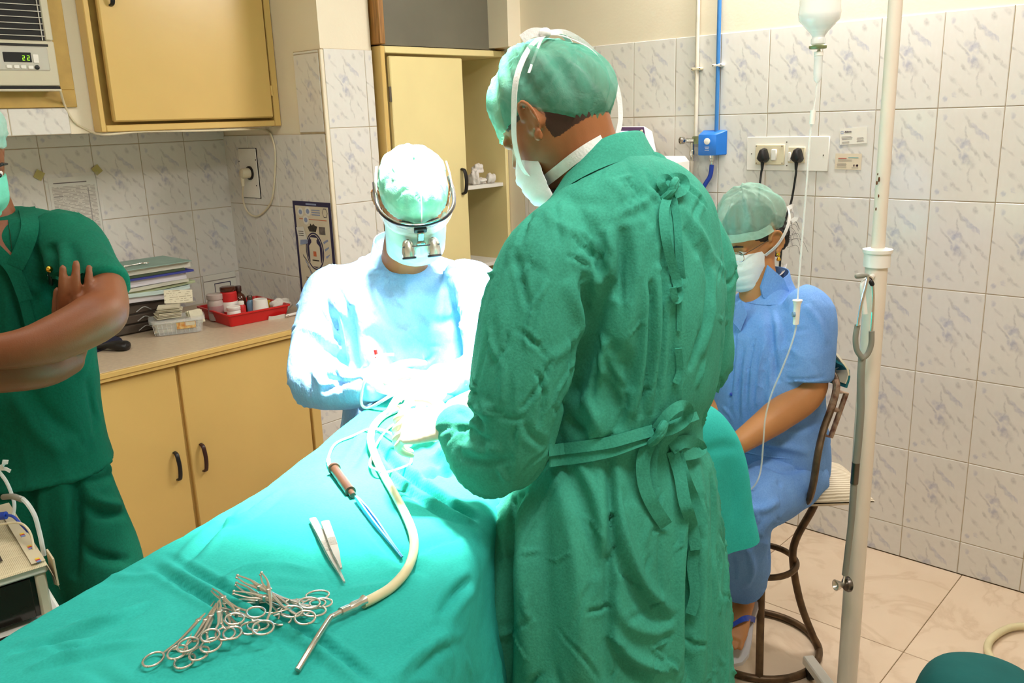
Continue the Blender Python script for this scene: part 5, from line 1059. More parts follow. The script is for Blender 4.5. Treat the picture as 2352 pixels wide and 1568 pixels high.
F_ = [([(1402, 640), (1372, 740), (1338, 840), (1300, 930), (1268, 1035)], .016, -.022), ([(1430, 520), (1432, 600), (1418, 690)], .014, -.014), ([(1452, 500), (1460, 600), (1450, 720), (1420, 830)], .016, .010), ([(1398, 520), (1405, 600), (1392, 660)], .016, .012),
      ([(1330, 575), (1362, 640), (1394, 706)], .012, .013), ([(1350, 560), (1382, 640)], .009, -.010), ([(1340, 650), (1352, 720), (1365, 760)], .012, -.012), ([(1300, 640), (1330, 720), (1340, 790)], .014, .009),
      ([(1497, 640), (1498, 740), (1492, 840), (1472, 960)], .007, -.012), ([(1522, 570), (1528, 680), (1526, 790), (1505, 955)], .007, -.012), ([(1510, 600), (1512, 760), (1490, 950)], .010, .008), ([(1548, 690), (1545, 820), (1535, 950)], .008, -.008), ([(1470, 640), (1468, 780), (1440, 940)], .012, -.009), ([(1483, 640), (1480, 800), (1455, 960)], .010, .008),
      ([(1628, 650), (1620, 740), (1598, 810), (1584, 850)], .008, -.012), ([(1640, 620), (1634, 720), (1612, 820)], .010, .008), ([(1600, 560), (1625, 620), (1640, 700)], .012, -.007), ([(1570, 520), (1605, 590)], .010, -.007), ([(1560, 470), (1612, 540), (1640, 600)], .010, .006), 
      ([(1400, 790), (1440, 830), (1450, 900)], .012, -.011), ([(1380, 860), (1420, 930), (1425, 990)], .014, -.014), ([(1340, 900), (1370, 960), (1372, 1005)], .014, .016), ([(1300, 960), (1340, 1000)], .012, -.012),
      ([(1250, 430), (1320, 460), (1400, 470)], .012, -.004), ([(1230, 470), (1290, 520), (1350, 540)], .010, .005), ([(1300, 440), (1350, 520), (1360, 560)], .010, -.006), ([(1190, 560), (1215, 500), (1250, 440)], .006, -.009),
      ([(1150, 620), (1200, 600), (1260, 640)], .010, -.003), ([(1250, 830), (1300, 800), (1340, 740)], .010, .004), ([(1200, 560), (1180, 700), (1150, 860)], .012, -.004), ([(1260, 560), (1240, 720), (1200, 900)], .012, .004),
      ([(1052, 940), (1090, 960), (1105, 990)], .010, -.012), ([(1046, 975), (1080, 990), (1120, 1040)], .009, -.010), ([(1050, 1020), (1090, 1030), (1150, 1030)], .010, .007), ([(1060, 1050), (1120, 1060), (1180, 1050)], .008, -.007), ([(1080, 920), (1110, 950), (1130, 930)], .008, .008), ([(1060, 1000), (1100, 1005), (1130, 1015)], .007, -.007),
      ([(1150, 1130), (1146, 1260), (1150, 1400), (1158, 1568)], .016, .012), ([(1178, 1130), (1165, 1290), (1160, 1450), (1158, 1600)], .014, -.026), ([(1200, 1140), (1200, 1300), (1210, 1560)], .020, .014), ([(1120, 1170), (1110, 1350), (1105, 1568)], .012, -.008), ([(1240, 1120), (1250, 1300), (1262, 1568)], .024, -.012), ([(1270, 1070), (1310, 1200), (1330, 1360), (1330, 1568)], .018, .012),
      ([(1300, 1060), (1350, 1180), (1372, 1330)], .016, -.012), ([(1330, 1060), (1372, 1160), (1398, 1280)], .014, .012), ([(1394, 1040), (1404, 1150), (1400, 1320), (1392, 1568)], .010, -.016), ([(1408, 1060), (1424, 1200), (1470, 1330), (1545, 1412)], .013, .017), ([(1402, 1180), (1430, 1290), (1490, 1372), (1540, 1430)], .012, -.016), ([(1400, 1360), (1440, 1430), (1500, 1450), (1548, 1440)], .012, .010), ([(1396, 1440), (1440, 1500), (1500, 1530), (1556, 1534)], .010, .014), ([(1396, 1470), (1440, 1530), (1500, 1556)], .010, -.014), ([(1440, 1330), (1480, 1400), (1540, 1470)], .010, -.010),
      ([(1385, 1050), (1380, 1180), (1380, 1300)], .012, .008), ([(1516, 1220), (1517, 1380)], .005, -.006), ([(1450, 1040), (1455, 1160)], .012, -.006), ([(1560, 1060), (1572, 1180), (1560, 1330), (1562, 1568)], .012, .012), ([(1590, 1130), (1588, 1260), (1590, 1400), (1592, 1600)], .015, -.040), ([(1600, 1050), (1615, 1200), (1612, 1400), (1616, 1568)], .012, .010), ([(1636, 1060), (1640, 1200), (1640, 1568)], .009, -.008), ([(1625, 1130), (1628, 1400), (1632, 1568)], .006, .006), ([(1470, 560), (1560, 560), (1620, 640)], .03, .004),
      ([(1420, 330), (1470, 430), (1520, 470)], .008, -.004), ([(1440, 420), (1500, 520)], .012, -.006), ([(1395, 410), (1440, 450), (1480, 520)], .012, .006)]
g.noise(.006, 6., (1, 1, .4), 2).crease(.004, 7., (1, 1, .25), 4)
folds(g, F_, 1.05); g.wrinkles(420, 12, (.04, .14), (.004, .009), .0068, spread=.55).wrinkles(200, 13, (.03, .08), (.003, .006), .0055, (-.5, .5, -.4), .6)
gown = g.build('gown', M['gown_green'], pg); bv = g.bvh()
# collar band
cr = []
for py, xl, xr, h, tl in ((432, 1240, 1522, 1.605, 32), (394, 1268, 1504, 1.612, 36), (358, 1296, 1488, 1.618, 38)): cr.append(ring_px(py, xl, xr, h, HG, .88, tl, n=40))
cs = Surf(*(lambda m_: (np.array(m_.v), m_.f))(MB().loft(smooth_rings([cr[0], cr[1], cr[2]], 5)+[[p+(np.mean(cr[2], 0)-p)*.03 for p in cr[2]], [p+(np.mean(cr[1], 0)-p)*.05 for p in cr[1]]], cap=False))); cs.noise(.003, 18).build('collar', M['gown_green'], pg)
# ties
T = lambda pts, w_, nm='tie', off=.004, lift=None: tape(bv, pts, w_, off, M['gown_green'], nm, pg, lift=lift, th=.003)
T([(1262, 1052), (1330, 1044), (1400, 1030), (1450, 1012), (1505, 992)], .030, 'waist_tie', .006); T([(1262, 1034), (1330, 1026), (1400, 1016), (1450, 1002), (1500, 988)], .020, 'waist_tie', .009)
T([(1520, 985), (1560, 965), (1600, 950)], .022, 'waist_tie', .006)
kp = cast(bv, 1505, 992, .016); mb = MB()
for i in range(3): mb.tube(spline([kp+V(-.012+.006*i, 0, -.016), kp+V(-.008, -.016, .002+.004*i), kp+V(.012, -.010, .014), kp+V(.014-.004*i, .004, -.012)], 5), .0075, 8, round_=True)
mb.build('knot', M['gown_green'], pg)
T([(1508, 985), (1535, 950), (1565, 930), (1582, 940), (1575, 965), (1545, 985), (1515, 992)], .018, 'bow_loop', .014, [.0, .012, .022, .022, .012, .0])
T([(1502, 1000), (1478, 1050), (1480, 1110), (1500, 1160), (1530, 1206)], .024, 'tie_tail', .008, [.004, .010, .010, .006]); T([(1512, 1000), (1500, 1040), (1498, 1090), (1508, 1120)], .018, 'tie_tail', .010, [.004, .010, .012])
T([(1540, 1030), (1575, 1012), (1612, 1030), (1580, 1042), (1545, 1040)], .024, 'bow_loop', .010, [.0, .014, .014, .0]); T([(1545, 1036), (1562, 1090), (1572, 1150), (1588, 1200), (1600, 1262)], .022, 'tie_tail', .012, [.004, .012, .012, .008]); T([(1556, 1040), (1575, 1100), (1600, 1160), (1612, 1205)], .020, 'tie_tail', .010, [.004, .010, .010])
T([(1600, 1240), (1590, 1300), (1598, 1360), (1586, 1410)], .020, 'tie_tail', .012)
kp = cast(bv, 1535, 435, .012); mb = MB()
for i in range(3): mb.tube(spline([kp+V(-.014+.008*i, 0, -.014), kp+V(-.008, -.014, .004*i), kp+V(.010, -.008, .014), kp+V(.014, .004, -.010)], 5), .0065, 8, round_=True)
mb.build('knot', M['gown_green'], pg)
T([(1535, 430), (1545, 408), (1570, 412), (1572, 435), (1548, 446)], .016, 'bow_loop', .010, [.004, .018, .020, .008]); T([(1532, 440), (1516, 418), (1530, 408), (1545, 425)], .014, 'bow_loop', .010, [.004, .012, .006])
T([(1536, 445), (1524, 490), (1532, 560), (1548, 620), (1558, 660)], .016, 'tie_tail', .006, [.004, .008, .006]); T([(1545, 450), (1556, 510), (1560, 580), (1566, 640)], .013, 'tie_tail', .006, [.004, .006, .006]); T([(1560, 640), (1562, 680), (1552, 690), (1545, 660)], .012, 'tie_tail', .010); T([(1560, 690), (1560, 760)], .008, 'tie_tail', .003); T([(1558, 800), (1562, 850), (1552, 880)], .012, 'tie_tail', .006)
# glove, trousers, shoes
mb = MB(); limb(mb, [H(1085, 1010, 1.475), Lw], [.034, .033]); hand(mb, Lw, unit(V(-.50, .80, -.05)), unit(V(-.45, -.35, .8)), -1, [(.6, .9, .6), (.7, .9, .6), (.75, .95, .6), (.8, 1., .6)], scale=.95)
remesh(mb, .0028, 3).build('glove', M['glove'], pg)
mb = MB(); limb(mb, [Re*.35+Rw*.65, Rw], [.036, .034]); hand(mb, Rw, unit(V(-.45, .5, -.25)), unit(V(.2, -.1, .9)), 1, [(.5, .6, .4), (.55, .6, .4), (.6, .6, .4), (.65, .6, .4)]); remesh(mb, .0028, 3).build('glove', M['glove'], pg)
mb = MB(); simple_legs(mb, hipz, HG, 0, .105, .085, .10); remesh(mb, .009, 3).noise(.006, 9).build('trousers', M['scrub_green'], pg)
fx = [hipz+hd(HG-90)*s_*.10 for s_ in (-1, 1)]; shoes([V(p[0], p[1], 0) for p in fx], HG, M['black_rubber'], pg)
# ------------------------------------------------------------------ surgeon in pale blue
HS = -112.
ps = thing('person', 'person in a pale blue surgical gown wearing magnifying loupes, operating at the table', 'person', (1.45, 1.80, 0))
sc_ = H(950, 456, 2.13); sB = head_frame(hd(-124)*math.cos(.72)-V(0, 0, 1)*math.sin(.72), roll=.04)
mb = MB(); add_head(mb, sc_, sB, 1.0, ear_out=32)
for s_ in (-1, 1): mb.ell(local_pt(sc_, sB, (.031*s_, .080, .002)), (.016, .011, .012), R=sB, n=16, m=10); nk = H(925, 612, 2.24)
limb(mb, [sc_+sB@V(0, -.04, -.03), sc_*.5+nk*.5+V(.01, .012, 0), nk+V(.01, .02, -.05)], [.056, .056, .066], 6, 20)
mb.loft(smooth_rings([ring_px(620, 850, 1010, 2.26, HS, .7), ring_px(690, 810, 1060, 2.25, HS, .5), ring_px(800, 830, 1060, 2.22, HS, .58), ring_px(950, 815, 1080, 2.22, HS, .66), ring_px(1100, 800, 1090, 2.22, HS, .7)], 4))
As, Ae, Aw = H(765, 655, 2.24), H(718, 848, 2.10), H(858, 872, 1.97); Bs, Be, Bw = H(1090, 640, 2.18), H(1120, 830, 2.02), H(1010, 868, 1.84)
limb(mb, [As, H(736, 740, 2.19), H(730, 868, 2.09), H(800, 887, 2.02), Aw], [.036, .034, .032, .028, .025]); limb(mb, [Bs, Bs*.5+Be*.5, Be, Be*.5+Bw*.5, Bw], [.038, .034, .032, .030, .026])
hp = H(945, 1080, 2.22); simple_legs(mb, hp, HS, 0, .08, .05)
remesh(mb, .0042, 2).build('body', M['skin2'], ps)
hv, hf = head_local(64, 48); keep = [f_ for f_ in hf if (lambda c_: c_[2] > .055 or (c_[1] < -.01 and c_[2] > -.03))(np.mean([hv[i] for i in f_], 0))]
Surf(np.array([sc_+sB@(p+unit(p)*.0022) for p in hv]), keep).build('hair', M['hair'], ps)
cap_o, cap_r = cap_shell(sc_, sB, 10, -4, .014, M['cap_pale'], 'surgical_cap', ps, 8, top=.000, gather=.4, side=8, back_puff=.006, wr=35)
SS = lambda az, el, off: surf_on_head(sc_, sB, az, el, off)
strap([SS(3, 12, .008), SS(3, 36, .023), SS(3, 58, .028), SS(3, 70, .032)], .003, M['white_tape'], 'cap_seam', ps, sc_)
mask_rect(sc_, sB, M['mask_pale'], 'face_mask', ps, 1.05, z0=-.026, w0=.072, w1=.070, z1=-.132)
for s_ in (-1, 1):
    strap([SS(66*s_, -18, .013), SS(70*s_, -34, .014), SS(68*s_, -52, .014)], .016, M['white_tape'], 'mask_edge', ps, sc_)
    strap([SS(68*s_, -16, .013), SS(80*s_, 2, .012), SS(90*s_, 22, .022), SS(110*s_, 34, .03)], .009, M['white_tape'], 'mask_strap', ps, sc_)
    MB().tube([local_pt(sc_, sB, (.016*s_, .087, -.004)), local_pt(sc_, sB, (.031*s_, .0905, -.006)), local_pt(sc_, sB, (.046*s_, .084, -.003))], .0012, 6).build('eyelash', M['hair'], ps)
    MB().tube([local_pt(sc_, sB, (.014*s_, .098, .019)), local_pt(sc_, sB, (.030*s_, .097, .023)), local_pt(sc_, sB, (.046*s_, .087, .019))], [.003, .0036, .002], 8).build('eyebrow', M['hair'], ps)
MB().lathe([(.007, -.002), (.010, 0), (.007, .002)], local_pt(sc_, sB, (.078, -.004, -.036)), sB[:, 0], 14).build('ear_stud', M['gold'], ps)
# loupes: a thing of their own, worn on the face
lp = thing('loupes', 'magnifying loupe glasses with two steel barrels on the surgeon’s face', 'loupes', sc_); lp['label'] = 'magnifying loupe glasses with two steel barrels worn over a green mask'
L_ = lambda x, y, z: local_pt(sc_, sB, (x, y-.010*(y > .118), z-.006*(y > .118)))
fp = [L_(x, y, z) for x, y, z in ((-.090, -.03, .034), (-.092, .02, .034), (-.086, .060, .029), (-.062, .092, .027), (-.030, .107, .027), (0, .111, .027), (.030, .107, .027), (.062, .092, .027), (.086, .060, .029), (.092, .02, .034), (.090, -.03, .034))]
fr2 = spline(fp, 6); MB().tube(fr2, .0042, 10, ell=(.8, 1.2), up=sB[:, 2]).build('frame', M['black'], lp); MB().tube([p+sB[:, 2]*.005+sB[:, 1]*.001 for p in fr2], .0022, 8).build('frame_trim', M['chrome'], lp)
M['lens'] = mat('clear_shield_lens', (240, 232, 226), .05, alpha=.22, spec=.9, var=.01)
top = [p-sB[:, 2]*.003 for p in fr2[10:-10]]; bot = [p-sB[:, 2]*.042*math.sin(PI*(i+1)/(len(top)+1))**.4-sB[:, 1]*.004 for i, p in enumerate(top)]
mb = MB(); mb.loft([top, bot, [p-sB[:, 1]*.0015 for p in bot], [p-sB[:, 1]*.0015 for p in top]], closed=False, cap=False); mb.build('shield_lens', M['lens'], lp)
br = L_(0, .124, .012); MB().box(L_(0, .122, .018), (.030, .010, .014), R=sB, bev=.002).build('bridge', M['black'], lp); MB().box(L_(0, .130, .000), (.016, .008, .036), R=sB, bev=.002).build('hinge_clip', M['chrome'], lp)
MB().box(L_(0, .136, -.014), (.022, .006, .008), R=sB, bev=.002).build('hinge_clip', M['chrome'], lp); MB().tube([L_(-.044, .134, -.024), L_(.044, .134, -.024)], .0026, 8).build('barrel_bar', M['steel'], lp); MB().tube([L_(-.044, .138, -.020), L_(.044, .138, -.020)], .0016, 8).build('barrel_bar', M['black'], lp)
MB().box(L_(.008, .142, -.038), (.010, .006, .030), R=sB, bev=.002).build('light_prism', M['clear'], lp)
ax = unit(sB[:, 1]*.80-sB[:, 2]*.60)
for s_ in (-1, 1):
    c = L_(.030*s_, .128, -.026); b_ = MB().lathe([(.009, -.012), (.012, -.008), (.014, .0), (.0165, .014), (.0165, .030), (.0150, .032), (.0135, .030), (.0135, .027)], c, ax, 26).build('barrel', M['steel'], lp)
    MB().lathe([(.0135, .0265), (.010, .0285), (.004, .0295)], c, ax, 22).build('objective_lens', M['lens'], b_); MB().lathe([(.0168, .028), (.0168, .032), (.0155, .0325)], c, ax, 26).build('barrel_rim', M['black'], b_); MB().ell(c+sB[:, 2]*.006-ax*.006, (.005, .005, .005), n=10, m=8).build('thumb_screw', M['dark_steel'], b_)
# gown
R = []
for py, xl, xr, h, k, tl in ((596, 846, 1000, 2.245, .85, 20), (612, 820, 1030, 2.245, .8, 18), (632, 778, 1085, 2.245, .68, 14), (670, 760, 1108, 2.24, .6, 10), (740, 785, 1110, 2.23, .62, 4), (830, 800, 1108, 2.22, .66, 0), (930, 795, 1105, 2.22, .7, 0), (1040, 780, 1115, 2.22, .74, 0), (1250, 760, 1130, 2.22, .78, 0), (1500, 750, 1140, 2.22, .8, 0)):
    R.append(ring_px(py, xl, xr, h, HS, k, tl, n=44))
mb = MB(); mb.loft(smooth_rings(R, 4))
limb(mb, [H(800, 648, 2.25), H(758, 668, 2.24), H(736, 740, 2.19), H(724, 820, 2.13), H(728, 872, 2.09), H(778, 888, 2.04), H(835, 885, 1.99), H(862, 884, 1.975)], [.05, .064, .066, .068, .066, .058, .044, .036], 6, 24)
limb(mb, [H(1060, 640, 2.2), H(1100, 668, 2.16), H(1122, 750, 2.08), H(1125, 830, 2.02), H(1085, 862, 1.93), H(1035, 872, 1.87)], [.05, .064, .066, .066, .05, .038], 6, 22)
g = remesh(mb, .0058, 4); g.noise(.010, 8., (1, 1, .6), 21).crease(.004, 8., (1, 1, .5), 22)
folds(g, [([(800, 700), (806, 780), (818, 860)], .014, -.020), ([(760, 640), (790, 700), (800, 790)], .012, -.010), ([(740, 690), (760, 740), (790, 780)], .010, .009), ([(700, 780), (750, 800), (800, 830)], .012, -.012), ([(690, 750), (740, 770), (790, 810)], .010, .010), ([(720, 870), (770, 850), (830, 850)], .009, .009), ([(740, 900), (790, 875), (840, 880)], .008, -.010), ([(730, 850), (770, 870), (780, 900)], .008, -.009), ([(700, 830), (730, 860), (740, 890)], .01, .008), ([(800, 620), (860, 680), (930, 700)], .012, -.004), ([(840, 760), (880, 800), (900, 850)], .016, -.009), ([(860, 730), (920, 760), (980, 740)], .016, .006), ([(880, 640), (900, 720), (930, 760)], .014, -.006), ([(830, 850), (850, 900), (860, 940)], .010, .008), ([(950, 690), (1000, 740), (1060, 730)], .014, -.006), ([(770, 720), (775, 780), (770, 830)], .008, -.008)], 1.4); g.wrinkles(260, 27, (.03, .11), (.004, .008), .006, spread=.8)
g.build('gown', M['gown_blue'], ps); bv = g.bvh()
# inner collar and ties
cr = [ring_px(640, 838, 1000, 2.235, HS, .8, 22, n=36), ring_px(600, 852, 992, 2.245, HS, .84, 24, n=36), ring_px(562, 860, 986, 2.27, HS, .86, 32, n=36)]
MB().loft(smooth_rings(cr, 4)+[[p+(np.mean(cr[2], 0)-p)*.04 for p in cr[2]], [p+(np.mean(cr[0], 0)-p)*.08 for p in cr[0]]], cap=False).build('collar', M['gown_blue'], ps)
tape(bv, [(770, 690), (790, 760), (800, 830)], .004, .002, M['gown_blue'], 'sleeve_seam', ps)
# gloves
mb = MB(); limb(mb, [H(832, 886, 1.995), Aw], [.035, .033]); hand(mb, Aw, unit(V(.16, -.55, .02)), unit(V(-.5, -.2, .8)), 1, [(.35, .5, .35), (.45, .55, .4), (.55, .6, .4), (.6, .6, .4)]); remesh(mb, .0028, 3).build('glove', M['glove'], ps)
mb = MB(); limb(mb, [H(1048, 870, 1.885), Bw], [.036, .033]); hand(mb, Bw, unit(V(-.5, -.25, .0)), unit(V(.1, -.4, .8)), -1, [(.35, .5, .35), (.45, .55, .4), (.55, .6, .4), (.6, .6, .4)]); remesh(mb, .0028, 3).build('glove', M['glove'], ps)
mb = MB(); simple_legs(mb, hp, HS, 0, .1, .08); remesh(mb, .010, 3).build('trousers', M['scrub_blue'], ps)
shoes([V(p[0], p[1], 0) for p in [hp+hd(HS-90)*s_*.10 for s_ in (-1, 1)]], HS, M['black_rubber'], ps)
# ------------------------------------------------------------------ operating table, drapes and instruments
M['drape'] = cloth('teal_surgical_drape', (50, 182, 172), (40, 164, 154), wr=.16, wscale=5, fine=.12, stretch=(1, 1, 1), rough=.85)
TO, E1, E2 = V(.862, 1.465, 0), unit(V(1, .30, 0)), unit(V(.30, -1, 0))
def TZ(s): return float(np.interp(s, [-1., -.3, 0, .15, .32, .5, .8, 1.2], [.940, .945, .948, .962, .992, 1.015, 1.01, .99]))
tb = thing('operating_table', 'operating table under the teal drape', 'table', TO+E1*.1+E2*.25)
def tp(s, t, z): return TO+E1*s+E2*t+V(0, 0, z)
RT = basis(E1, E2*-1, V(0, 0, 1))
MB().box(tp(.1, .19, .80), (1.75, .34, .05), R=RT, bev=.01).build('top', M['black'], tb); MB().box(tp(.1, .19, .86), (1.72, .33, .07), R=RT, bev=.02).build('mattress', M['black_rubber'], tb)
MB().box(tp(.15, .20, .42), (.26, .22, .72), R=RT, bev=.02).build('column', M['white'], tb); MB().box(tp(.15, .20, .035), (.9, .36, .065), R=RT, bev=.015).build('base', M['dark_steel'], tb)
dr = thing('surgical_drape', 'wide teal cloth drape spread over the operating table', 'drape', TO+E1*.1+E2*.25)
ns, nw = 400, 250; S_ = np.linspace(-.95, 1.02, ns); Wd = np.linspace(-.50, 1.0, nw); vs = np.zeros((ns, nw, 3))
for i, s in enumerate(S_):
    zt = TZ(s); e = max(0, s-.88)
    for j, w_ in enumerate(Wd):
        r_ = .05; width = float(np.interp(s, [-.45, -.25, -.05, .2], [.54, .52, .455, .40]))
        if w_ < 0: u = -w_; t = -.0-r_*math.sin(min(1, u/(r_*1.57))*PI/2)*.6-.03*max(0, u-.08); z = zt-r_*(1-math.cos(min(1, u/(r_*1.57))*PI/2))-max(0, u-r_*1.57)
        elif w_ > width: u = w_-width; rr = .06; t = width+rr*math.sin(min(1, u/(rr*1.57))*PI/2)*.8+.05*max(0, u-.095); z = zt-rr*(1-math.cos(min(1, u/(rr*1.57))*PI/2))-max(0, u-rr*1.57)
        else: t = w_; z = zt
        x_ = min(max(w_/width, 0), 1); z += .016*math.sin(x_*PI)+.006*math.sin(x_*PI*2+s*2)
        hang = max(0, abs(w_-.24)-.34); t += .02*hang*4*math.sin(s*16+w_*3)*(-1 if w_ < 0 else 1)*min(1, hang*5); z -= e*e*6
        vs[i, j] = tp(s, t, z)
fc = [(i*nw+j, (i+1)*nw+j, (i+1)*nw+j+1, i*nw+j+1) for i in range(ns-1) for j in range(nw-1)]
ds = Surf(vs.reshape(-1, 3), fc)
if ds.normals()[ns*nw//2][2] < 0: ds.f = [f_[::-1] for f_ in ds.f]
ds.noise(.010, 4.5, seed=31).noise(.0035, 13., seed=33).noise(.0012, 40., seed=35)
folds(ds, [([(375, 1268), (480, 1330), (620, 1405), (740, 1470), (900, 1600)], .007, .008), ([(335, 1290), (470, 1370), (560, 1425)], .008, .006), ([(370, 1290), (470, 1350), (600, 1420), (720, 1490), (840, 1580)], .008, -.007), ([(560, 1150), (480, 1230), (420, 1300)], .012, .005), ([(150, 1440), (260, 1420), (340, 1380)], .010, -.005), ([(20, 1500), (120, 1470), (230, 1450)], .012, .005), ([(60, 1540), (180, 1500), (330, 1470)], .010, -.005),
           ([(850, 1000), (900, 1060), (960, 1110), (1030, 1160), (1100, 1192)], .010, .012), ([(840, 1012), (890, 1075), (950, 1125), (1030, 1176), (1100, 1206)], .008, -.010), ([(970, 1110), (1000, 1085), (1040, 1090)], .012, .010), ([(1000, 1040), (1030, 1060), (1060, 1090)], .014, -.014), ([(820, 1190), (900, 1270), (1000, 1330)], .015, .005), ([(920, 1300), (990, 1250), (1060, 1230)], .014, .005), ([(1000, 1420), (1050, 1360), (1090, 1330)], .010, .006), ([(900, 1560), (970, 1490), (1050, 1440)], .010, -.006), ([(480, 1200), (560, 1190), (650, 1120)], .012, -.005), ([(640, 1290), (560, 1310), (500, 1350)], .012, -.004), ([(880, 960), (840, 1010), (800, 1090)], .012, .005)], 2.6, 'crisp'); ds.wrinkles(170, 37, (.06, .22), (.006, .012), .0042, (.7, -.5, 0), .5)
ds.build('cloth', M['drape'], dr); dbv = ds.bvh()
# drape over the instrument stand at the head end
st = thing('instrument_stand', 'steel stand hidden under the hanging teal drape at the table end', 'stand', (1.78, .98, 0))
cS = H(1560, 1000, 1.95); MB().tube([V(cS[0], cS[1], .03), V(cS[0], cS[1], .93)], .014, 10).build('pole', M['steel'], st); MB().box(V(cS[0], cS[1], .025), (.30, .30, .04), bev=.01).build('base', M['dark_steel'], st); MB().box(V(cS[0], cS[1], .925), (.14, .14, .015), bev=.004).build('tray', M['steel'], st)
R = [ring_px(py, xl, xr, 1.95, 60, .8, 0, n=72, p=2.8) for py, xl, xr in ((925, 1500, 1588), (930, 1470, 1615), (945, 1450, 1645), (972, 1440, 1672), (1010, 1434, 1692), (1070, 1428, 1706), (1140, 1424, 1718), (1200, 1420, 1728), (1222, 1420, 1731))]
hs2 = Surf(*(lambda m_: (np.array(m_.v), m_.f))(MB().loft(smooth_rings(R, 6), cap=False))); top = MB().add([np.mean(R[0], 0)]+list(R[0]), [(0, 1+(i+1) % 72, 1+i) for i in range(72)])
o = len(hs2.v); hs2 = Surf(np.vstack([hs2.v, [np.mean(R[0], 0)]]), list(hs2.f)+[(i, (i+1) % 72, o) for i in range(72)])
ang = np.arctan2(hs2.v[:, 1]-cS[1], hs2.v[:, 0]-cS[0]); low = np.clip((.95-hs2.v[:, 2])/.3, 0, 1); nn = hs2.normals(); nn *= np.sign((nn*(hs2.v-V(cS[0], cS[1], .8))).sum(1))[:, None]
hs2.v += nn*(low*.006*np.sin(ang*9))[:, None]; hs2.noise(.006, 9, seed=40)
folds(hs2, [([(1610, 1040), (1660, 1025), (1700, 1030)], .012, .006), ([(1680, 1050), (1686, 1140), (1690, 1200)], .008, .006), ([(1640, 1070), (1648, 1200)], .012, -.006)])
tag(hs2.build('hanging_drape', M['drape']), 'teal cloth hanging over the stand between the green gown and the seated person', 'drape')
# --- instruments lying on the drape
def dpt(a, b, up=0.): p = cast(dbv, a, b); return p+V(0, 0, up)
def lay(a, b, up):
    p = dpt(a, b); return V(p[0], p[1], p[2]+up)
IL = [((492, 1390), (392, 1520), .000, .11, .0135, 'steel artery clamp with open rings at the far left of the fan'), ((497, 1402), (436, 1512), .005, .07, .013, 'second steel clamp from the left in the fan of clamps'), ((503, 1404), (462, 1502), .010, .08, .014, 'third steel clamp from the left in the fan of clamps'), ((506, 1408), (512, 1484), .014, .10, .013, 'fourth steel clamp in the fan, rings nearest the middle'), ((510, 1406), (548, 1470), .010, .10, .0135, 'fifth steel clamp in the fan of clamps'), ((491, 1386), (566, 1446), .018, .09, .013, 'steel clamp whose upturned tip stands above the fan'), ((512, 1412), (606, 1440), .004, .08, .013, 'rightmost steel clamp of the fan touching the second group')]
for a, b, up, op, rg, lb in IL:
    A, B_ = lay(*a, up+.002), lay(*b, up+.002); an = math.degrees(math.atan2(B_[1]-A[1], B_[0]-A[0])); clamp('artery_clamp', lb, A, an, L=np.linalg.norm((B_-A)[:2])*1.04, ring=rg*.92, open_=op, group='steel clamps fanned out on the teal drape', tilt=(B_[2]-A[2])/np.linalg.norm((B_-A)[:2]))
IL = [((516, 1394), (722, 1388), .003, .055, .0145, 'straight steel tissue clamp lying level under the crossed clamps'), ((541, 1379), (728, 1412), .008, .05, .014, 'steel tissue clamp crossing beneath the two slanting clamps'), ((549, 1350), (690, 1420), .014, .07, .0145, 'slanting steel tissue clamp with a long slotted jaw'), ((546, 1362), (668, 1432), .010, .10, .0135, 'slanting steel tissue clamp directly below the slotted one'), ((604, 1352), (656, 1464), .020, .20, .015, 'topmost steel tissue clamp lying across the others with rings spread wide')]
for a, b, up, op, rg, lb in IL:
    A, B_ = lay(*a, up+.002), lay(*b, up+.002); an = math.degrees(math.atan2(B_[1]-A[1], B_[0]-A[0])); clamp('tissue_clamp', lb, A, an, L=np.linalg.norm((B_-A)[:2])*1.04, ring=rg*.92, open_=op, fen=True, group='steel tissue clamps crossed on the teal drape', tilt=(B_[2]-A[2])/np.linalg.norm((B_-A)[:2]))
def forceps(name, lb, a, b, w_, m, up=.003, tipw=.002, gap=.006, group=None, cat='forceps'):
    A, B_ = lay(*a, up), lay(*b, up); t = thing(name, lb, cat, B_, group); d = unit(B_-A); s_ = unit(np.cross(V(0, 0, 1), d)); n_ = np.cross(d, s_); L = np.linalg.norm(B_-A)
    for k, sg in enumerate((-1, 1)):
        rings = []
        for u, ww, g_ in ((0, .55, .0), (.015, .95, .15), (.06, 1., .4), (.3, .95, 1.), (.55, .9, 1.), (.72, .72, .7), (.88, .35, .25), (1., .22, .1)):
            c = A+d*L*u+n_*(.004+sg*gap*.5*g_+sg*.0008); hw = w_*ww/2; rings.append([c+s_*hw+n_*.0007, c-s_*hw+n_*.0007, c-s_*hw-n_*.0007, c+s_*hw-n_*.0007])
        arm = MB().loft(rings).build('arm', m, t)
        if sg > 0:
            mb = MB()
            for q in range(9): mb.box(A+d*L*(.42+.018*q)+n_*(.004+gap*.5+.0018), (.0012, w_*.85, .0008), R=basis(d, s_, n_))
            mb.build('grip_ridges', m, arm, smooth=False)
    return t
M['satin'] = mat('satin_steel', (222, 218, 212), .38, .85, var=.03)
forceps('forceps', 'longer left hand steel dissecting forceps on the drape', (718, 1198), (792, 1346), .0125, M['satin'], .003)
forceps('forceps', 'shorter right hand steel dissecting forceps leaning on the other pair', (748, 1216), (786, 1326), .0145, M['satin'], .012)
bp_ = thing('bipolar_forceps', 'blue insulated bipolar forceps with a brown plug and white cable', 'forceps', lay(850, 1190, 0)); M['blue_coat'] = mat('blue_insulation', (92, 160, 214), .4, var=.05)
A0, A1, A2, A3 = lay(768, 1086, .010), lay(806, 1138, .008), lay(818, 1152, .008), lay(924, 1286, .004)
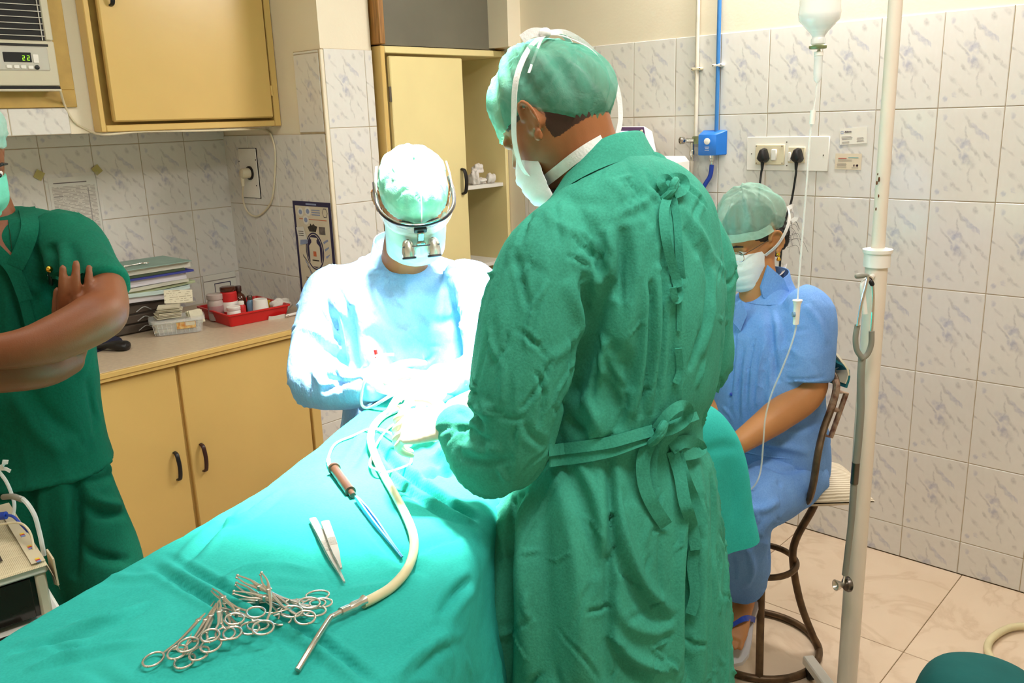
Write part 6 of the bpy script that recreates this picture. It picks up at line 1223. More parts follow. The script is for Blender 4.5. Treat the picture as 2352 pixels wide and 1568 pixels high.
ax = unit(A1-A0); L0 = np.linalg.norm(A1-A0); pgm = mat('brown_connector', (84, 58, 42), .4, .3, var=.15)
MB().lathe([(.012, -.002), (.0125, 0), (.0125, .005), (.0095, .006), (.0095, L0*.5), (.010, L0*.52), (.010, L0*.9), (.0105, L0), (.006, L0+.001), (.006, L0+.016), (.005, L0+.017)], A0, ax, 22).build('connector', pgm, bp_)
d = unit(A3-A2); s_ = unit(np.cross(V(0, 0, 1), d)); n_ = np.cross(d, s_); L = np.linalg.norm(A3-A2)
for sg in (-1, 1):
    rings = []
    for u, ww, g_ in ((0, .5, .2), (.08, .9, .5), (.25, 1., 1.), (.45, .85, 1.1), (.65, .55, .7), (.85, .3, .25), (1., .2, .08)):
        c = A2+d*L*u+s_*sg*.0030*g_+n_*.002; hw = .0045*ww; rings.append([c+n_*hw*1.3+s_*.0016, c+n_*hw*1.3-s_*.0016, c-n_*hw*1.3-s_*.0016, c-n_*hw*1.3+s_*.0016])
    MB().loft(rings).build('arm', M['blue_coat'], bp_)
MB().tube([A3-d*.012+n_*.002, A3+n_*.001], [.0016, .0008], 8).build('tip', M['gold'], bp_)
cab = [(757, 1072), (756, 1050), (772, 1022), (810, 1005), (855, 1000), (900, 1012), (938, 1040), (944, 1066), (926, 1090), (890, 1101), (862, 1094), (850, 1070), (862, 1030), (890, 990), (930, 962)]
cp_ = spline([A0-ax*.002]+[lay(a, b, .004+(.012 if i in (8, 9, 10) else 0)+(.012 if i in (4, 5) else 0)) for i, (a, b) in enumerate(cab)], 8); M['cable_white'] = mat('white_cable', (232, 226, 214), .4, var=.02)
MB().tube(cp_, .0026, 8).build('cable', M['cable_white'], bp_); MB().tube(cp_[2:14], .0045, 10).build('strain_relief', M['white_plastic'], bp_)
su = thing('suction_tube', 'bent steel suction tip joined to a tan rubber hose on the drape', 'suction tube', lay(760, 1440, 0)); M['latex'] = mat('tan_latex_hose', (218, 206, 164), .35, var=.06, vs=20)
sp_ = [lay(a, b, u) for a, b, u in ((684, 1548, .006), (722, 1492, .010), (758, 1442, .014), (768, 1434, .014), (786, 1424, .014))]
MB().tube(spline(sp_, 6), .0042, 12).build('steel_tip', M['steel'], su); MB().tube([lay(784, 1425, .014), lay(803, 1415, .013)], .0065, 14).build('grip', M['steel'], su); MB().tube([lay(803, 1415, .013), lay(815, 1409, .013), lay(828, 1402, .013), lay(838, 1396, .013)], [.005, .0075, .006, .0085], 14).build('adapter', M['steel'], su)
hp_ = [(834, 1398), (862, 1384), (900, 1360), (934, 1322), (950, 1280), (950, 1240), (934, 1196), (906, 1142), (880, 1096), (860, 1050), (852, 1018), (858, 990), (880, 964), (912, 948), (960, 935)]
MB().tube(spline([lay(a, b, .009) for a, b in hp_], 8), .0078, 14).build('hose', M['latex'], su)
# ------------------------------------------------------------------ seated person in blue, stool
HWm = 168.
pw3 = thing('person', 'seated person in a blue uniform with cap, glasses and white mask beside the drip stand', 'person', (2.25, 1.08, .0))
wc = H(1722, 548, 2.42); wB = head_frame(hd(170)*math.cos(.34)-V(0, 0, 1)*math.sin(.34), roll=-.03); WS = .97
W_ = lambda x, y, z: local_pt(wc, wB, (x, y, z), WS); SW = lambda az, el, off: surf_on_head(wc, wB, az, el, off, WS)
mb = MB(); add_head(mb, wc, wB, WS, ear_out=24)
for s_ in (-1, 1): mb.ell(W_(.031*s_, .0755, .0068), (.0155, .0105, .0085), R=wB, n=16, m=10); mb.ell(W_(.031*s_, .0745, -.0085), (.0145, .0100, .0060), R=wB, n=16, m=10)
nk = H(1752, 672, 2.41)
limb(mb, [wc+wB@V(0, -.03, -.04), wc*.5+nk*.5, nk+V(0, 0, -.06)], [.05, .05, .06], 6, 20)
mb.loft(smooth_rings([ring_px(710, 1715, 1815, 2.39, HWm, .5), ring_px(760, 1705, 1835, 2.38, HWm, .6), ring_px(900, 1690, 1840, 2.37, HWm, .8), ring_px(1050, 1710, 1840, 2.37, HWm, .7)], 4))
Ws, We, Ww = H(1848, 716, 2.30), H(1856, 905, 2.25), H(1700, 1016, 2.14)
limb(mb, [Ws, Ws*.5+We*.5, We+V(0, 0, .01), We*.5+Ww*.5, Ww], [.050, .050, .047, .044, .030], 6, 20); hand(mb, Ww, unit(Ww-We), unit(V(-.3, -.3, .9)), -1, [(.4, .5, .3)]*4, scale=.9)
Wr, Wre, Wrw = H(1720, 716, 2.50), H(1690, 880, 2.46), H(1600, 1020, 2.32); limb(mb, [Wr, Wr*.5+Wre*.5, Wre, Wre*.5+Wrw*.5, Wrw], [.05, .046, .042, .038, .03]); hand(mb, Wrw, unit(Wrw-Wre), unit(V(-.3, -.3, .9)), 1, [(.4, .5, .3)]*4, scale=.9)
LK, LA = H(1708, 1172, 2.12), H(1706, 1366, 2.27); RK, RA = H(1640, 1150, 2.30), H(1640, 1340, 2.42)
for hp3, K_, A_ in ((H(1850, 1070, 2.34), LK, LA), (H(1790, 1050, 2.46), RK, RA)): limb(mb, [hp3, hp3*.5+K_*.5, K_, K_*.5+A_*.5, A_], [.060, .062, .052, .045, .032])
# the visible foot with toes
tf = unit(H(1686, 1420, 2.19)-LA); tf = unit(V(tf[0], tf[1], -.35)); sd = unit(np.cross(tf, V(0, 0, 1))); un = np.cross(sd, tf); rings = []
for u, hw, ht in ((-.05, .026, .03), (-.02, .032, .036), (.03, .034, .030), (.08, .040, .022), (.115, .042, .016), (.13, .038, .012)): rings.append([LA+V(0, 0, -.03)+tf*u+sd*hw*math.cos(q)+un*ht*math.sin(q) for q in np.linspace(0, 2*PI, 16, endpoint=False)])
mb.loft(rings)
for i in range(5): b0 = LA+V(0, 0, -.034)+tf*.118+sd*(.034-.0165*i); mb.tube([b0, b0+tf*(.032-.004*abs(i-3))], [.009-.0004*i, .0075], 10, round_=True)
fr_ = RA; mb.tube([RA, RA+tf*.1+V(0, 0, -.02)], [.03, .035], 12, round_=True)
body3 = remesh(mb, .0042, 2)
body3.build('body', M['skin3'], pw3, hair=hair_faces(body3, wc, wB, WS, lambda x, y, z: (z > .048 and abs(x) < .079) or (abs(x) > .052 and abs(x) < .0765 and y < .050 and y > .008 and z > .004+.5*(y-.01)) or (y < -.032 and z > -.07 and abs(x) < .074)))
# hair bun and loose strands
mb = MB(); bn = W_(.0, -.105, -.035); mb.ell(bn, (.045, .042, .055), R=wB, n=20, m=14); mb.ell(W_(.02, -.10, -.075), (.034, .03, .04), R=wB); s3 = remesh(mb, .004, 3); s3.crease(.008, 40, seed=3); s3.build('hair_bun', M['hair'], pw3)
for i in range(16):
    a0 = bn+wB@V(rng.normal(0, .02), -.03, rng.normal(0, .03)); e_ = a0+wB@V(rng.normal(0, .02), -.03-.04*rng.random(), -.01-.06*rng.random()); MB().tube(spline([a0, (a0+e_)/2+wB@V(0, -.018, .012), e_], 5), .0004, 5).build('hair_strand', M['hair'], pw3)
cap_shell(wc, wB, 22, -2, .020, M['cap_green2'], 'surgical_cap', pw3, 14, top=.022, gather=1.3, s=WS, side=18, back_puff=.012)
strap([SW(a, 22 if abs(a) < 60 else 20, .015) for a in range(-90, 91, 15)], .022, M['cap_green2'], 'cap_band', pw3, wc)
mask_rect(wc, wB, M['mask_white'], 'face_mask', pw3, WS)
strap([W_(-.066, .026, -.032), W_(-.090, .000, -.010), W_(-.103, -.026, .018), W_(-.095, -.065, .042), W_(-.07, -.10, .055)], .012, M['white_tape'], 'mask_strap', pw3, wc); strap([W_(.064, .030, -.030), W_(.080, -.010, .002), W_(.084, -.055, .040), W_(.06, -.10, .058)], .012, M['white_tape'], 'mask_strap', pw3, wc)
strap([W_(-.058, .026, -.118), W_(-.068, -.03, -.118), W_(-.05, -.075, -.115)], .012, M['white_tape'], 'mask_strap', pw3, wc)
k3 = W_(-.066, -.10, .055); strap_cam([k3, W_(-.06, -.135, .03), W_(-.06, -.155, -.005)], .008, M['white_tape'], 'strap_tail', pw3); strap_cam([k3, W_(-.07, -.125, .05), W_(-.07, -.13, .015), W_(-.066, -.11, .01)], .012, M['white_tape'], 'strap_tail', pw3)
for s_ in (-1, 1):
    ey = MB().ell(W_(.031*s_, .0745, .000), (.0115, .0115, .0115), n=14, m=10).build('eye', M['eye_white'], pw3); MB().ell(W_(.031*s_, .0845, -.002), (.0055, .0028, .0055), R=wB, n=10, m=8).build('iris', M['eye_dark'], ey)
    MB().tube([W_(.014*s_, .098, .021), W_(.030*s_, .097, .026), W_(.046*s_, .086, .022)], [.0022, .003, .0015], 8).build('eyebrow', M['hair'], pw3)
    er = MB().ell(W_(.085*s_, -.006, -.040), (.006, .006, .008), n=12, m=8).build('earring', M['gold'], pw3); MB().lathe([(.002, 0), (.005, -.006), (.006, -.010), (.002, -.013)], W_(.086*s_, -.006, -.048), n=10).build('pendant', M['gold'], er)
gs = thing('eyeglasses', 'thin metal framed eyeglasses on the seated person’s face', 'glasses', wc); gs['label'] = 'thin metal framed eyeglasses worn above the white mask'
for s_ in (-1, 1):
    pts = [W_(.031*s_+.021*math.cos(a)*abs(math.cos(a))**-.2*1., .107-abs(.031*s_+.021*math.cos(a))*.16, -.004+.014*math.sin(a)*abs(math.sin(a)+1e-6)**-.25) for a in np.linspace(.001, 2*PI+.001, 30)]
    MB().tube(pts, .0011, 6).build('rim', M['chrome'], gs); MB().add(pts[:-1]+[np.mean(pts[:-1], 0)], [(i, (i+1) % 29, 29) for i in range(29)]).build('lens', M['lens'], gs)
    MB().tube([W_(.051*s_, .100, .004), W_(.066*s_, .07, .010), W_(.078*s_, .0, .012)], .0010, 6).build('temple', M['dark_steel'], gs)
MB().tube([W_(-.011, .106, 0), W_(0, .110, .003), W_(.011, .106, 0)], .0010, 6).build('bridge', M['chrome'], gs)
# uniform top with short sleeves, trousers
R = [ring_px(py, xl, xr, h, HWm, k, tl, n=44) for py, xl, xr, h, k, tl in ((664, 1712, 1806, 2.405, .8, 16), (682, 1694, 1838, 2.40, .75, 12), (712, 1676, 1868, 2.39, .72, 8), (780, 1660, 1880, 2.38, .78, 2), (860, 1650, 1874, 2.375, .82, 0), (950, 1646, 1880, 2.37, .85, 0), (1030, 1650, 1890, 2.37, .88, 0), (1085, 1668, 1888, 2.37, .88, 0), (1120, 1690, 1876, 2.37, .86, 0))]
mb = MB(); mb.loft(smooth_rings(R, 4)); limb(mb, [H(1825, 690, 2.34), H(1856, 722, 2.30), H(1852, 800, 2.275), H(1850, 872, 2.26)], [.055, .072, .076, .073], 6, 24, round_=False); limb(mb, [H(1730, 700, 2.46), H(1712, 740, 2.5), H(1695, 850, 2.47)], [.05, .065, .065], 6, 20)
g = remesh(mb, .0055, 3); g.noise(.006, 9, (1, 1, .6), 51).crease(.0025, 9, (1, 1, .5), 53)
folds(g, [([(x, 790), (x-8, 860), (x-14, 960)], .004, -.007) for x in (1712, 1730, 1746, 1762)]+[([(x, 790), (x-8, 860), (x-14, 960)], .005, .005) for x in (1721, 1738, 1754)]+[([(1765, 700), (1772, 790), (1784, 880)], .010, -.014), ([(1780, 700), (1800, 760), (1795, 800)], .010, -.008), ([(1850, 700), (1880, 740), (1900, 790)], .010, .007), ([(1800, 870), (1850, 872), (1895, 866)], .004, -.005), ([(1690, 740), (1684, 840), (1672, 960)], .005, -.006), ([(1770, 960), (1840, 980), (1890, 970)], .012, -.010), ([(1700, 1010), (1780, 1020), (1860, 1040)], .012, .010), ([(1790, 930), (1850, 950), (1890, 920)], .012, .008)], 1.1); folds(g, [([(x, 785), (x-8, 860), (x-14, 965)], .007, -.010) for x in (1706, 1722, 1738, 1754, 1768)], 1., 'crisp')
g.wrinkles(70, 55, (.04, .1), (.004, .008), .003, spread=.7); g.build('uniform_top', M['scrub_blue'], pw3); bv3 = g.bvh()
nc = H(1752, 672, 2.405)
for s_, pp in ((1, [(1765, 610), (1800, 640), (1812, 668), (1775, 694), (1752, 682), (1748, 660)]), (-1, [(1690, 700), (1702, 690), (1716, 720), (1700, 760), (1684, 740)])):
    q3 = [H(a, b, 2.345 if s_ > 0 else 2.33) for a, b in pp]; mb = MB(); n_ = unit(np.cross(q3[1]-q3[0], q3[2]-q3[0])); n_ = n_ if n_@(CAM-q3[0]) > 0 else -n_; mb.add([p+n_*.003 for p in q3]+[p-n_*.012 for p in q3], [tuple(range(len(q3))), tuple(range(len(q3), 2*len(q3)))[::-1]]+[(i, (i+1) % len(q3), len(q3)+(i+1) % len(q3), len(q3)+i) for i in range(len(q3))]); mb.build('collar', M['scrub_blue'], pw3)
cr = [ring_px(676, 1702, 1822, 2.40, HWm, .8, 14, n=32), ring_px(650, 1716, 1812, 2.405, HWm, .82, 18, n=32), ring_px(630, 1724, 1808, 2.41, HWm, .84, 20, n=32)]; MB().loft(smooth_rings(cr, 4)+[[p+(np.mean(cr[2], 0)-p)*.05 for p in cr[2]], [p+(np.mean(cr[0], 0)-p)*.08 for p in cr[0]]], cap=False).build('collar', M['scrub_blue'], pw3)
for py in (840, 905): 
    c = cast(bv3, 1680, py, .002)
    if c is not None: MB().lathe([(.005, 0), (.005, .002), (.003, .003)], c, unit(CAM-c), 14).build('button', M['blue_hose'], pw3)
tape(bv3, [(1700, 1035), (1780, 1050), (1880, 1052)], .004, .002, M['scrub_blue'], 'hem_seam', pw3)
mb = MB(); mb.loft([ring_px(1040, 1690, 1880, 2.37, HWm, .8), ring_px(1100, 1700, 1872, 2.37, HWm, .8), ring_px(1130, 1720, 1850, 2.37, HWm, .7)])
for hp3, K_, A_ in ((H(1838, 1082, 2.33), LK, LA), (H(1790, 1060, 2.46), RK, RA)): limb(mb, [hp3, hp3*.5+K_*.5, K_, K_*.55+A_*.45, A_+V(0, 0, .035)], [.095, .092, .080, .072, .070], 6, 22, round_=False)
g = remesh(mb, .0058, 4); g.noise(.008, 8, seed=61).crease(.003, 8, seed=63)
folds(g, [([(1690, 1150), (1740, 1170), (1790, 1150)], .012, .010), ([(1740, 1060), (1800, 1080), (1860, 1070)], .010, -.008), ([(1660, 1240), (1710, 1250), (1750, 1235)], .010, -.012), ([(1720, 1260), (1728, 1310), (1712, 1350)], .009, .008), ([(1680, 1270), (1690, 1330)], .008, -.006)], 1.3)
g.wrinkles(50, 65, (.04, .1), (.005, .009), .004, spread=.9); g.build('trousers', M['scrub_blue'], pw3)
# flip-flop: worn, its own thing
ff = thing('flip_flop', 'grey rubber flip-flop with a dark blue strap under the bare foot', 'sandal', LA+V(0, 0, -.07)); M['sole'] = mat('grey_rubber_sole', (206, 204, 206), .7, var=.05)
out = [(u, hw) for u, hw in ((-.07, .012), (-.062, .026), (-.03, .034), (.03, .034), (.09, .044), (.14, .048), (.172, .038), (.185, .018))]; base = LA-un*.072+V(0, 0, -.0)
top = [base+tf*u+sd*hw for u, hw in out]+[base+tf*u-sd*hw for u, hw in out[::-1]]; mb = MB(); n_ = len(top); mb.add(top+[p-un*.014 for p in top], [tuple(range(n_)), tuple(range(n_, 2*n_))[::-1]]+[(i, (i+1) % n_, n_+(i+1) % n_, n_+i) for i in range(n_)]); mb.build('sole', M['sole'], ff)
for s_ in (-1, 1): MB().ribbon(spline([base+tf*.02+sd*.036*s_, LA+V(0, 0, -.03)+tf*.07+sd*.028*s_+un*.030, LA+V(0, 0, -.03)+tf*.105+sd*.010+un*.020], 5), .016, tf, .003).build('strap', M['blue_hose'], ff)
MB().tube(spline([LA+V(0, 0, -.034)+tf*.138+sd*.026+un*.008, LA+V(0, 0, -.034)+tf*.138+sd*.018+un*.010, LA+V(0, 0, -.034)+tf*.138+sd*.010+un*.008], 4), .0022, 8).build('toe_ring', M['chrome'], pw3)
# stool with back rail
M['rust'] = mat('worn_brown_tube', (112, 88, 62), .45, .5, var=.25, vs=30); M['rust2'] = mat('chipped_painted_tube', (176, 152, 130), .5, .3, col2=(96, 50, 34), vs=46)
stc = V(2.285, 1.095, 0); stl = thing('stool', 'brown tubular steel stool with a round floor ring under the seated person', 'stool', stc)
def circ(r_, z, n=48, a0=0, a1=2*PI): return [stc+V(r_*math.cos(a), r_*math.sin(a), z) for a in np.linspace(a0, a1, n)]
MB().tube(circ(.185, .012), .011, 10).build('floor_ring', M['rust'], stl); MB().tube(circ(.105, .30), .0095, 10).build('foot_ring', M['rust'], stl)
for k in range(4):
    a = .5+k*PI/2; d = V(math.cos(a), math.sin(a), 0); MB().tube(spline([stc+d*.15+V(0, 0, .545), stc+d*.145+V(0, 0, .49), stc+d*.10+V(0, 0, .38), stc+d*.095+V(0, 0, .30), stc+d*.125+V(0, 0, .16), stc+d*.182+V(0, 0, .015)], 6), .0115, 10).build('leg', M['rust'], stl)
MB().lathe([(.17, .545), (.175, .552), (.175, .566), (.16, .572)], stc, n=40).build('seat', M['rust'], stl)
bk = [H(a, b, h) for a, b, h in ((1838, 1150, 2.26), (1857, 1146, 2.18), (1868, 1110, 2.15), (1879, 1040, 2.165), (1892, 985, 2.195), (1912, 930, 2.22), (1921, 890, 2.23), (1917, 868, 2.26), (1905, 856, 2.30))]
MB().tube(spline(bk, 6), .0115, 10, ell=(1.15, .8)).build('back_rail', M['rust'], stl)
lp2 = [H(a, b, 2.215) for a, b in ((1916, 898), (1944, 902), (1908, 1003), (1888, 996))]
MB().tube([lp2[0], lp2[1], lp2[2], lp2[3]], .0075, 8).build('back_bracket', M['rust2'], stl); MB().tube([lp2[0]*.6+lp2[3]*.4, lp2[1]*.6+lp2[2]*.4], .0065, 8).build('back_bracket', M['rust2'], stl); MB().tube(spline([H(1918, 872, 2.226), H(1922, 890, 2.216), H(1914, 920, 2.212), H(1892, 985, 2.212)], 5), .009, 8).build('back_bracket', M['rust2'], stl)
cs_ = thing('seat_cushion', 'pale striped cushion squeezed out behind the seated person', 'cushion', stc+V(0, 0, .572)); M['stripe'] = None
n = N('striped_cushion'); co = n.n('ShaderNodeTexCoord').outputs['Object']; wv = n.n('ShaderNodeTexWave', i_Scale=42., i_Distortion=1.2, bands_direction='DIAGONAL'); n.l(co, wv.inputs['Vector']); n.l(n.mix(wv.outputs['Fac'], lin((226, 214, 190)), lin((172, 156, 128))), n.b.inputs['Base Color']); P(n, Roughness=.9)
ca, cb_ = H(1945, 1098, 2.36), H(1835, 1120, 2.36); mid = (ca+cb_)/2+V(-.03, .02, 0); mb = MB(); ux3 = unit(V(*(ca-cb_)[:2], 0)); uy3 = V(-ux3[1], ux3[0], 0); vv = []; nn_ = 24
for i in range(nn_+1):
    for j in range(nn_+1):
        u, v_ = i/nn_*2-1, j/nn_*2-1; t_ = ((1-u**2)*(1-v_**2))**.45; vv.append((mid+ux3*u*.130+uy3*v_*.13, t_))
top = [p+V(0, 0, .046*t+.004) for p, t in vv]; bot = [p-V(0, 0, .026*t) for p, t in vv]; q = lambda i, j: i*(nn_+1)+j; o = len(top)
fs = [(q(i, j), q(i+1, j), q(i+1, j+1), q(i, j+1)) for i in range(nn_) for j in range(nn_)]; mb.add(top+bot, fs+[tuple(o+x for x in f_[::-1]) for f_ in fs]); mb.build('cushion_body', n.m, cs_)
cl = thing('folded_cloth', 'white and teal cloth folded over the top of the stool back', 'cloth', H(1905, 850, 2.33)); M['teal_cloth'] = mat('teal_cotton', (30, 110, 120), .9, var=.1)
c0 = [H(a, b, h) for a, b, h in ((1893, 822, 2.37), (1908, 826, 2.34), (1922, 850, 2.325), (1916, 872, 2.32))]; MB().ribbon(spline(c0, 4), .10, V(.5, .8, 0), .006).build('cloth_body', M['paper2'], cl); MB().ribbon(spline([c0[1]-V(0, 0, .012), c0[2]-V(0, 0, .006)+V(.002, 0, 0), c0[3]-V(0, 0, .012)], 4), .104, V(.5, .8, 0), .007).build('cloth_border', M['teal_cloth'], cl)
# ------------------------------------------------------------------ person with crossed arms at the left
H4 = -118.
p4 = thing('person', 'person in dark green scrubs and teal mask standing with arms crossed at the left', 'person', (.6, 2.05, 0))
fc = H(-91, 374, 1.84); fB = head_frame(hd(-80)*math.cos(.30)-V(0, 0, 1)*math.sin(.30)); F4 = lambda x, y, z: local_pt(fc, fB, (x, y, z))
mb = MB(); add_head(mb, fc, fB, 1.02, ear_out=25)
for s_ in (-1, 1): mb.ell(F4(.031*s_, .0755, .0068), (.0155, .0105, .0085), R=fB, n=16, m=10); mb.ell(F4(.031*s_, .0745, -.0085), (.0145, .0100, .0060), R=fB, n=16, m=10)
nk = H(-30, 500, 1.84)
limb(mb, [fc+fB@V(0, -.03, -.04), fc*.5+nk*.5, nk+V(0, 0, -.06)], [.056, .056, .068], 6, 20)
mb.loft(smooth_rings([ring_px(540, -80, 130, 1.84, H4, .5), ring_px(620, -90, 150, 1.84, H4, .55), ring_px(800, -80, 160, 1.84, H4, .6), ring_px(1000, -80, 170, 1.84, H4, .62), ring_px(1100, -80, 180, 1.84, H4, .62)], 4))
Sl, El, Wl = H(165, 545, 1.85), H(240, 705, 1.70), H(-10, 792, 1.55); Sr, Er, Wr = H(-170, 560, 1.78), H(-190, 800, 1.62), H(178, 790, 1.66)
limb(mb, [Sl, Sl*.5+El*.5+V(.02, 0, 0), El, H(212, 734, 1.655), H(120, 780, 1.60), H(40, 802, 1.565), H(-60, 812, 1.545)], [.040, .042, .046, .049, .044, .036, .030], 6, 22)
limb(mb, [Sr, Sr*.5+Er*.5, Er, H(-80, 845, 1.60), H(40, 850, 1.630), H(110, 846, 1.67), H(158, 828, 1.712)], [.055, .05, .047, .047, .042, .035, .030], 6, 22)
hand(mb, H(168, 800, 1.712), unit(H(194, 640, 1.660)-H(166, 815, 1.715)), unit(CAM-H(172, 700, 1.7)+.3*cR), 1, [(.16, .26, .18), (.20, .30, .2), (.26, .32, .2), (.34, .34, .22)], spread=.05, scale=1.0, thumb=(.1, .3), tdir=(.8, .1, -.5))
hand(mb, H(-60, 812, 1.545), unit(V(-.62, .55, -.1)), unit(V(-.5, -.6, .3)), -1, [(.4, .5, .3)]*4, thumb=(.9, .1))
hp4 = H(55, 1080, 1.84); LEGS4 = [(pts, V(pts[-1][0]+.02, pts[-1][1], .07)) for pts in [[H(xs[0], 1080, hh), H(xs[0]+30, 1180, hh), H(xs[1], 1300, hh), H(xs[1]+20, 1400, hh)] for xs, hh in (((148, 232, 262), 1.84), ((0, 60, 80), 1.80))]]
for pts, ft in LEGS4: limb(mb, pts+[ft], [.06, .07, .06, .05, .045], 6, 16)
b4 = remesh(mb, .0042, 2); b4.build('body', M['skin4'], p4, hair=hair_faces(b4, fc, fB, 1.02, lambda x, y, z: (z > .058 and abs(x) < .082) or (y < -.03 and z > -.05 and abs(x) < .074)))
cap_shell(fc, fB, 26, 0, .018, M['cap_green2'], 'surgical_cap', p4, 24, top=.012, gather=1.1, s=1.02, side=18, back_puff=.008)
mask_rect(fc, fB, M['mask_teal'], 'face_mask', p4, 1.02)
for s_ in (-1, 1):
    strap([F4(.064*s_, .03, -.03), F4(.078*s_, 0, .0), F4(.082*s_, -.03, .02)], .006, M['white_tape'], 'mask_strap', p4, fc); strap([F4(.066*s_, .020, -.020), F4(.067*s_, .016, -.07), F4(.058*s_, .020, -.115)], .014, M['white_tape'], 'mask_edge', p4, fc)
    ey = MB().ell(F4(.031*s_, .0755, .000), (.0118,)*3, n=14, m=10).build('eye', M['eye_white'], p4); MB().ell(F4(.031*s_, .0858, -.002), (.0055, .0028, .0055), R=fB, n=10, m=8).build('iris', M['eye_dark'], ey); MB().tube([F4(.014*s_, .100, .021), F4(.03*s_, .099, .026), F4(.046*s_, .088, .022)], [.003, .0036, .002], 8).build('eyebrow', M['hair'], p4)
# tunic
R = [ring_px(py, xl, xr, 1.84, H4, k, tl, n=44) for py, xl, xr, k, tl in ((486, -70, 70, .8, 10), (505, -105, 118, .7, 8), (535, -140, 165, .6, 5), (600, -150, 190, .56, 2), (700, -145, 195, .58, 0), (820, -135, 200, .62, 0), (930, -130, 210, .66, 0), (1010, -135, 222, .68, 0), (1050, -138, 230, .68, 0))]
bot = [p+V(0, 0, 0) for p in ring_px(1082, -145, 242, 1.84, H4, .72, 0, n=44)]; mb = MB(); mb.loft(smooth_rings(R+[bot], 4))
limb(mb, [H(110, 530, 1.86), H(160, 560, 1.84), H(196, 622, 1.785), H(228, 672, 1.738)], [.055, .070, .068, .066], 6, 22, round_=False); limb(mb, [H(-120, 540, 1.80), H(-165, 570, 1.77), H(-185, 680, 1.70)], [.055, .07, .066], 6, 20, round_=False)
g = remesh(mb, .0058, 4); g.noise(.007, 7, (1, 1, .5), 71).crease(.003, 9, (1, 1, .5), 73)
folds(g, [([(115, 560), (122, 640), (130, 700)], .014, -.018), ([(140, 560), (150, 620), (152, 680)], .010, .008), ([(165, 560), (180, 620), (196, 670)], .010, -.007), ([(60, 560), (90, 600), (110, 660)], .012, -.007), ([(40, 680), (60, 760), (70, 800)], .012, -.008), ([(60, 880), (120, 960), (180, 1000)], .014, -.006), ([(20, 900), (90, 1000), (150, 1040)], .014, .006), ([(200, 870), (214, 930), (218, 1000)], .010, -.007)], 1.3)
g.wrinkles(70, 75, (.05, .14), (.006, .011), .003, spread=.6); g.build('tunic', M['scrub_green'], p4); bv4 = g.bvh()
# open neck with lapels
q4 = [[(40, 480), (75, 510), (70, 560), (40, 610), (30, 570), (20, 520)], [(-60, 520), (-20, 560), (20, 600), (30, 640), (0, 600), (-40, 560)]]
vn = [cast(bv4, a, b, .007) for a, b in ((-20, 508), (18, 505), (24, 540), (30, 600), (5, 580), (-10, 550))]
if all(p is not None for p in vn): MB().add(vn, [tuple(range(len(vn)))]).build('bare_neck', M['skin4'], p4, smooth=False)
M['scrub_dark'] = M['scrub_green']
for pts, w4 in (([(62, 478), (70, 520), (55, 570), (34, 612)], .032), ([(-40, 545), (-5, 580), (32, 620), (60, 690)], .026), ([(34, 612), (48, 660), (66, 730), (80, 790)], .020)): tape(bv4, pts, w4, .011, M['scrub_green'], 'lapel', p4, th=.004)
c = cast(bv4, 42, 617, .006); MB().lathe([(.0065, 0), (.0065, .0022), (.004, .0032)], c, unit(CAM-c), 16).build('button', M['white_plastic'], p4)
tape(bv4, [(108, 640), (125, 636), (140, 642)], .006, .004, M['scrub_green'], 'pocket_edge', p4)
pn = thing('pen', 'silver topped pen clipped in the chest pocket of the dark green scrubs', 'pen', cast(bv4, 116, 630, .008))
c1, c2 = cast(bv4, 113, 618, .010), cast(bv4, 118, 652, .006); MB().tube([c1, c2], .0042, 10, round_=True).build('barrel', M['dark_steel'], pn); MB().ell(c1, (.007, .007, .007), n=14, m=10).build('cap', M['gold'], pn); MB().tube([cast(bv4, 110, 632, .012), cast(bv4, 117, 653, .010)], .0016, 8).build('clip', M['chrome'], pn)
# trousers
mb = MB(); mb.loft([ring_px(1000, -120, 205, 1.84, H4, .62), ring_px(1080, -115, 214, 1.84, H4, .58), ring_px(1130, -115, 222, 1.84, H4, .56)])
for xs, hh in (((148, 232, 262), 1.84), ((0, 60, 80), 1.80)):
    pts = [H(xs[0], 1080, hh), H(xs[0]+30, 1180, hh), H(xs[1], 1300, hh), H(xs[1]+20, 1400, hh)]; b_ = pts[-1]; limb(mb, pts+[V(b_[0]+.02, b_[1]+.0, .07)], [.088, .098, .095, .088, .078], 6, 24)
g = remesh(mb, .0062, 4); g.noise(.008, 6, (1, 1, .6), 81).crease(.003, 8, (1, 1, .6), 83)
folds(g, [([(178, 1060), (182, 1150), (178, 1230), (166, 1330)], .014, -.022), ([(190, 1130), (230, 1150), (280, 1160)], .010, .010), ([(190, 1160), (240, 1185), (290, 1180)], .010, -.010), ([(195, 1110), (240, 1100), (270, 1080)], .010, -.009), ([(180, 1250), (230, 1280), (300, 1290)], .012, -.010), ([(100, 1090), (95, 1180), (110, 1300)], .012, .008), ([(230, 1050), (265, 1100), (280, 1140)], .01, .007)], 1.3)
g.build('trousers', M['scrub_green'], p4); shoes([V(ft[0], ft[1], 0) for pts, ft in LEGS4], H4, M['black_rubber'], p4)
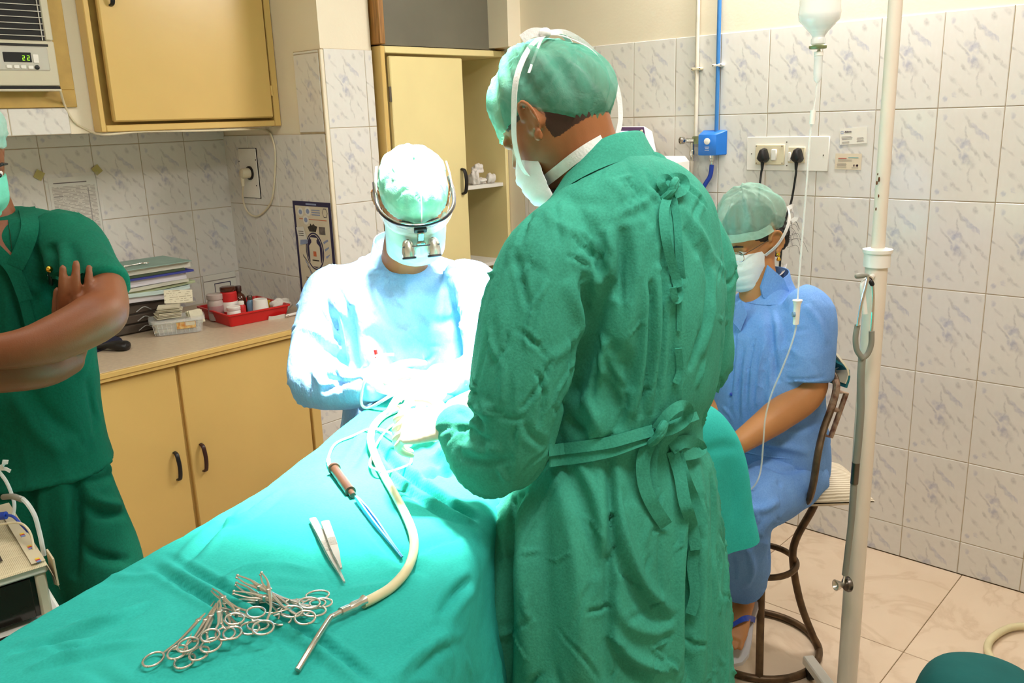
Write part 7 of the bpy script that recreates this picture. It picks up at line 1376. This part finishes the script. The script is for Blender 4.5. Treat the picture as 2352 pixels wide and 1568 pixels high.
# ------------------------------------------------------------------ drip stand, bottle, stethoscope
pb_ = on(1938, 1668, z=0); PX_, PY_ = pb_[0], pb_[1]; hP = PX_*HX[0]+PY_*HX[1]
M['pole_white'] = mat('cream_painted_pole', (230, 218, 202), .35, var=.03, vs=8); M['rust_spot'] = mat('rust_spot', (120, 72, 40), .9, var=.3, vs=80)
iv = thing('drip_stand', 'white painted drip stand with a collar and a stethoscope hook', 'drip stand', (PX_, PY_, 0))
zc_ = H(2013, 600, hP)[2]; zc2 = H(2014, 572, hP)[2]
MB().tube([(PX_, PY_, .06), (PX_, PY_, zc_)], .0252, 22).build('lower_tube', M['pole_white'], iv); MB().lathe([(.030, zc_-.012), (.030, zc2-.010), (.033, zc2-.008), (.034, zc2), (.016, zc2+.004)], (PX_, PY_, 0), n=26).build('collar', M['white_plastic'], iv); MB().tube([(PX_, PY_, zc_), (PX_, PY_, 2.32)], .0155, 18).build('upper_tube', M['pole_white'], iv)
bq = H(1880, -60, hP-.02); MB().tube(spline([V(PX_, PY_, 2.30), V((PX_+bq[0])/2, (PY_+bq[1])/2, 2.34), V(bq[0], bq[1], 2.30), V(bq[0], bq[1], 2.26)], 6), .006, 10).build('bottle_hook', M['chrome'], iv)
for a, b, r_ in ((2019, 412, .006), (2014, 420, .005), (2018, 450, .004), (2012, 480, .004), (2016, 400, .003)):
    c = H(a, b, hP-.0150); MB().ell(c, (r_*.4, r_*.4, r_), n=10, m=8).build('rust_spot', M['rust_spot'], iv)
td = unit(V(*(on(1872, 1532, z=.06)-V(PX_, PY_, .06))[:2], 0)); 
for k in range(4):
    a = math.atan2(td[1], td[0])+k*PI/2; d = V(math.cos(a), math.sin(a), 0); R_ = basis(d, V(-d[1], d[0], 0), V(0, 0, 1)); MB().box(V(PX_, PY_, .055)+d*.115, (.23, .034, .028), R=R_, bev=.004).build('base_leg', M['white'], iv); MB().lathe([(.014, -.009), (.019, -.006), (.019, .006), (.014, .009)], V(PX_, PY_, .0195)+d*.21, V(-d[1], d[0], 0), 16).build('caster', M['black_rubber'], iv)
hk = [H(a, b, hP-o) for a, b, o in ((2004, 634, .02), (1995, 640, .05), (1984, 648, .06), (1981, 664, .062), (1985, 700, .062), (1987, 720, .062))]; MB().tube(spline(hk, 5), .0062, 10).build('side_hook', M['white_plastic'], iv)
# bottle
bt = thing('infusion_bottle', 'upside down clear infusion bottle hanging from the drip stand', 'bottle', H(1880, 60, hP-.02)); hb = hP-.02
def bz(b): return H(1880, b, hb)
ctr = H(1881, 60, hb); zz = lambda b: H(1881, b, hb)[2]
M['bottle'] = mat('milky_clear_bottle', (238, 240, 238), .12, alpha=.55, var=.02, spec=.6); M['fluid'] = mat('saline', (246, 248, 246), .08, alpha=.45, var=.01)
prof = [(.012, zz(104)), (.0155, zz(100)), (.0155, zz(90)), (.013, zz(86)), (.015, zz(78)), (.030, zz(62)), (.043, zz(46)), (.0455, zz(30)), (.043, zz(10)), (.044, zz(-10)), (.044, 2.20), (.040, 2.22), (.02, 2.225)]
bo = MB().lathe(prof, (ctr[0], ctr[1], 0), n=32).build('glass', M['bottle'], bt); MB().lathe([(.013, zz(84)), (.027, zz(62)), (.040, zz(47)), (.0425, zz(32)), (.001, zz(30))], (ctr[0], ctr[1], 0), n=28).build('fluid', M['fluid'], bt)
MB().lathe([(.0175, zz(112)), (.019, zz(110)), (.019, zz(105)), (.0165, zz(103))], (ctr[0], ctr[1], 0), n=24).build('crimp_cap', M['brass'], bt); MB().lathe([(.003, 0), (.006, .004), (.006, .03), (.003, .036)], (ctr[0], ctr[1], 2.222), n=12).build('hang_loop', M['white_plastic'], bt)
il = thing('infusion_line', 'clear infusion line with drip chamber and roller clamp running down from the bottle', 'tubing', H(1878, 150, hb))
zk = lambda b: H(1879, b, hb)[2]; cx = H(1879, 150, hb)
MB().lathe([(.003, zk(112)), (.004, zk(118)), (.010, zk(119)), (.010, zk(128)), (.0085, zk(129))], (cx[0], cx[1], 0), n=18).build('spike', M['white_plastic'], il); MB().lathe([(.0092, zk(129)), (.0092, zk(172)), (.0075, zk(184)), (.003, zk(190))], (cx[0], cx[1], 0), n=18).build('drip_chamber', M['bottle'], il)
lp3 = [(1878, 188, hb), (1873, 230, hb), (1867, 262, hb), (1860, 320, hb), (1853, 420, hb-.01), (1845, 520, hb-.01), (1837, 620, hb-.02), (1832, 690, hb-.03), (1829, 745, hb-.03), (1818, 790, 2.0), (1795, 850, 2.02), (1772, 905, 2.04), (1758, 960, 2.05), (1753, 1020, 2.06), (1748, 1075, 2.07), (1740, 1103, 2.07), (1726, 1122, 2.08), (1700, 1135, 2.1)]
LP = spline([H(*p) for p in lp3], 8); MB().tube(LP, .0023, 8).build('tube', M['tube_clear'], il)
a, b = H(1868, 253, hb), H(1865, 285, hb); MB().tube([a, b], .0062, 12).build('sleeve', M['white_plastic'], il)
a, b, c = H(1832, 689, hb-.03), H(1831, 700, hb-.03), H(1828, 744, hb-.03); MB().tube([a, a*.9+b*.1, b, b*.7+c*.3, c], [.0155, .015, .0105, .010, .0095], 14, ell=(1, .7)).build('roller_clamp', M['white_plastic'], il); w_ = H(1823, 722, hb-.038); MB().lathe([(.006, -.003), (.006, .003)], w_, cR, 14).build('roller', M['steelblue'], il)
# stethoscope
sth = thing('stethoscope', 'grey rubber stethoscope hanging from the hook of the drip stand', 'stethoscope', H(1985, 700, hP-.05)); ho = hP-.062
S3 = lambda lst, o=0.: [H(a, b, ho-o) for a, b in lst]
MB().tube(spline(S3([(1992, 633), (2002, 640), (2005, 656), (2006, 690), (2004, 730), (2002, 764)]), 5), .0034, 8).build('ear_tube', M['chrome'], sth); MB().tube(spline(S3([(1994, 634), (1988, 660), (1980, 690), (1974, 722), (1970, 748)], .012), 5), .0034, 8).build('ear_tube', M['chrome'], sth)
MB().tube(S3([(1969, 634), (1978, 633), (1992, 632)], .004), [.0062, .0066, .004], 12, round_=True).build('ear_tip', M['grey_rubber'], sth); MB().tube(S3([(2003, 652), (2001, 648)], .01), [.0055, .0055], 12, round_=True).build('ear_tip', M['black_rubber'], sth)
MB().tube(spline(S3([(2002, 760), (2001, 790), (1993, 812), (1981, 823)]), 6), [.0066]*19, 12).build('yoke_tube', M['grey_rubber'], sth); MB().tube(spline(S3([(1970, 745), (1965, 775), (1968, 803), (1981, 823)], .006), 6), [.0066]*19, 12).build('yoke_tube', M['grey_rubber'], sth)
MB().tube(spline(S3([(1980, 820), (1977, 870), (1977, 940), (1972, 1010), (1966, 1066)]), 6), .0088, 12).build('tube', M['grey_rubber'], sth); MB().tube(S3([(1966, 1062), (1962, 1110)]), .0095, 12).build('joint', M['dark_steel'], sth); MB().tube(spline(S3([(1962, 1108), (1956, 1190), (1948, 1260), (1941, 1320)]), 6), .0078, 12).build('tube', M['grey_rubber'], sth)
c = H(1938, 1342, ho); ax = unit(-cR+.25*cF*-1); MB().tube([H(1941, 1320, ho), c], .004, 10).build('stem', M['chrome'], sth); MB().lathe([(.004, -.002), (.013, .020), (.0145, .024), (.012, .024), (.006, .014)], c, ax, 24).build('bell', M['steel'], sth); MB().lathe([(.004, .0), (.016, -.004), (.0195, -.010), (.0195, -.014), (.012, -.0155)], c, ax, 26).build('diaphragm', M['dark_steel'], sth)
# ------------------------------------------------------------------ trolley at the lower left
zT = H(110, 1288, 1.40)[2]; C0 = H(108, 1290, 1.40); far = on(28, 1163, z=zT); ue = unit(V(*(far-C0)[:2], 0)); uf = V(-ue[1], ue[0], 0)
if uf@cR > 0: uf = -uf
LE = np.linalg.norm(far-C0)+.02; LF = .40; RTt = basis(ue, uf, V(0, 0, 1)) if np.cross(ue, uf)[2] > 0 else basis(ue, -uf, V(0, 0, 1))
tr = thing('instrument_trolley', 'white trolley with a dark glass drawer covered in newspaper at the lower left', 'trolley', C0+ue*LE/2+uf*LF/2-V(0, 0, zT)); M['smoke_glass'] = mat('smoked_glass', (40, 34, 28), .12, var=.1, spec=.6)
cT = C0+ue*LE/2+uf*LF/2
def tbox(name, u0, u1, f0, f1, z0, z1, m, bev=.004): c = C0+ue*(u0+u1)/2+uf*(f0+f1)/2; return MB().box(V(c[0], c[1], (z0+z1)/2), (abs(u1-u0), abs(f1-f0), z1-z0), R=RTt, bev=bev).build(name, m, tr)
tbox('top_board', 0, LE, 0, LF, zT-.022, zT-.004, M['white']); tbox('drawer_case', .012, LE-.01, .014, LF-.01, zT-.105, zT-.022, M['smoke_glass']); tbox('corner_post', .004, .018, .004, .022, zT-.11, zT-.022, M['ac']); tbox('front_panel', .006, .012, .03, LF-.02, zT-.10, zT-.026, M['smoke_glass'], .001)
kn = C0+uf*.105+V(0, 0, zT-.062-C0[2])-ue*.0; MB().lathe([(.003, 0), (.003, .012), (.008, .016), (.008, .022), (.004, .026)], kn, -ue, 16).build('knob', M['chrome'], tr)
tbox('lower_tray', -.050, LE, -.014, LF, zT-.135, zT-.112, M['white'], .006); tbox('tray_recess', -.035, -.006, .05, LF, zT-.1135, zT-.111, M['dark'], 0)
for u in (.02, LE-.03):
    for f_ in (.02, LF-.03): c = C0+ue*u+uf*f_; MB().tube([V(c[0], c[1], .05), V(c[0], c[1], zT-.135)], .013, 12).build('leg', M['white'], tr); MB().lathe([(.017, -.011), (.023, -.007), (.023, .007), (.017, .011)], V(c[0], c[1], .0237), uf, 16).build('caster', M['black_rubber'], tr)
tbox('bottom_shelf', 0, LE, 0, LF, .22, .235, M['white'])
# newspaper liner
n = N('newsprint'); co = n.n('ShaderNodeTexCoord').outputs['Object']; mp = n.n('ShaderNodeMapping'); n.l(co, mp.inputs[0]); mp.inputs['Rotation'].default_value = (0, 0, -math.atan2(ue[1], ue[0])); s3_ = n.n('ShaderNodeSeparateXYZ'); n.l(mp.outputs[0], s3_.inputs[0])
ln = n.math('LESS_THAN', n.math('FRACT', n.math('MULTIPLY', s3_.outputs[1], 1/.0027)), .5); nz = n.n('ShaderNodeTexNoise', i_Scale=120.); n.l(co, nz.inputs['Vector']); colm = n.math('GREATER_THAN', n.math('FRACT', n.math('MULTIPLY', s3_.outputs[0], 1/.062)), .05)
n.l(n.mix(n.math('MULTIPLY', n.math('MULTIPLY', ln, colm), n.math('MULTIPLY', nz.outputs['Fac'], .75)), lin((206, 192, 158)), lin((120, 104, 78))), n.b.inputs['Base Color']); P(n, Roughness=.85); M['news'] = n.m
np_ = thing('newspaper', 'sheet of printed newspaper lining the trolley top and folded over its corner', 'newspaper', C0+V(0, 0, .001)); M['news_edge'] = mat('newspaper_margin', (206, 192, 162), .85, var=.05)
gx, gy = 24, 24; vv = []; A_ = -.028; B0 = -.03
for i in range(gx+1):
    for j in range(gy+1):
        u, f_ = -.006+(LE+.01)*i/gx, -.034+(LF+.03)*j/gy; z = zT-.001+.0015*math.sin(i*.8)*math.sin(j*.6)
        if f_ < .0: z -= (-f_)*1.6+.0; f_ = f_*.35
        if u < .0: z -= .004
        c = C0+ue*u+uf*f_; vv.append((c[0], c[1], z))
MB().add(vv, [(i*(gy+1)+j, (i+1)*(gy+1)+j, (i+1)*(gy+1)+j+1, i*(gy+1)+j+1) for i in range(gx) for j in range(gy)]).build('sheet', M['news'], np_, ang=None)
q0 = [(-.004, -.006), (-.004, -.016), (.03, -.022), (.06, -.020), (.10, -.014), (LE, -.012), (LE, .016), (.0, .016)]
mb = MB(); mb.add([tuple((C0+ue*u+uf*f_)[:2])+(zT+.0028,) for u, f_ in ((.0, .002), (LE, .002), (LE, .024), (.0, .024))], [(0, 1, 2, 3)]); mb.build('margin', M['news_edge'], np_, smooth=False)
mb = MB(); fl = [(0, 0), (.05, 0), (.052, -.035), (.03, -.062), (-.004, -.05)]; mb.add([tuple((C0+ue*u-uf*.012)[:2])+(zT+z,) for u, z in fl]+[tuple((C0+ue*u-uf*.009)[:2])+(zT+z,) for u, z in fl], [(0, 1, 2, 3, 4), (9, 8, 7, 6, 5)]+[(i, (i+1) % 5, 5+(i+1) % 5, 5+i) for i in range(5)]); mb.build('folded_corner', M['news_edge'], np_, smooth=False)
for i, u in enumerate((.02, .085, .15)):
    for k, m_ in enumerate((M['news_edge'], mat('yellow_dot', (230, 196, 60), .8), M['ink_red'], M['ink_blue'])):
        if k: c = C0+ue*(u-.006*k)+uf*.012; MB().box(V(c[0], c[1], zT+.0034), (.006, .007, .0008), R=RTt).build('colour_mark', m_, np_, smooth=False)
c = C0+ue*.07+uf*.085; MB().box(V(c[0], c[1], zT+.0030), (.04, .05, .001), R=RTt).build('photo_print', M['print_dark'], np_, smooth=False)
tag(crumple('gauze_wad', V(*(C0+ue*.02+uf*.13)[:2], zT+.004), .04, .03, .022, M['gauze'], 77), 'white gauze wad at the front of the newspaper covered trolley', 'gauze')
# tubes over the trolley
def hh(lst): return spline([H(a, b, h) for a, b, h in lst], 8)
c1_ = thing('cable_bundle', 'white and blue cables lying over the newspaper covered trolley', 'cables', H(60, 1180, 1.5))
MB().tube(hh([(8, 1141, 1.52), (30, 1140, 1.5), (55, 1148, 1.49), (78, 1180, 1.47), (90, 1220, 1.46), (97, 1252, 1.45), (101, 1275, 1.45)]), .0042, 8).build('cable', M['tube_clear'], c1_); MB().tube(hh([(8, 1141, 1.52), (30, 1140, 1.5), (52, 1147, 1.492)]), .0056, 10).build('cable_sleeve', M['grey_rubber'], c1_)
MB().tube(hh([(-6, 1078, 1.55), (14, 1105, 1.54), (27, 1135, 1.53), (33, 1160, 1.52), (30, 1186, 1.51)]), .0034, 8).build('cable', M['tube_clear'], c1_); MB().tube(hh([(14, 1182, 1.50), (30, 1186, 1.49), (45, 1200, 1.48), (64, 1220, 1.46)]), .0026, 8).build('cable', M['blue_hose'], c1_); MB().tube(hh([(-20, 1188, 1.50), (14, 1183, 1.50)]), .0075, 10).build('cable_grip', M['blue_hose'], c1_); MB().tube(hh([(0, 1204, 1.49), (40, 1200, 1.48), (62, 1212, 1.46), (74, 1238, 1.45), (80, 1290, 1.43), (88, 1318, 1.41)]), .0022, 8).build('cable', M['ivory'], c1_)
cm = thing('cable_machine', 'dark machine edge with a white cable clip at the photo’s left border', 'machine', H(-30, 1150, 1.56)); cm['label'] = 'dark box with a torn white tape standing on the trolley at the left edge'
c = H(-62, 1150, 1.56); zb_ = zT+.003; MB().box(V(c[0], c[1], (c[2]+.02+zb_)/2), (.07, .05, c[2]+.02-zb_), R=RTt, bev=.006).build('box', M['black'], cm); MB().ribbon(hh([(-12, 1076, 1.55), (8, 1070, 1.545), (13, 1056, 1.545)]), .010, V(.5, -.3, .8), .001).build('tape', M['white_tape'], cm); MB().ribbon(hh([(-12, 1078, 1.55), (10, 1076, 1.545), (24, 1082, 1.545)]), .007, V(.3, -.3, .9), .001).build('tape', M['white_tape'], cm)
# ------------------------------------------------------------------ lower right: teal lump resembling a knee in scrubs, modelled as a stool; hose
hs4 = MB().tube(spline([on(a, b, z=.016) for a, b in ((2420, 1446), (2352, 1438), (2312, 1444), (2278, 1466), (2268, 1490), (2280, 1514), (2310, 1540), (2360, 1560))], 8), .0115, 12).build('floor_hose', M['latex']); tag(hs4, 'tan rubber hose curling on the floor at the lower right', 'hose')
cst = thing('teal_cloth_lump', 'rounded dark teal cloth lump of unclear nature, shaped as a low covered stool, in the lower right corner', 'stool', H(2240, 1560, 1.62)*V(1, 1, 0))
c = H(2262, 1542, 1.62); zt4 = c[2]; R = []
for dz, r_ in ((0, .025), (-.002, .055), (-.010, .085), (-.028, .11), (-.07, .13), (-.2, .145), (-zt4*.6, .155), (-zt4+.02, .165)): R.append([V(c[0]+r_*(1+.05*math.sin(7*a)*min(1, abs(dz)*5))*math.cos(a), c[1]+r_*(1+.05*math.sin(7*a)*min(1, abs(dz)*5))*math.sin(a), zt4+dz) for a in np.linspace(0, 2*PI, 56, endpoint=False)])
mb = MB(); mb.loft(smooth_rings(R, 4)); s4 = Surf(np.array(mb.v), mb.f); s4.noise(.006, 8, seed=91); s4.build('cover', mat('dark_teal_cotton', (10, 92, 90), .9, var=.08, vs=8, bump=.2, bs=40), cst); MB().lathe([(.10, .0), (.10, .02), (.02, .02), (.02, zt4-.06)], V(c[0], c[1], 0), n=24).build('pedestal', M['dark_steel'], cst)
# ------------------------------------------------------------------ light fittings above the frame; the ceiling one is added for the fill light
lm = thing('surgical_lamp', 'round ceiling mounted surgical lamp above the table', 'lamp', LAMP); ld = unit(SITE-LAMP)
MB().lathe([(.05, -.14), (.16, -.10), (.21, -.02), (.215, .0), (.205, .0), (.15, -.085), (.04, -.12)], LAMP-ld*.02, ld, 40).build('dish', M['white'], lm); MB().tube(spline([LAMP-ld*.16, LAMP-ld*.2+V(0, 0, .1), V(LAMP[0]+.1, LAMP[1]-.1, 2.7), V(LAMP[0]+.1, LAMP[1]-.1, 2.9)], 6), .02, 12).build('arm', M['white'], lm)
for nm, loc, al, lab in (('fill_fixture', (1.15, .25, 2.76), V(1, 0, 0), 'added unseen housing of the ceiling fill light above the camera side'), ('wall_fixture', (3.06, 1.25, 2.68), V(0, 1, 0), 'tube light fitting high on the tiled wall')):
    t = thing(nm, lab, 'lamp', loc); c = V(*loc); MB().box(c+V(0, 0, .02), tuple(np.abs(al)*1.24+V(.08, .08, .03)*(1-np.abs(al))), bev=.004).build('housing', M['white'], t)
# ------------------------------------------------------------------ surgeon's cable and pen
cb5 = thing('cautery_cable', 'white cable sagging from the gloved hand over the drape edge', 'cable', H(838, 900, 1.96)); MB().tube(spline([H(905, 814, 1.93), H(880, 816, 1.93), H(856, 834, 1.93), H(838, 872, 1.93), H(830, 912, 1.94), H(833, 932, 1.94), H(848, 936, 1.93), H(875, 922, 1.90), H(905, 905, 1.88), H(940, 897, 1.86)], 8), .0036, 10).build('cable', M['cable_white'], cb5)
pe = thing('marker_pen', 'thin white pen with red bands held upright at the gloved hand', 'pen', H(866, 830, 1.96)); a, b = H(862, 803, 1.955), H(868, 838, 1.95); MB().tube([a, b], .0038, 10).build('barrel', M['white_plastic'], pe)
for t0, t1 in ((.0, .3), (.45, .65)): MB().tube([a+(b-a)*t0, a+(b-a)*t1], .0041, 10).build('band', M['red_plastic'], pe)
